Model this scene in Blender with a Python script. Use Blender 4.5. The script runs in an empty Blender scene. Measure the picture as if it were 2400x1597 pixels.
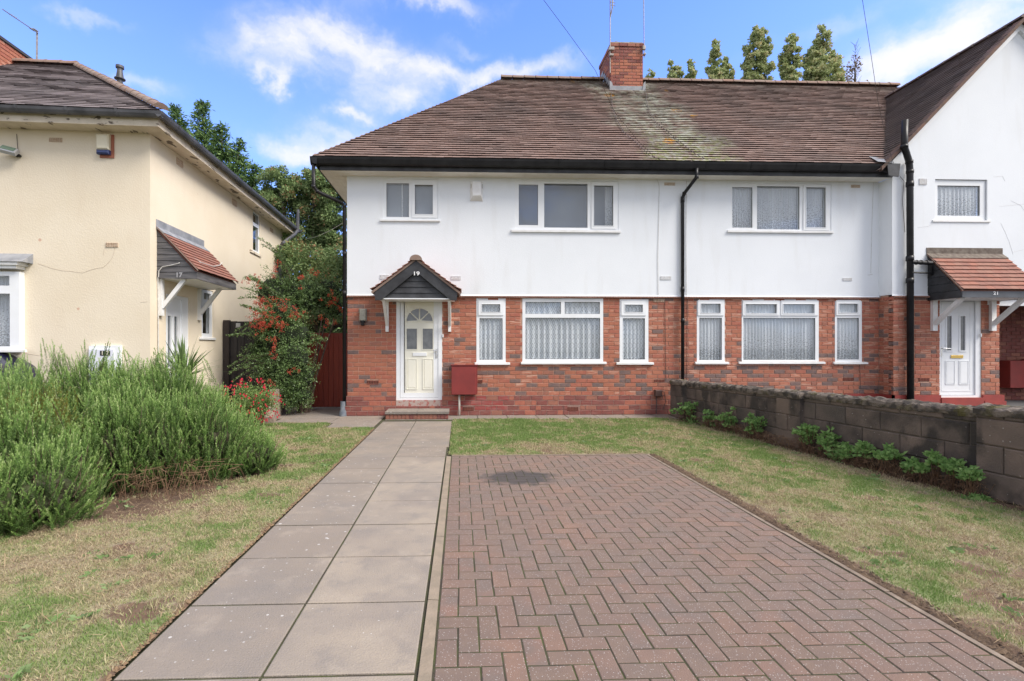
import bpy, bmesh, math, random
import numpy as np
from mathutils import Vector, Matrix
from math import radians, sin, cos, tan, pi, sqrt
rnd = random.Random(7)
nrg = np.random.default_rng(11)
SC = bpy.context.scene
COL = SC.collection

# ---------------------------------------------------------------- camera
CAM_H = 1.40
F = 1151.1            # focal length in photo pixels
PX, PY = 1120.6, 813.9
TH = radians(2.03)
cd = bpy.data.cameras.new('camera'); cam = bpy.data.objects.new('camera', cd); COL.objects.link(cam)
cam.location = (0, 0, CAM_H); cam.rotation_euler = (radians(90), 0, -TH)
cd.sensor_width = 36; cd.lens = F/2400*36; cd.shift_x = (1200-PX)/2400; cd.shift_y = (PY-798.5)/2400
cd.clip_start = .05; cd.clip_end = 2000
SC.camera = cam

# ---------------------------------------------------------------- world
SUN_EL, SUN_AZ = radians(46), radians(118)      # azimuth clockwise from +Y
SUN_STRENGTH, SUN_ANGLE, EXPOSURE, SKY_STRENGTH = 2.0, radians(28), 1.34, .12
W = bpy.data.worlds.new('World'); SC.world = W; W.use_nodes = True
def build_world():
    nt = W.node_tree; nt.nodes.clear(); N = nt.nodes.new; L = nt.links.new
    out = N('ShaderNodeOutputWorld'); bg = N('ShaderNodeBackground'); L(bg.outputs[0], out.inputs[0])
    bg.inputs[1].default_value = SKY_STRENGTH
    sky = N('ShaderNodeTexSky'); sky.sky_type = 'NISHITA'; sky.sun_disc = False
    sky.sun_elevation = SUN_EL; sky.sun_rotation = SUN_AZ; sky.ozone_density = 2.5; sky.dust_density = .6
    tint = N('ShaderNodeMixRGB'); tint.blend_type = 'MULTIPLY'; tint.inputs[0].default_value = 1
    tint.inputs[2].default_value = (.76, .90, 1.42, 1); L(sky.outputs[0], tint.inputs[1])
    tc = N('ShaderNodeTexCoord')
    # warped direction
    nz = N('ShaderNodeTexNoise'); nz.inputs['Scale'].default_value = 5; nz.inputs['Detail'].default_value = 6; nz.inputs['Roughness'].default_value = .6
    L(tc.outputs['Generated'], nz.inputs['Vector'])
    sub = N('ShaderNodeVectorMath'); sub.operation = 'SUBTRACT'; sub.inputs[1].default_value = (.5, .5, .5); L(nz.outputs['Color'], sub.inputs[0])
    scl = N('ShaderNodeVectorMath'); scl.operation = 'MULTIPLY'; scl.inputs[1].default_value = (.26, .26, .13); L(sub.outputs[0], scl.inputs[0])
    wd = N('ShaderNodeVectorMath'); wd.operation = 'ADD'; L(tc.outputs['Generated'], wd.inputs[0]); L(scl.outputs[0], wd.inputs[1])
    # wispy detail
    mp = N('ShaderNodeMapping'); mp.inputs['Scale'].default_value = (1, 1, 2.6); L(wd.outputs[0], mp.inputs[0])
    n2 = N('ShaderNodeTexNoise'); n2.inputs['Scale'].default_value = 7; n2.inputs['Detail'].default_value = 7; n2.inputs['Roughness'].default_value = .54
    L(mp.outputs[0], n2.inputs['Vector'])
    acc = None
    def math_(op, a, b=None, c=None):
        m = N('ShaderNodeMath'); m.operation = op
        for i, v in enumerate((a, b, c)):
            if v is None: continue
            if isinstance(v, (int, float)): m.inputs[i].default_value = v
            else: L(v, m.inputs[i])
        return m.outputs[0]
    def blob(px, py, rx, ry, gain):
        nonlocal acc
        t = (px-PX)/F; s = (PY-py)/F
        d = Vector((sin(TH)+t*cos(TH), cos(TH)-t*sin(TH), s)); ln = d.length; d.normalize()
        right = Vector((d.y, -d.x, 0)).normalized(); up = right.cross(d)
        sb = N('ShaderNodeVectorMath'); sb.operation = 'SUBTRACT'; L(wd.outputs[0], sb.inputs[0]); sb.inputs[1].default_value = d
        dr = N('ShaderNodeVectorMath'); dr.operation = 'DOT_PRODUCT'; L(sb.outputs[0], dr.inputs[0]); dr.inputs[1].default_value = right*(F*ln/rx)
        du = N('ShaderNodeVectorMath'); du.operation = 'DOT_PRODUCT'; L(sb.outputs[0], du.inputs[0]); du.inputs[1].default_value = up*(F*ln/ry)
        df = N('ShaderNodeVectorMath'); df.operation = 'DOT_PRODUCT'; L(sb.outputs[0], df.inputs[0]); df.inputs[1].default_value = d*3
        q = math_('ADD', math_('MULTIPLY', dr.outputs['Value'], dr.outputs['Value']), math_('MULTIPLY', du.outputs['Value'], du.outputs['Value']))
        q = math_('ADD', q, math_('MULTIPLY', df.outputs['Value'], df.outputs['Value']))
        g = math_('MULTIPLY', math_('POWER', 2.718, math_('MULTIPLY', q, -1.0)), gain)
        acc = g if acc is None else math_('ADD', acc, g)
    for b in [(760,95,160,64,.92),(690,150,140,48,.85),(880,110,80,44,.65),(1000,165,110,28,.9),(1110,110,60,16,.7),(1220,178,170,26,1.2),
              (1010,10,130,26,1.0),(670,210,26,24,.9),(930,225,120,26,.9),(810,255,40,13,1.0),(860,320,160,40,1.1),(680,365,90,34,1.1),
              (230,12,70,18,.7),(330,200,90,22,.7),(160,155,70,16,.6),(2260,100,340,95,.85),(2090,185,140,40,.9),(1950,70,160,24,.35),(2380,30,160,40,.6)]:
        blob(*b)
    sep = N('ShaderNodeSeparateXYZ'); L(tc.outputs['Generated'], sep.inputs[0])
    # away from the view the sky is much more clouded over, as the even light implies
    n3 = N('ShaderNodeTexNoise'); n3.inputs['Scale'].default_value = 2.2; n3.inputs['Detail'].default_value = 7; n3.inputs['Roughness'].default_value = .6
    L(wd.outputs[0], n3.inputs['Vector'])
    back = N('ShaderNodeMapRange'); back.inputs[1].default_value = .62; back.inputs[2].default_value = .34; L(sep.outputs['Y'], back.inputs[0])
    far = math_('MULTIPLY', back.outputs[0], math_('ADD', n3.outputs['Fac'], .05))
    dens = math_('ADD', acc, math_('MULTIPLY', far, 2.6))
    det = N('ShaderNodeMapRange'); det.inputs[1].default_value = .28; det.inputs[2].default_value = .72; L(n2.outputs['Fac'], det.inputs[0])
    dens = math_('MULTIPLY', dens, math_('ADD', math_('MULTIPLY', det.outputs[0], .95), .38))
    cl = N('ShaderNodeMapRange'); cl.interpolation_type = 'SMOOTHSTEP'; cl.inputs[1].default_value = .03; cl.inputs[2].default_value = 1.35; cl.inputs[4].default_value = .88; L(dens, cl.inputs[0])
    # thin haze towards the horizon
    hz = N('ShaderNodeMapRange'); hz.inputs[1].default_value = .55; hz.inputs[2].default_value = .0; hz.inputs[4].default_value = .42; L(sep.outputs['Z'], hz.inputs[0])
    mx0 = N('ShaderNodeMixRGB'); L(hz.outputs[0], mx0.inputs[0]); L(tint.outputs[0], mx0.inputs[1]); mx0.inputs[2].default_value = (1.8, 2.35, 3.3, 1)
    mx = N('ShaderNodeMixRGB'); L(cl.outputs[0], mx.inputs[0]); L(mx0.outputs[0], mx.inputs[1]); mx.inputs[2].default_value = (3.6, 3.5, 3.35, 1)
    L(mx.outputs[0], bg.inputs[0])
build_world()
sd = bpy.data.lights.new('sun', 'SUN'); sun = bpy.data.objects.new('sun', sd); COL.objects.link(sun)
sd.energy = SUN_STRENGTH; sd.angle = SUN_ANGLE; sd.color = (1, .93, .83)
sv = Vector((sin(SUN_AZ)*cos(SUN_EL), cos(SUN_AZ)*cos(SUN_EL), sin(SUN_EL)))
sun.rotation_euler = sv.to_track_quat('Z', 'Y').to_euler(); sun.location = sv*30
SC.view_settings.view_transform = 'Standard'; SC.view_settings.look = 'None'; SC.view_settings.exposure = EXPOSURE
SC.view_settings.gamma = 1; SC.view_settings.use_curve_mapping = False
SC.render.engine = 'CYCLES'
SC.cycles.max_bounces = 7; SC.cycles.transparent_max_bounces = 16; SC.cycles.use_denoising = True
SC.cycles.caustics_reflective = False; SC.cycles.caustics_refractive = False

# ---------------------------------------------------------------- pixel to place
def ray(px, py):
    t = (px-PX)/F; s = (PY-py)/F
    return Vector((sin(TH)+t*cos(TH), cos(TH)-t*sin(TH), s))
def atY(px, py, Y):
    r = ray(px, py); return Vector((0, 0, CAM_H)) + r*(Y/r.y)
def atZ(px, py, Z=0):
    r = ray(px, py); return Vector((0, 0, CAM_H)) + r*((Z-CAM_H)/r.z)
def atD(px, py, d):
    return Vector((0, 0, CAM_H)) + ray(px, py)*d
def on(M, px, py, b=0):
    """pixel -> (a, c) in the wall frame M (a along, b inward, c up)"""
    Mi = M.inverted(); o = Mi @ Vector((0, 0, CAM_H)); d = Mi.to_3x3() @ ray(px, py)
    k = (b-o.y)/d.y; p = o+d*k
    return p.x, p.z

# ---------------------------------------------------------------- mesh builder
I4 = Matrix.Identity(4)
class MB:
    def __init__(s, M=I4): s.v = []; s.f = []; s.mi = []; s.M = M; s.m = 0
    def add(s, vs, fs, M=None):
        o = len(s.v); T = s.M if M is None else s.M @ M
        s.v += [T @ Vector(p) for p in vs]; s.f += [tuple(i+o for i in f) for f in fs]; s.mi += [s.m]*len(fs); return s
    def box(s, x0, x1, y0, y1, z0, z1, M=None):
        if x0 > x1: x0, x1 = x1, x0
        if y0 > y1: y0, y1 = y1, y0
        if z0 > z1: z0, z1 = z1, z0
        return s.add([(x0,y0,z0),(x1,y0,z0),(x1,y1,z0),(x0,y1,z0),(x0,y0,z1),(x1,y0,z1),(x1,y1,z1),(x0,y1,z1)],
                     [(0,3,2,1),(4,5,6,7),(0,1,5,4),(1,2,6,5),(2,3,7,6),(3,0,4,7)], M)
    def cbox(s, x0, x1, y0, y1, z0, z1, c=.006, M=None):
        """box with a chamfered front (-y) face"""
        vs = [(x0+c,y0,z0+c),(x1-c,y0,z0+c),(x1-c,y0,z1-c),(x0+c,y0,z1-c),(x0,y0+c,z0),(x1,y0+c,z0),(x1,y0+c,z1),(x0,y0+c,z1),
              (x0,y1,z0),(x1,y1,z0),(x1,y1,z1),(x0,y1,z1)]
        return s.add(vs, [(0,1,2,3),(0,4,5,1),(1,5,6,2),(2,6,7,3),(3,7,4,0),(4,8,9,5),(5,9,10,6),(6,10,11,7),(7,11,8,4),(8,11,10,9)], M)
    def prism(s, poly, y0, y1, M=None):
        """poly in (x,z), extruded along y"""
        n = len(poly)
        vs = [(p[0], y0, p[1]) for p in poly]+[(p[0], y1, p[1]) for p in poly]
        fs = [tuple(range(n)), tuple(reversed(range(n, 2*n)))]+[((i+1) % n, i, i+n, (i+1) % n+n) for i in range(n)]
        return s.add(vs, fs, M)
    def tube(s, pts, r, n=8, cap=True, r1=None, M=None):
        pts = [Vector(p) for p in pts]; k = len(pts); vs = []; fs = []
        up = None
        for i, p in enumerate(pts):
            d = (pts[min(i+1, k-1)]-pts[max(i-1, 0)]).normalized()
            if up is None: up = Vector((0, 0, 1)) if abs(d.z) < .9 else Vector((1, 0, 0))
            a = d.cross(up).normalized(); b = a.cross(d).normalized(); up = b
            rr = r if r1 is None else r+(r1-r)*i/(k-1)
            for j in range(n):
                t = 2*pi*j/n; vs.append(p+(a*cos(t)+b*sin(t))*rr)
        for i in range(k-1):
            for j in range(n):
                fs.append((i*n+j, i*n+(j+1) % n, (i+1)*n+(j+1) % n, (i+1)*n+j))
        if cap: fs += [tuple(reversed(range(n))), tuple(range((k-1)*n, k*n))]
        return s.add(vs, fs, M)
    def ring(s, prof, c, n=20, M=None):
        """lathe about vertical axis; prof = [(r,z)]"""
        vs = []; fs = []
        for r, z in prof:
            for j in range(n): t = 2*pi*j/n; vs.append((c[0]+r*cos(t), c[1]+r*sin(t), c[2]+z))
        for i in range(len(prof)-1):
            for j in range(n): fs.append((i*n+j, i*n+(j+1) % n, (i+1)*n+(j+1) % n, (i+1)*n+j))
        return s.add(vs, fs, M)
    def panel(s, a0, a1, c0, c1, holes, b0, b1, M=None):
        xs = sorted({a0, a1, *[h[0] for h in holes], *[h[1] for h in holes]}); zs = sorted({c0, c1, *[h[2] for h in holes], *[h[3] for h in holes]})
        xs = [x for x in xs if a0-1e-9 <= x <= a1+1e-9]; zs = [z for z in zs if c0-1e-9 <= z <= c1+1e-9]
        nx, nz = len(xs)-1, len(zs)-1
        def full(i, j):
            if not (0 <= i < nx and 0 <= j < nz): return False
            x = (xs[i]+xs[i+1])/2; z = (zs[j]+zs[j+1])/2
            return not any(h[0] < x < h[1] and h[2] < z < h[3] for h in holes)
        vs = []; fs = []
        def q(*p): o = len(vs); vs.extend(p); fs.append((o, o+1, o+2, o+3))
        for i in range(nx):
            for j in range(nz):
                if not full(i, j): continue
                x0, x1, z0, z1 = xs[i], xs[i+1], zs[j], zs[j+1]
                q((x0,b0,z0),(x1,b0,z0),(x1,b0,z1),(x0,b0,z1)); q((x1,b1,z0),(x0,b1,z0),(x0,b1,z1),(x1,b1,z1))
                if not full(i-1, j): q((x0,b1,z0),(x0,b0,z0),(x0,b0,z1),(x0,b1,z1))
                if not full(i+1, j): q((x1,b0,z0),(x1,b1,z0),(x1,b1,z1),(x1,b0,z1))
                if not full(i, j-1): q((x0,b1,z0),(x1,b1,z0),(x1,b0,z0),(x0,b0,z0))
                if not full(i, j+1): q((x0,b0,z1),(x1,b0,z1),(x1,b1,z1),(x0,b1,z1))
        return s.add(vs, fs, M)
    def mesh(s, name, mats, smooth=False):
        me = bpy.data.meshes.new(name); me.from_pydata(s.v, [], s.f)
        for m in (mats if isinstance(mats, (list, tuple)) else [mats]): me.materials.append(m)
        if any(s.mi): me.polygons.foreach_set('material_index', s.mi)
        if smooth: me.polygons.foreach_set('use_smooth', [True]*len(me.polygons))
        me.update(); return me
    def build(s, name, mats, parent=None, smooth=False, **kw):
        return link(name, s.mesh(name, mats, smooth), parent, **kw)
def link(name, data, parent=None, mw=None, label=None, cat=None, group=None, kind=None):
    o = bpy.data.objects.new(name, data); COL.objects.link(o)
    if parent is not None:
        o.parent = parent; o.matrix_parent_inverse = PINV[parent.name] if parent.name in PINV else I4
    if mw is not None: o.matrix_basis = mw
    if mw is not None: PINV[o.name] = mw.inverted() if parent is None else (mw.inverted())
    tag(o, label, cat, group, kind); return o
PINV = {}
def tag(o, label=None, cat=None, group=None, kind=None):
    if label: o['label'] = label
    if cat: o['category'] = cat
    if group: o['group'] = group
    if kind: o['kind'] = kind
    return o
def thing(name, loc, label, cat, group=None, rot=0):
    o = bpy.data.objects.new(name, None); COL.objects.link(o); o.empty_display_size = .2
    M = Matrix.Translation(loc) @ Matrix.Rotation(rot, 4, 'Z'); o.matrix_basis = M; PINV[o.name] = M.inverted()
    return tag(o, label, cat, group)

# ---------------------------------------------------------------- materials
def col(*c): return (*c, 1) if len(c) == 3 else c
def mat(name, c1, c2=None, scale=4, rough=.7, bump=0, bscale=None, spec=.5, metal=0, coat=0, detail=5, lo=.35, hi=.65,
        island=None, objrand=None, attr=None, sub=None, stretch=None, spots=None, sheen=0, translucent=0):
    m = bpy.data.materials.new(name); m.use_nodes = True; nt = m.node_tree; N = nt.nodes.new; L = nt.links.new
    p = nt.nodes['Principled BSDF']; p.inputs['Roughness'].default_value = rough; p.inputs['Metallic'].default_value = metal
    p.inputs['Specular IOR Level'].default_value = spec; p.inputs['Coat Weight'].default_value = coat
    p.inputs['Base Color'].default_value = col(*c1)
    geo = N('ShaderNodeNewGeometry'); vec = geo.outputs['Position']
    if stretch:
        mp = N('ShaderNodeMapping'); mp.inputs['Scale'].default_value = stretch; L(vec, mp.inputs[0]); vec = mp.outputs[0]
    cur = None
    if c2 is not None:
        nz = N('ShaderNodeTexNoise'); nz.inputs['Scale'].default_value = scale; nz.inputs['Detail'].default_value = detail; L(vec, nz.inputs['Vector'])
        mr = N('ShaderNodeMapRange'); mr.inputs[1].default_value = lo; mr.inputs[2].default_value = hi; L(nz.outputs['Fac'], mr.inputs[0])
        mx = N('ShaderNodeMixRGB'); mx.inputs[1].default_value = col(*c1); mx.inputs[2].default_value = col(*c2); L(mr.outputs[0], mx.inputs[0]); cur = mx.outputs[0]
    def mixin(fac, cc, mode='MIX'):
        nonlocal cur
        mx = N('ShaderNodeMixRGB'); mx.blend_type = mode
        if cur is None: mx.inputs[1].default_value = col(*c1)
        else: L(cur, mx.inputs[1])
        if isinstance(fac, (int, float)): mx.inputs[0].default_value = fac
        else: L(fac, mx.inputs[0])
        if isinstance(cc, tuple): mx.inputs[2].default_value = col(*cc)
        else: L(cc, mx.inputs[2])
        cur = mx.outputs[0]
    def ramp(fac, stops, const=False):
        r = N('ShaderNodeValToRGB'); e = r.color_ramp.elements
        if const: r.color_ramp.interpolation = 'CONSTANT'
        while len(e) < len(stops): e.new(.5)
        for i, (pos, cc) in enumerate(stops): e[i].position = pos; e[i].color = col(*cc)
        L(fac, r.inputs[0]); return r.outputs[0]
    if island: mixin(island[0], ramp(geo.outputs['Random Per Island'], [(i/(len(island[1])-1), c) for i, c in enumerate(island[1])]), island[2] if len(island) > 2 else 'MIX')
    if objrand:
        oi = N('ShaderNodeObjectInfo'); mixin(objrand[0], ramp(oi.outputs['Random'], [(i/(len(objrand[1])-1), c) for i, c in enumerate(objrand[1])]), objrand[2] if len(objrand) > 2 else 'MIX')
    if attr:
        at = N('ShaderNodeAttribute'); at.attribute_name = attr[0]; mixin(1.0 if len(attr) < 3 else attr[2], ramp(at.outputs['Fac'], attr[1]))
    if sub: sub(dict(nt=nt, N=N, L=L, vec=vec, geo=geo, mixin=mixin, ramp=ramp, p=p))
    if spots:    # (scale, threshold, colour)
        for sc_, th_, cc in spots:
            vo = N('ShaderNodeTexVoronoi'); vo.inputs['Scale'].default_value = sc_; L(geo.outputs['Position'], vo.inputs['Vector'])
            nn = N('ShaderNodeTexNoise'); nn.inputs['Scale'].default_value = sc_*.23; L(geo.outputs['Position'], nn.inputs['Vector'])
            md = N('ShaderNodeMath'); md.operation = 'MULTIPLY'; L(nn.outputs['Fac'], md.inputs[0]); md.inputs[1].default_value = th_*2
            lt = N('ShaderNodeMath'); lt.operation = 'LESS_THAN'; L(vo.outputs['Distance'], lt.inputs[0]); L(md.outputs[0], lt.inputs[1])
            pw = N('ShaderNodeMath'); pw.operation = 'MULTIPLY'; pw.inputs[1].default_value = .8; L(lt.outputs[0], pw.inputs[0])
            mixin(pw.outputs[0], cc)
    if cur is not None: L(cur, p.inputs['Base Color'])
    if bump:
        nb = N('ShaderNodeTexNoise'); nb.inputs['Scale'].default_value = bscale or scale*6; nb.inputs['Detail'].default_value = 6; L(vec, nb.inputs['Vector'])
        bp = N('ShaderNodeBump'); bp.inputs['Strength'].default_value = bump; bp.inputs['Distance'].default_value = .01; L(nb.outputs['Fac'], bp.inputs['Height']); L(bp.outputs[0], p.inputs['Normal'])
    if translucent:
        tr = N('ShaderNodeBsdfTranslucent'); ms = N('ShaderNodeMixShader'); ms.inputs[0].default_value = translucent
        if cur is not None: L(cur, tr.inputs[0])
        else: tr.inputs[0].default_value = col(*c1)
        out = nt.nodes['Material Output']; L(p.outputs[0], ms.inputs[1]); L(tr.outputs[0], ms.inputs[2]); L(ms.outputs[0], out.inputs[0])
    return m

def noise_streak(color, amt, sc=(1.5, 1.5, .25), lo=.55, hi=.8):
    def f(k):
        mp = k['N']('ShaderNodeMapping'); mp.inputs['Scale'].default_value = sc; k['L'](k['geo'].outputs['Position'], mp.inputs[0])
        n = k['N']('ShaderNodeTexNoise'); n.inputs['Scale'].default_value = 3; n.inputs['Detail'].default_value = 7; k['L'](mp.outputs[0], n.inputs['Vector'])
        r = k['N']('ShaderNodeMapRange'); r.inputs[1].default_value = lo; r.inputs[2].default_value = hi; r.inputs[4].default_value = amt; k['L'](n.outputs['Fac'], r.inputs[0])
        k['mixin'](r.outputs[0], color)
    return f
RENDER = mat('white_masonry_paint', (.79,.82,.85), (.76,.79,.82), scale=1.3, rough=.85, bump=.32, bscale=85, spec=.2, sub=noise_streak((.58,.57,.54), .26))
UPVC = mat('white_upvc', (.80,.82,.84), (.77,.79,.80), scale=6, rough=.35)
SILLW = mat('white_sill', (.80,.80,.80), (.72,.72,.70), scale=7, rough=.5)
SOFFIT = mat('cream_soffit_boards', (.80,.77,.70), (.72,.68,.60), scale=3, rough=.7, sub=noise_streak((.35,.30,.22), .3))
BLACKP = mat('black_gutter_paint', (.010,.010,.012), (.02,.02,.022), scale=5, rough=.4, spec=.3)
BLACKB = mat('black_painted_boards', (.018,.018,.02), (.045,.047,.052), scale=5, rough=.6, bump=.3, bscale=50)
MORTAR = mat('brick_mortar', (.60,.38,.28), (.48,.29,.21), scale=14, rough=.95, bump=.5, bscale=120)
MORTARD = mat('plinth_mortar', (.36,.20,.16), (.42,.30,.25), scale=9, rough=.95, bump=.5, bscale=120)
def brickmat(name, a, b, streak=None, st=.5):
    subf = None
    if streak is not None:
        def subf(k):
            mp = k['N']('ShaderNodeMapping'); mp.inputs['Scale'].default_value = (1, 1, 14); k['L'](k['geo'].outputs['Position'], mp.inputs[0])
            n = k['N']('ShaderNodeTexNoise'); n.inputs['Scale'].default_value = 5; n.inputs['Detail'].default_value = 3; k['L'](mp.outputs[0], n.inputs['Vector'])
            r = k['N']('ShaderNodeMapRange'); r.inputs[1].default_value = .52; r.inputs[2].default_value = .6; r.inputs[4].default_value = st; k['L'](n.outputs['Fac'], r.inputs[0])
            k['mixin'](r.outputs[0], streak)
    return mat(name, a, b, scale=16, rough=.88, bump=.6, bscale=110, sub=subf, lo=.3, hi=.7)
BR = [brickmat('brick_orange', (.42,.160,.095), (.36,.130,.080)),
      brickmat('brick_red', (.35,.112,.075), (.40,.145,.092)),
      brickmat('brick_smeared', (.45,.175,.105), (.38,.125,.08), (.55,.36,.27), .75),
      brickmat('brick_blue_grey', (.14,.105,.098), (.22,.135,.115)),
      brickmat('brick_brown', (.27,.12,.088), (.35,.14,.09)),
      brickmat('brick_painted_red', (.34,.060,.052), (.25,.07,.06), (.36,.20,.17), .5),
      brickmat('brick_plinth', (.25,.070,.055), (.19,.075,.062), (.33,.17,.14), .35)]
REDPAINT = mat('red_plinth_paint', (.30,.045,.035), (.24,.04,.032), scale=6, rough=.6, bump=.2)
GLASS = bpy.data.materials.new('window_glass'); GLASS.use_nodes = True
def _glass(m, ior=1.55, tint=(.86,.90,.92), boost=1.4):
    nt = m.node_tree; nt.nodes.clear(); N = nt.nodes.new; L = nt.links.new
    o = N('ShaderNodeOutputMaterial'); mx = N('ShaderNodeMixShader'); t = N('ShaderNodeBsdfTransparent'); g = N('ShaderNodeBsdfGlossy'); f = N('ShaderNodeLayerWeight')
    t.inputs[0].default_value = col(*tint); g.inputs['Roughness'].default_value = .01; f.inputs[0].default_value = .5
    pw = N('ShaderNodeMath'); pw.operation = 'POWER'; pw.inputs[1].default_value = 5; L(f.outputs['Facing'], pw.inputs[0])
    mm = N('ShaderNodeMath'); mm.operation = 'MULTIPLY_ADD'; mm.inputs[1].default_value = .6; mm.inputs[2].default_value = boost; mm.use_clamp = True; L(pw.outputs[0], mm.inputs[0])
    L(mm.outputs[0], mx.inputs[0]); L(t.outputs[0], mx.inputs[1]); L(g.outputs[0], mx.inputs[2]); L(mx.outputs[0], o.inputs[0])
_glass(GLASS, 1.5, (.97,.98,.985), .06)
GLASSD = mat('obscured_dark_glass', (.10,.11,.12), (.16,.17,.18), scale=9, rough=.12, spec=.9)
SKYREFL = mat('grey_sky_reflection', (.27,.30,.34), (.31,.34,.38), scale=1.5, rough=.9)  # sheet behind the upstairs panes, painted as the grey sky they reflect
DARK = mat('dark_room', (.05,.05,.05), rough=.9)  # near-black sheet colour standing in for the unlit rooms behind the windows
LEAD = mat('grey_lead', (.30,.31,.33), (.20,.21,.23), scale=6, rough=.6, sub=noise_streak((.55,.55,.56), .5))
def lace(name, diamonds, dens):
    m = bpy.data.materials.new(name); m.use_nodes = True; nt = m.node_tree; nt.nodes.clear(); N = nt.nodes.new; L = nt.links.new
    out = N('ShaderNodeOutputMaterial'); tr = N('ShaderNodeBsdfTransparent'); df = N('ShaderNodeBsdfDiffuse'); tl = N('ShaderNodeBsdfTranslucent')
    df.inputs[0].default_value = (.86,.90,.94,1); tl.inputs[0].default_value = (.88,.88,.9,1)
    ms = N('ShaderNodeMixShader'); ms.inputs[0].default_value = .25; L(df.outputs[0], ms.inputs[1]); L(tl.outputs[0], ms.inputs[2])
    mx = N('ShaderNodeMixShader'); L(tr.outputs[0], mx.inputs[1]); L(ms.outputs[0], mx.inputs[2]); L(mx.outputs[0], out.inputs[0])
    uv = N('ShaderNodeAttribute'); uv.attribute_name = 'cloth'; sp = N('ShaderNodeSeparateXYZ'); L(uv.outputs['Vector'], sp.inputs[0])
    def M_(op, a, b=None):
        n = N('ShaderNodeMath'); n.operation = op
        for i, v in enumerate((a, b)):
            if v is None: continue
            if isinstance(v, (int, float)): n.inputs[i].default_value = v
            else: L(v, n.inputs[i])
        return n.outputs[0]
    if diamonds:
        u = M_('MULTIPLY', sp.outputs[0], 1/.10); w = M_('MULTIPLY', sp.outputs[1], 1/.19)
        def tri(x): return M_('ABSOLUTE', M_('SUBTRACT', M_('FRACT', x), .5))
        r = M_('ADD', tri(u), tri(w))           # diamond distance 0..1
        e1 = M_('LESS_THAN', M_('ABSOLUTE', M_('SUBTRACT', r, .26)), .075)
        e2 = M_('LESS_THAN', M_('ABSOLUTE', M_('SUBTRACT', r, .70)), .05)
        hole = M_('MAXIMUM', e1, e2)
        fac = M_('SUBTRACT', dens, M_('MULTIPLY', hole, .42))
    else:
        n = N('ShaderNodeTexNoise'); n.inputs['Scale'].default_value = 45; L(uv.outputs['Vector'], n.inputs['Vector'])
        low = M_('SUBTRACT', .62, M_('MULTIPLY', sp.outputs[1], .9))
        h = M_('GREATER_THAN', M_('ADD', n.outputs['Fac'], M_('MULTIPLY', low, .35)), .66)
        fac = M_('SUBTRACT', dens, M_('MULTIPLY', h, .45))
    L(fac, mx.inputs[0]); return m
LACE = lace('diamond_lace_net', True, .95)
NET = lace('flowered_net', False, .93)
PLAINNET = lace('plain_net', False, .96)

def curtain(M, a0, a1, c0, c1, b, m, label, scallop=True, seed=0, pitch=.055, amp=.014, name='net_curtain'):
    r = np.random.default_rng(seed); n = int((a1-a0)/.006); nz = 10
    a = np.linspace(a0, a1, n); ph = np.cumsum(r.uniform(.55, 1.6, n))*(2*pi*.006/pitch)
    am = amp*(.5+.8*np.abs(np.sin(a*7+seed))); off = am*np.sin(ph)
    arc = np.concatenate([[0], np.cumsum(np.sqrt(np.diff(a)**2+np.diff(off)**2))])
    vs = []; uv = []
    for j in range(nz+1):
        t = j/nz
        for i in range(n):
            z = c0+(c1-c0)*t
            if j == 0 and scallop: z += .022*abs(((arc[i]/.075) % 1)*2-1)
            vs.append(M @ Vector((a[i], b+off[i]*(1-.25*t), z))); uv.append((arc[i], z-c0, 0))
    fs = [(j*n+i, j*n+i+1, (j+1)*n+i+1, (j+1)*n+i) for j in range(nz) for i in range(n-1)]
    me = bpy.data.meshes.new(name); me.from_pydata(vs, [], fs); me.materials.append(m)
    at = me.attributes.new('cloth', 'FLOAT_VECTOR', 'POINT'); at.data.foreach_set('vector', np.array(uv, 'f').ravel())
    me.polygons.foreach_set('use_smooth', [True]*len(fs))
    o = link(name, me); return tag(o, label, 'curtain', 'net curtains in the windows')

# value noise for ground work
def vnoise(x, y, s, seed=0, octv=4):
    out = np.zeros_like(x); amp = 1; tot = 0
    for o in range(octv):
        g = np.random.default_rng(seed*97+o).random((64, 64))
        fx = x*s*(2**o); fy = y*s*(2**o); ix = np.floor(fx).astype(int); iy = np.floor(fy).astype(int); tx = fx-ix; ty = fy-iy
        tx = tx*tx*(3-2*tx); ty = ty*ty*(3-2*ty)
        a = g[ix % 64, iy % 64]; b = g[(ix+1) % 64, iy % 64]; c = g[ix % 64, (iy+1) % 64]; d = g[(ix+1) % 64, (iy+1) % 64]
        out += amp*((a*(1-tx)+b*tx)*(1-ty)+(c*(1-tx)+d*tx)*ty); tot += amp; amp *= .55
    return out/tot

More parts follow.
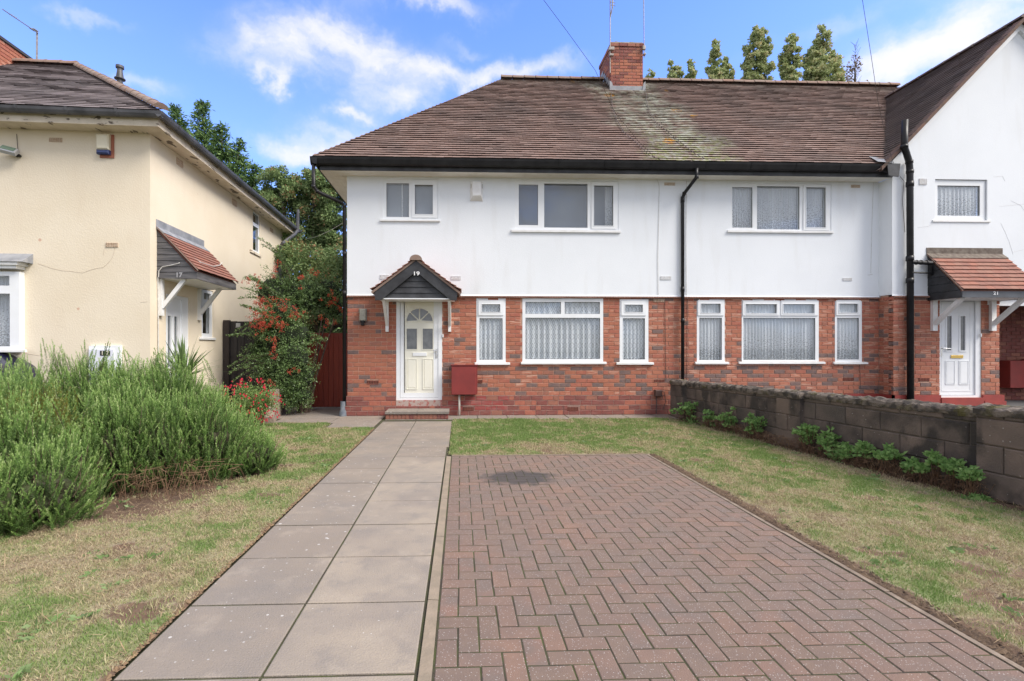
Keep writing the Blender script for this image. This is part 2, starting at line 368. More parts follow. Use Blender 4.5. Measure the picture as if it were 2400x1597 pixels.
def leaves(name, P, D, S, ln, wd, m, parent=None, attr=None, bend=0, tri=False, **kw):
    """leaf-sized faces: P base points, D along, S sideways unit vectors, ln/wd sizes"""
    P = np.asarray(P, float); n = len(P); ln = np.broadcast_to(ln, n)[:, None]; wd = np.broadcast_to(wd, n)[:, None]
    D = D/np.linalg.norm(D, axis=1, keepdims=True); S = np.cross(D, S); S /= np.linalg.norm(S, axis=1, keepdims=True)+1e-9
    if tri:
        V = np.stack([P-S*wd/2, P+S*wd/2, P+D*ln], 1); k = 3
    else:
        V = np.stack([P, P+D*ln*.45+S*wd/2, P+D*ln, P+D*ln*.45-S*wd/2], 1); k = 4
    me = bpy.data.meshes.new(name); me.vertices.add(n*k); me.vertices.foreach_set('co', V.astype('f').ravel())
    me.loops.add(n*k); me.loops.foreach_set('vertex_index', np.arange(n*k, dtype='i'))
    me.polygons.add(n); me.polygons.foreach_set('loop_start', np.arange(0, n*k, k, dtype='i')); me.polygons.foreach_set('loop_total', np.full(n, k, 'i'))
    if attr is not None:
        at = me.attributes.new('tone', 'FLOAT', 'POINT'); at.data.foreach_set('value', np.repeat(np.asarray(attr, 'f'), k))
    me.materials.append(m); me.update(calc_edges=True)
    return link(name, me, parent, **kw)
def rdir(n, r=nrg):
    v = r.normal(size=(n, 3)); return v/np.linalg.norm(v, axis=1, keepdims=True)
# ================================================================ frames
M19 = Matrix.Translation((0, 10.10, 0))
YG = 9.75
MG = Matrix.Translation((0, YG, 0))
XR = 8.854
MR = Matrix(((0, 1, 0, XR), (-1, 0, 0, 10.10), (0, 0, 1, 0), (0, 0, 0, 1)))      # return wall, a = 10.10-Y
A17 = radians(2.78); C17 = Vector((-5.06, 8.19, 0))
R17 = Matrix.Translation(C17) @ Matrix.Rotation(A17, 4, 'Z')
M17F = R17.copy()
M17S = R17 @ Matrix(((0, -1, 0, 0), (1, 0, 0, 0), (0, 0, 1, 0), (0, 0, 0, 1)))   # a = along +Y, b = inward -X

def rect(M, x0, x1, y0, y1, b=0):
    """pixel rectangle on a wall -> (a0,a1,c0,c1)"""
    ym = (y0+y1)/2; xm = (x0+x1)/2
    return (on(M, x0, ym, b)[0], on(M, x1, ym, b)[0], on(M, xm, y1, b)[1], on(M, xm, y0, b)[1])

# ================================================================ bricks
_bm = {}
def brick_mesh(v, mi):
    if (v, mi) not in _bm:
        r = random.Random(v*31+5); mb = MB(); mb.cbox(0, 1, 0, .06, 0, 1, .0)
        c = .022; cz = .06; j = lambda s: r.uniform(-s, s)
        mb = MB()
        vs = [(c+j(.008),0,cz+j(.03)),(1-c+j(.008),0,cz+j(.03)),(1-c+j(.008),0,1-cz+j(.03)),(c+j(.008),0,1-cz+j(.03)),
              (0,.006,j(.03)),(1,.006,j(.03)),(1,.006,1+j(.03)),(0,.006,1+j(.03)),(0,.05,0),(1,.05,0),(1,.05,1),(0,.05,1)]
        mb.add(vs, [(0,1,2,3),(0,4,5,1),(1,5,6,2),(2,6,7,3),(3,7,4,0),(4,8,9,5),(5,9,10,6),(6,10,11,7),(7,11,8,4)])
        _bm[(v, mi)] = (mb, mb.mesh('brick', BR[mi] if mi >= 0 else REDPAINT))
    return _bm[(v, mi)]
BRALL = BR+[REDPAINT]
def lay(M, a0, a1, c0, c1, holes, bf, pal, out, course=.0846, L=.229, off0=0, skip=None, chance=.12):
    n = max(1, round((c1-c0)/course)); ch = (c1-c0)/n; jt = .010
    for k in range(n):
        z0 = c0+k*ch+jt/2; z1 = c0+(k+1)*ch-jt/2; zm = (z0+z1)/2
        cuts = sorted([(h[0], h[1]) for h in holes if h[2] < zm < h[3]]); spans = []; x = a0
        for h0, h1 in cuts:
            if h0 > x: spans.append((x, min(h0, a1)))
            x = max(x, h1)
        if x < a1: spans.append((x, a1))
        off = (k+off0) % 2*L/2
        for s0, s1 in spans:
            if s1-s0 < .03: continue
            i0 = math.floor((s0-a0-off)/L); p = a0+off+i0*L
            while p < s1-.02:
                segs = [(p, p+L)] if rnd.random() > chance else [(p, p+L/2), (p+L/2, p+L)]
                for q0, q1 in segs:
                    u0, u1 = max(q0, s0), min(q1, s1)
                    if u1-u0 < .035: continue
                    am = (u0+u1)/2
                    out.append((M, u0+(jt/2 if u0 > s0 else .001), u1-(jt/2 if u1 < s1 else .001), z0, z1, bf+rnd.uniform(-.0025, .0025), pal(am, zm), rnd.randrange(5)))
                p += L
def place_bricks(out, parent, limit=300, extra=0):
    """the largest-showing bricks as parts, the rest joined"""
    area = lambda b: -(b[2]-b[1])*(b[4]-b[3])+rnd.random()*.002+(0.02 if b[0] is MR else 0)
    out = sorted(out, key=area); big, rest = out[:limit], out[limit:]
    for (M, a0, a1, z0, z1, b, mi, v) in big:
        mw = M @ Matrix.Translation((a0, b, z0)) @ Matrix.Diagonal((a1-a0, 1, z1-z0, 1))
        link('brick', brick_mesh(v, mi)[1], parent, mw=mw)
    if rest:
        mb = MB()
        for (M, a0, a1, z0, z1, b, mi, v) in rest:
            mb.m = mi if mi >= 0 else len(BR)
            t = brick_mesh(v, mi)[0]; mb.add(t.v, t.f, M @ Matrix.Translation((a0, b, z0)) @ Matrix.Diagonal((a1-a0, 1, z1-z0, 1)))
        mb.build('small_bricks', BRALL, parent, kind='stuff')

AIRT = mat('terracotta_airbrick', (.27,.085,.055), (.20,.07,.05), scale=20, rough=.85)
AIRC = mat('cream_airbrick', (.62,.50,.38), (.50,.36,.25), scale=20, rough=.85)
def airbrick(M, px0, px1, py0, py1, parent, m, nx=7, nz=3, b=0, dark=DARK, r=None):
    a0, a1, c0, c1 = r or rect(M, px0, px1, py0, py1, b); w = (a1-a0)/nx; h = (c1-c0)/nz
    holes = [(a0+w*(i+.18), a0+w*(i+.82), c0+h*(j+.16), c0+h*(j+.84)) for i in range(nx) for j in range(nz)]
    mb = MB(M); mb.panel(a0, a1, c0, c1, holes, b-.006, b+.02); o = mb.build('air_brick', m, parent)
    MB(M).box(a0+.002, a1-.002, b+.021, b+.03, c0+.002, c1-.002).build('vent_backing', dark, o)
    return (a0, a1, c0, c1)

# ================================================================ windows
def window(M, parent, fr, panes, sashes=(), sill=None, b=0.0, mm=UPVC, back=DARK, backb=.45, label=None, sm=SILLW, sout=.05, sh=.035, depth=.07, glass=None):
    """fr, panes, sashes, sill: pixel rectangles (x0,x1,y0,y1)"""
    R = rect(M, *fr, b); P = [rect(M, *p, b) for p in panes]; S = [rect(M, *s, b) for s in sashes]
    mb = MB(M); mb.panel(*R[:2], *R[2:], P, b, b+depth)
    w = mb.build('window', mm, parent, label=label)
    for s in S:
        inside = [p for p in P if p[0] > s[0] and p[1] < s[1] and p[2] > s[2] and p[3] < s[3]]
        s2 = MB(M); s2.panel(*s[:2], *s[2:], inside, b-.018, b-.001)
        for p in inside: # bevelled bead
            s2.panel(p[0]-.012, p[1]+.012, p[2]-.012, p[3]+.012, [p], b-.024, b-.019)
        s2.build('sash', mm, w)
    for p in P:
        MB(M).box(p[0]-.004, p[1]+.004, b+.026, b+.032, p[2]-.004, p[3]+.004).build('pane', glass or GLASS, w)
        g = MB(M); g.panel(p[0]-.001, p[1]+.001, p[2]-.001, p[3]+.001, [(p[0]+.005, p[1]-.005, p[2]+.005, p[3]-.005)], b+.018, b+.025); g.build('gasket', BLACKP, w)
    if back is not None: MB(M).box(R[0]-.3, R[1]+.3, b+backb, b+backb+.02, R[2]-.3, R[3]+.3).build('room_backing', back, w)
    if sill:
        a0, a1, c0, c1 = rect(M, *sill, b-sout)
        MB(M).add([(a0,b-sout,c0),(a1,b-sout,c0),(a1,b+.02,c0),(a0,b+.02,c0),(a0,b-sout,c1),(a1,b-sout,c1),(a1,b+.0,c1+.012),(a0,b+.0,c1+.012)],
                  [(0,3,2,1),(4,5,6,7),(0,1,5,4),(1,2,6,5),(2,3,7,6),(3,0,4,7)]).build('sill', sm, w)
    return R

# ================================================================ roof tiles
def tilemat(name, cs, dark, lich=False):
    def f(k):
        N, L = k['N'], k['L']
        n = N('ShaderNodeTexNoise'); n.inputs['Scale'].default_value = .9; n.inputs['Detail'].default_value = 6; L(k['geo'].outputs['Position'], n.inputs['Vector'])
        r = N('ShaderNodeMapRange'); r.inputs[1].default_value = .45; r.inputs[2].default_value = .72; r.inputs[4].default_value = .75; L(n.outputs['Fac'], r.inputs[0])
        k['mixin'](r.outputs[0], dark)
        n2 = N('ShaderNodeTexNoise'); n2.inputs['Scale'].default_value = 24; n2.inputs['Detail'].default_value = 4; L(k['geo'].outputs['Position'], n2.inputs['Vector'])
        r2 = N('ShaderNodeMapRange'); r2.inputs[1].default_value = .56; r2.inputs[2].default_value = .75; r2.inputs[4].default_value = .45; L(n2.outputs['Fac'], r2.inputs[0])
        k['mixin'](r2.outputs[0], (.24,.22,.19))
        if lich:
            sp = N('ShaderNodeSeparateXYZ'); L(k['geo'].outputs['Position'], sp.inputs[0])
            def M_(op, a, b=None, cl=False):
                q = N('ShaderNodeMath'); q.operation = op; q.use_clamp = cl
                for i, v in enumerate((a, b)):
                    if v is None: continue
                    if isinstance(v, (int, float)): q.inputs[i].default_value = v
                    else: L(v, q.inputs[i])
                return q.outputs[0]
            nz = N('ShaderNodeTexNoise'); nz.inputs['Scale'].default_value = 1.6; nz.inputs['Detail'].default_value = 7; L(k['geo'].outputs['Position'], nz.inputs['Vector'])
            wob = M_('MULTIPLY', M_('SUBTRACT', nz.outputs['Fac'], .5), 1.5)
            def streak(cx, slope, w):
                c = M_('ADD', cx, M_('MULTIPLY', M_('SUBTRACT', 13.1, sp.outputs['Y']), slope))
                return M_('SUBTRACT', 1, M_('DIVIDE', M_('ABSOLUTE', M_('ADD', M_('SUBTRACT', sp.outputs['X'], c), wob)), w), True)
            body = M_('MAXIMUM', streak(4.85, .04, .75), M_('MULTIPLY', streak(3.75, .16, .55), .8))
            yfade = N('ShaderNodeMapRange'); yfade.inputs[1].default_value = 9.6; yfade.inputs[2].default_value = 11.2; L(sp.outputs['Y'], yfade.inputs[0])
            n5 = N('ShaderNodeTexNoise'); n5.inputs['Scale'].default_value = 6; n5.inputs['Detail'].default_value = 8; L(k['geo'].outputs['Position'], n5.inputs['Vector'])
            brk = N('ShaderNodeMapRange'); brk.inputs[1].default_value = .36; brk.inputs[2].default_value = .62; L(n5.outputs['Fac'], brk.inputs[0])
            k['mixin'](M_('MULTIPLY', M_('MULTIPLY', M_('MULTIPLY', body, 1.3, True), brk.outputs[0]), .8), (.46,.48,.41))
            yo = M_('SUBTRACT', 1, yfade.outputs[0], True)
            n6 = N('ShaderNodeTexNoise'); n6.inputs['Scale'].default_value = 11; n6.inputs['Detail'].default_value = 8; L(k['geo'].outputs['Position'], n6.inputs['Vector'])
            b6 = N('ShaderNodeMapRange'); b6.inputs[1].default_value = .47; b6.inputs[2].default_value = .58; L(n6.outputs['Fac'], b6.inputs[0])
            k['mixin'](M_('MULTIPLY', M_('MULTIPLY', M_('ADD', yo, .25, True), M_('MULTIPLY', body, 2.0, True)), b6.outputs[0]), (.21,.215,.085))
            vo = N('ShaderNodeTexVoronoi'); vo.inputs['Scale'].default_value = 1.1; L(k['geo'].outputs['Position'], vo.inputs['Vector'])
            vs = M_('MULTIPLY', M_('LESS_THAN', vo.outputs['Distance'], .17), M_('MULTIPLY', M_('GREATER_THAN', body, .02), M_('GREATER_THAN', n6.outputs['Fac'], .47)))
            k['mixin'](vs, (.42,.21,.03))
            # pale bloom near the ridge
            rf = N('ShaderNodeMapRange'); rf.inputs[1].default_value = 8.35; rf.inputs[2].default_value = 8.9; rf.inputs[4].default_value = .5; L(sp.outputs['Z'], rf.inputs[0])
            k['mixin'](M_('MULTIPLY', rf.outputs[0], brk.outputs[0]), (.34,.31,.27))
    return mat(name, cs[0], None, rough=.9, bump=.4, bscale=40, island=(1, cs), sub=f)
TILE = tilemat('weathered_clay_tile', [(0.185,0.116,0.094),(0.218,0.140,0.116),(0.193,0.124,0.104),(0.244,0.164,0.138),(0.202,0.136,0.116)], (0.113,0.084,0.075), True)
TILED = tilemat('shaded_clay_tile', [(.11,.082,.072),(.15,.11,.095),(.12,.09,.08)], (.07,.056,.05))
TILE17 = tilemat('purple_grey_tile', [(.19,.155,.155),(.24,.20,.20),(.21,.17,.17)], (.14,.12,.12))
RIDGE = mat('terracotta_ridge', (.24,.15,.115), (.26,.21,.175), scale=5, rough=.9, bump=.4, objrand=(.5, [(.27,.15,.11),(.22,.15,.12),(.27,.21,.17)]))
PTILE = mat('porch_clay_tile', (.27,.125,.090), (.20,.10,.078), scale=12, rough=.88, bump=.4, bscale=60, objrand=(.6, [(.34,.13,.085),(.25,.10,.075),(.30,.15,.11),(.21,.09,.07)]))

def tiles(mb, O, U, S, Nn, s1, ulo, uhi, g=.115, w=.165, th=.008, lift=.030, lap=.03, wob=.004):
    O, U, S, Nn = map(Vector, (O, U, S, Nn)); k = 0; s = 0
    while s < s1-.03:
        e = min(s+g, s1); lo, hi = ulo(s+g*.5), uhi(s+g*.5); off = (k % 2)*w/2+rnd.uniform(-.006, .006)
        u = lo-((lo-off) % w) if (lo-off) % w else lo
        while u < hi:
            u0, u1 = max(u+.0015, lo), min(u+w-.0015, hi)
            if u1-u0 > .02:
                j = rnd.uniform(-wob, wob); l = lift+rnd.uniform(-.003, .004)+.003*sin(u*2.1+k)
                a = O+U*u0+S*(s+j); b = O+U*u1+S*(s+j); c = O+U*u1+S*(e+lap); d = O+U*u0+S*(e+lap)
                mb.add([a+Nn*(l-th), b+Nn*(l-th), c-Nn*.012, d-Nn*.012, a+Nn*l, b+Nn*l, c+Nn*.002, d+Nn*.002],
                       [(4,5,6,7),(0,1,5,4),(1,2,6,5),(3,0,4,7)])
            u += w
        s += g; k += 1

def half_round(L=.3, r=.11, n=9):
    mb = MB(); vs = []; 
    for x, rr in ((0, r*1.06), (L*.12, r*1.04), (L*.14, r), (L, r*.97)):
        for i in range(n+1): t = pi*i/n; vs.append((x, rr*cos(t), rr*sin(t)*.85))
    fs = []
    for q in range(3):
        for i in range(n): fs.append((q*(n+1)+i, q*(n+1)+i+1, (q+1)*(n+1)+i+1, (q+1)*(n+1)+i))
    fs.append(tuple(range(n+1))); fs.append(tuple(reversed(range(3*(n+1), 4*(n+1)))))
    return mb.add(vs, fs)
RIDGE_ME = half_round(.305, .125).mesh('ridge_tile', RIDGE)
def ridge_run(p, q, parent, L=.3, me=None, name='ridge_tile', skip=None):
    p, q = Vector(p), Vector(q); d = (q-p); n = int(d.length/L); X = d.normalized(); Y = Vector((0, 0, 1)).cross(X).normalized(); Z = X.cross(Y)
    for i in range(n):
        o = p+X*(i*d.length/n)
        if skip and skip(o): continue
        mw = Matrix((( X.x, Y.x, Z.x, o.x), (X.y, Y.y, Z.y, o.y), (X.z, Y.z, Z.z, o.z+rnd.uniform(-.004, .004)), (0, 0, 0, 1)))
        link(name, me or RIDGE_ME, parent, mw=mw)

def gutter_profile(): return [(0, .14), (0, 0), (-.055, -.002), (-.085, .02), (-.10, .06), (-.115, .10), (-.125, .14)]
def gutter(mb, M, a0, a1, b, c, prof=None, t=.004):
    """runs along a; profile b/c offsets; thin shell"""
    pr = prof or gutter_profile(); n = len(pr); inner = [(x*(1-.08)-.004, z if i in (0, n-1) else z+.006) for i, (x, z) in enumerate(pr)]
    vs = [(a, b+x, c+z) for a in (a0, a1) for (x, z) in pr+inner[::-1]]; m = 2*n
    fs = [(i, (i+1) % m, m+(i+1) % m, m+i) for i in range(m)]
    fs += [tuple(range(m)), tuple(range(2*m-1, m-1, -1))]
    mb.add(vs, fs, M)
    # stop ends
    for a, e in ((a0, .004), (a1, -.004)): mb.prism([(x, z) for x, z in pr], 0, .003, M @ Matrix.Translation((a+e, b, c)) @ Matrix(((0,1,0,0),(1,0,0,0),(0,0,1,0),(0,0,0,1))))

# ================================================================ houses
EZ, EY = 5.10, 9.65; TP = .936; RY = EY+4.0; RZ = EZ+4.0*TP
XL = -2.31                                  # left corner of number 19
XE = -2.88                                  # eave end left
XS = on(M19, 1601, 700)[0]                  # party line
XGC, XG2 = 11.50, 14.15; GZ, GT = 8.12, 1.03
BTOP = on(M19, 1200, 695)[1]
H19 = thing('terraced_house', (XL, 10.1, 0), 'end terrace house 19 in red brick and white render with a cream front door', 'house', 'houses on the terrace')
H21 = thing('terraced_house', (XS, 10.1, 0), 'terrace house 21 with a steep white gable, black drainpipe and white front door', 'house', 'houses on the terrace')
print('XS', XS, 'BTOP', BTOP, 'RZ', RZ)
# --- windows of the main facade
W19U1 = window(M19, H19, (898.4,1027,420.3,513.5), [(905.7,958.6,430,509),(972.5,1014.5,434,503)], [(966,1024,424,511)], sill=(890.6,1031.6,515,518.6), b=-.012, back=SKYREFL, backb=.10)
W19U2 = window(M19, H19, (1206.5,1449.5,425,538.8), [(1216,1261,433,528),(1275.5,1377,431,534),(1391.6,1436.6,436,530)], [(1386,1446,427,537)], sill=(1199,1455.5,539.5,544.5), b=-.012, back=SKYREFL, backb=.30)
W19A = window(M19, H19, (1116.7,1185.1,699.8,850.4), [(1129.6,1172.2,713.7,731.6),(1123.9,1178,746.3,843.3)], [(1121.4,1180,704.5,739.6)], sill=(1112.7,1195.7,851.5,855.5), b=.0)
W19B = window(M19, H19, (1224.5,1413.7,700,849.5), [(1231.6,1314.7,708,736),(1323.5,1406,708,736),(1231.6,1406.5,745.3,841.8)], sill=(1221.4,1422.2,850,854), b=.0)
W19C = window(M19, H19, (1452.4,1519.8,702.0,849.5), [(1464.3,1506,714.7,732),(1459.6,1511.6,746.3,842.7)], [(1456,1513.7,705.5,740)], sill=(1445.7,1533,851,855), b=.0)
W21U = window(M19, H21, (1711.4,1947.4,430.9,541), [(1716,1763.7,439.2,534),(1774.3,1874,437,538),(1888,1934,440,534)], [(1882,1943,434,540)], sill=(1706.8,1954.8,541,545.5), b=-.012)
W21D = window(M19, H21, (1633.3,1698.5,702.3,848.8), [(1642,1688,712.4,734),(1638.8,1692,745.5,844.2)], [(1635.4,1696,704,740)], sill=(1630.5,1709.5,850,854), b=.0)
W21E = window(M19, H21, (1738.5,1919,702.3,847.4), [(1746.5,1819.7,713.3,735),(1834.5,1907.8,713.3,735),(1742,1911,745.5,843.7)], [(1740.5,1826,704.5,740),(1830,1917,704.5,740)], sill=(1733,1935,849.5,853.5), b=.0)
W21F = window(M19, H21, (1957,2020,703.3,848.8), [(1965,2009.4,712.4,733.4),(1961.6,2013.5,745.5,842.8)], [(1958.8,2016,704.5,739.5)], sill=(1955.7,2035,850,854), b=.0)
WG = window(MG, H21, (2191.5,2309,423,516.4), [(2197,2297,435.5,506)], sill=(2187,2322.6,516.6,520.5), b=.03, depth=.06)
# --- wall panels
DOOR19 = rect(M19, 928.8, 1036, 700, 937); DOOR19 = (DOOR19[0], DOOR19[1], .315, BTOP)
DOOR21 = rect(MG, 2202.7, 2300.9, 697.5, 932); DOOR21 = (DOOR21[0], DOOR21[1], DOOR21[2], BTOP+.03)
print('door19', DOOR19, 'door21', DOOR21)
SOFZ = 4.88
def render_panel(M, a0, a1, holes, parent, c0=BTOP, c1=SOFZ, b0=-.025, bell=True):
    mb = MB(M); mb.panel(a0, a1, c0+.03, c1, holes, b0, .10)
    if bell: # bell-mouth drip along the bottom
        mb.add([(a0,b0,c0+.0305),(a1,b0,c0+.0305),(a1,b0-.02,c0+.004),(a0,b0-.02,c0+.004),(a0,.0,c0+.002),(a1,.0,c0+.002)], [(0,1,2,3)[::-1],(3,2,5,4)[::-1]])
    return mb.build('rendered_wall', RENDER, parent)
hol = [W19U1, W19U2]
render_panel(M19, XL, XS, [(h[0], h[1], h[2], min(h[3], SOFZ-.01)) for h in hol], H19)
render_panel(M19, XS+.0005, XR+.02, [(W21U[0], W21U[1], W21U[2], W21U[3])], H21)
MB(MR).box(0, .35-.121, -.025, .05, BTOP+.03, SOFZ).build('rendered_wall', RENDER, H21)
# gable: rendered pentagon with the small window cut out of its lower band
gr = rect(MG, 2191.5, 2314, 420.8, 516.4)
def gz(x): return GZ-.16-abs(XGC-x)*GT
mb = MB(MG); mb.panel(XR-.025, XG2, BTOP+.03, SOFZ, [gr], -.0, .12)
xa = XGC-(GZ-.16-SOFZ)/GT; xb = XGC+(GZ-.16-SOFZ)/GT
mb.prism([(max(XR-.025, xa), SOFZ), (min(xb, XG2), SOFZ), (min(xb, XG2), gz(min(xb, XG2))), (XGC, gz(XGC)), (max(XR-.025, xa), gz(max(XR-.025, xa)))], 0, .12)
mb.add([(XR-.045,-.02,BTOP+.004),(XG2,-.02,BTOP+.004),(XG2,0,BTOP+.0305),(XR-.025,0,BTOP+.0305)], [(0,1,2,3)])
mb.build('rendered_gable', RENDER, H21)
# --- brickwork
def pal19(a, c):
    r = rnd.random()
    if c < .40: return 5 if (-.4 < a < .95 and r < .85) else (6 if r < .6 else (1 if r < .92 else 4))
    if a < -1.3: return (0 if r < .5 else 1 if r < .80 else 3 if r < .92 else 4) if c > .55 else (1 if r < .6 else 0 if r < .8 else 3)
    if c < .98: return 3 if r < .24 else 0 if r < .52 else 2 if r < .72 else 4 if r < .82 else 1
    return 0 if r < .38 else 2 if r < .68 else 1 if r < .88 else 3 if r < .93 else 4
def pal21(a, c):
    r = rnd.random()
    return (3 if r < .18 else 0 if r < .5 else 2 if r < .75 else 4 if r < .85 else 1) if c < .98 else (0 if r < .32 else 2 if r < .66 else 1 if r < .86 else 3 if r < .93 else 4)
A = dict()
air19 = [rect(M19, 860, 887, 892, 902), rect(M19, 1121, 1130.5, 891, 898)]
air21 = [rect(M19, 1976, 2000, 886, 893)]; airg = [rect(MG, 2153, 2178, 886.5, 894)]
airc = [rect(M19, 1533, 1557, 889.5, 896)]
holes19 = [W19A, W19B, W19C, DOOR19]+air19+airc
holes21 = [W21D, W21E, W21F]+air21
out = []
XLp = XL-.035
lay(M19, XL, XS, .40, BTOP, holes19, 0, pal19, out)
airp = [rect(M19, 1084.5, 1110.5, 954.5, 963, -.05), rect(M19, 1330, 1355.6, 954.5, 962.6, -.05)]
lay(M19, XL-.02, XS, .20, .40, [DOOR19], -.025, pal19, out, course=.1)
lay(M19, XL-.045, XS, .0, .20, [(DOOR19[0], DOOR19[1], 0, .1)]+airp, -.05, lambda a, c: 6 if c < .1 and rnd.random() < .8 else pal19(a, c), out, course=.1)
place_bricks(out, H19)
wp = MB(M19); wp.panel(XL+.002, XS, .40, BTOP+.03, [W19A, W19B, W19C, DOOR19]+[(h[0]+.002, h[1]-.002, h[2]+.002, h[3]-.002) for h in air19+airc], .009, .10); wp.build('mortar_wall', MORTAR, H19)
wp = MB(M19); wp.panel(XL-.018, XS, .20, .398, [(DOOR19[0], DOOR19[1], .2, .5)], -.017, .09); wp.panel(XL-.043, XS, 0, .198, [(DOOR19[0], DOOR19[1], 0, .198)]+airp, -.042, .09)
wp.box(XL-.02, DOOR19[0], -.027, .0, .396, .402); wp.box(DOOR19[1], XS, -.027, .0, .396, .402); wp.box(XL-.045, DOOR19[0], -.052, -.02, .195, .201); wp.box(DOOR19[1], XS, -.052, -.02, .195, .201)
wp.build('plinth_mortar', MORTARD, H19)
out = []
PL = .415
lay(M19, XS, XR, PL, BTOP, holes21, 0, pal21, out)
lay(MR, .0, .35, PL, BTOP, [], 0, pal21, out, chance=.5)
XPIER = on(MG, 2343, 800)[0]
lay(MG, XR, XPIER, PL, BTOP, [DOOR21]+airg, 0, pal21, out, off0=1)
place_bricks(out, H21)
wp = MB(M19); wp.panel(XS, XR+.01, 0, BTOP+.03, [W21D, W21E, W21F]+[(h[0]+.002, h[1]-.002, h[2]+.002, h[3]-.002) for h in air21], .009, .10)
wp.M = MR; wp.box(-.0, .342, .009, .06, 0, BTOP+.03)
wp.M = MG; wp.panel(XR+.009, XPIER-.006, 0, BTOP+.03, [DOOR21]+[(h[0]+.002, h[1]-.002, h[2]+.002, h[3]-.002) for h in airg], .009, .12)
wp.build('mortar_wall', MORTAR, H21)
rp = MB(M19); rp.box(XS, XR-.03, -.03, .008, 0, PL); rp.M = MR; rp.box(.0, .38, -.03, .008, 0, PL); rp.M = MG
rp.box(XR-.03, DOOR21[0]-.001, -.03, .008, 0, PL); rp.box(DOOR21[0]-.001, DOOR21[1]+.001, -.045, .10, 0, DOOR21[2]-.002); rp.box(DOOR21[1]+.001, XPIER+.07, -.03, .10, 0, PL); rp.box(DOOR21[1]+.02, XPIER+.09, -.05, .1, .0, .29)
rp.build('painted_plinth', REDPAINT, H21)
# wavy brick-edge drip line
dl = MB()
for M, a0, a1 in ((M19, XL, XR), (MG, XR, XG2)):
    a = a0
    while a < a1:
        dl.cbox(a, a+.026, -.052, .0, BTOP-.030+.004*sin(a*9), BTOP+.002, .004, M); a += .034
dl.build('drip_course', mat('drip_course', (.25,.13,.10), (.35,.2,.15), scale=30), H19, kind='stuff')
for r in air19: airbrick(M19, 0, 0, 0, 0, H19, AIRT, r=r)
for r in airc: airbrick(M19, 0, 0, 0, 0, H19, AIRT, r=r)
for r in airp: airbrick(M19, 0, 0, 0, 0, H19, AIRT, b=-.05, r=r)
for r in air21: airbrick(M19, 0, 0, 0, 0, H21, AIRT, r=r)
for r in airg: airbrick(MG, 0, 0, 0, 0, H21, AIRT, r=r)
WAIR = mat('painted_airbrick', (.76,.77,.78), (.70,.68,.66), scale=30, rough=.8)
GAIR = mat('vent_shadow', (.30,.20,.17), rough=.9)
for x0, x1, y0, y1, h in ((890.6,911,644.5,655,H19),(1057,1080,647.5,656,H19),(1548,1573,648,656,H21 if XS < 0 else H19),(1975,1996.5,652,658.5,H21)):
    airbrick(M19, x0, x1, y0, y1, h, WAIR, b=-.03, dark=GAIR)
for x0, x1, y0, y1, h in ((1557,1582,428.5,435,H19),(1995,2015.5,434,440.5,H21)): airbrick(M19, x0, x1, y0, y1, h, AIRC, b=-.03)
airbrick(M19, 1532, 1558, 701, 708.5, H19, AIRC, b=-.006)
airbrick(MG, 2154.5, 2172.5, 419, 433, H21, WAIR, 7, 6, b=-.006, dark=GAIR)
# other sides of the terrace
mb = MB(); mb.box(XL, XL+.1, 10.2, 17.3, 0, SOFZ); mb.box(XL, XG2, 17.2, 17.3, 0, SOFZ); mb.box(XG2-.1, XG2, 9.87, 17.2, 0, SOFZ); mb.build('back_walls', RENDER, H19)

# --- roof
def slope_frame(): n = Vector((0, -TP, 1)).normalized(); s = Vector((0, 1, TP)).normalized(); return s, n
S_, N_ = slope_frame(); SL = 4.0*sqrt(1+TP*TP)
def yz(s): return EY+s/sqrt(1+TP*TP), EZ+s*TP/sqrt(1+TP*TP)
def xval(s):
    z = yz(s)[1]; return (XGC-(GZ-z)/GT-.02) if z < GZ else 12.6
O = (0, EY, EZ)
t19 = MB(); tiles(t19, O, (1,0,0), S_, N_, SL, lambda s: XE+s/sqrt(1+TP*TP)-.03, lambda s: XS)
t19.build('roof_tiles', TILE, H19, kind='stuff')
t21 = MB(); tiles(t21, O, (1,0,0), S_, N_, SL, lambda s: XS, xval)
t21.build('roof_tiles', TILE, H21, kind='stuff')
dk = MB(); dk.add([(XE,EY,EZ),(XS,EY,EZ),(XS,RY,RZ),(XE+4,RY,RZ),(XE,RY+4,EZ),(XS,RY+4,EZ)], [(0,1,2,3),(0,3,4),(3,2,5,4)]); dk.build('roof_deck', TILED, H19)
yv = lambda z: EY+(z-EZ)/TP
dk = MB(); zb = GZ-GT*(XGC-8.40)
dk.add([(XS,EY,EZ),(8.56,EY,EZ),(XGC,yv(GZ),GZ),(12.6,yv(GZ),GZ),(12.6,RY,RZ),(XS,RY,RZ),(12.6,RY+4,EZ),(XS,RY+4,EZ)], [(0,1,2,3,4,5),(5,4,6,7)]); dk.build('roof_deck', TILED, H21)
ridge_run((XE+4.0, RY, RZ+.015), (XS, RY, RZ+.015), H19, skip=lambda o: 3.8 < o.x < 4.95)
ridge_run((XS, RY, RZ+.015), (12.5, RY, RZ+.015), H21)
# stepped edge of the hip
hp = MB(); k = 0; s = 0
while s < SL-.05:
    y, z = yz(s); x = XE+(y-EY); hp.box(-.05, .10, -.04, .16, -.01, .006, Matrix.Translation((x+.02, y+.05, z+.045)) @ Matrix.Rotation(radians(-20), 4, 'Y') @ Matrix.Rotation(radians(25), 4, 'X')); s += .115
hp.build('hip_tiles', TILE, H19, kind='stuff')
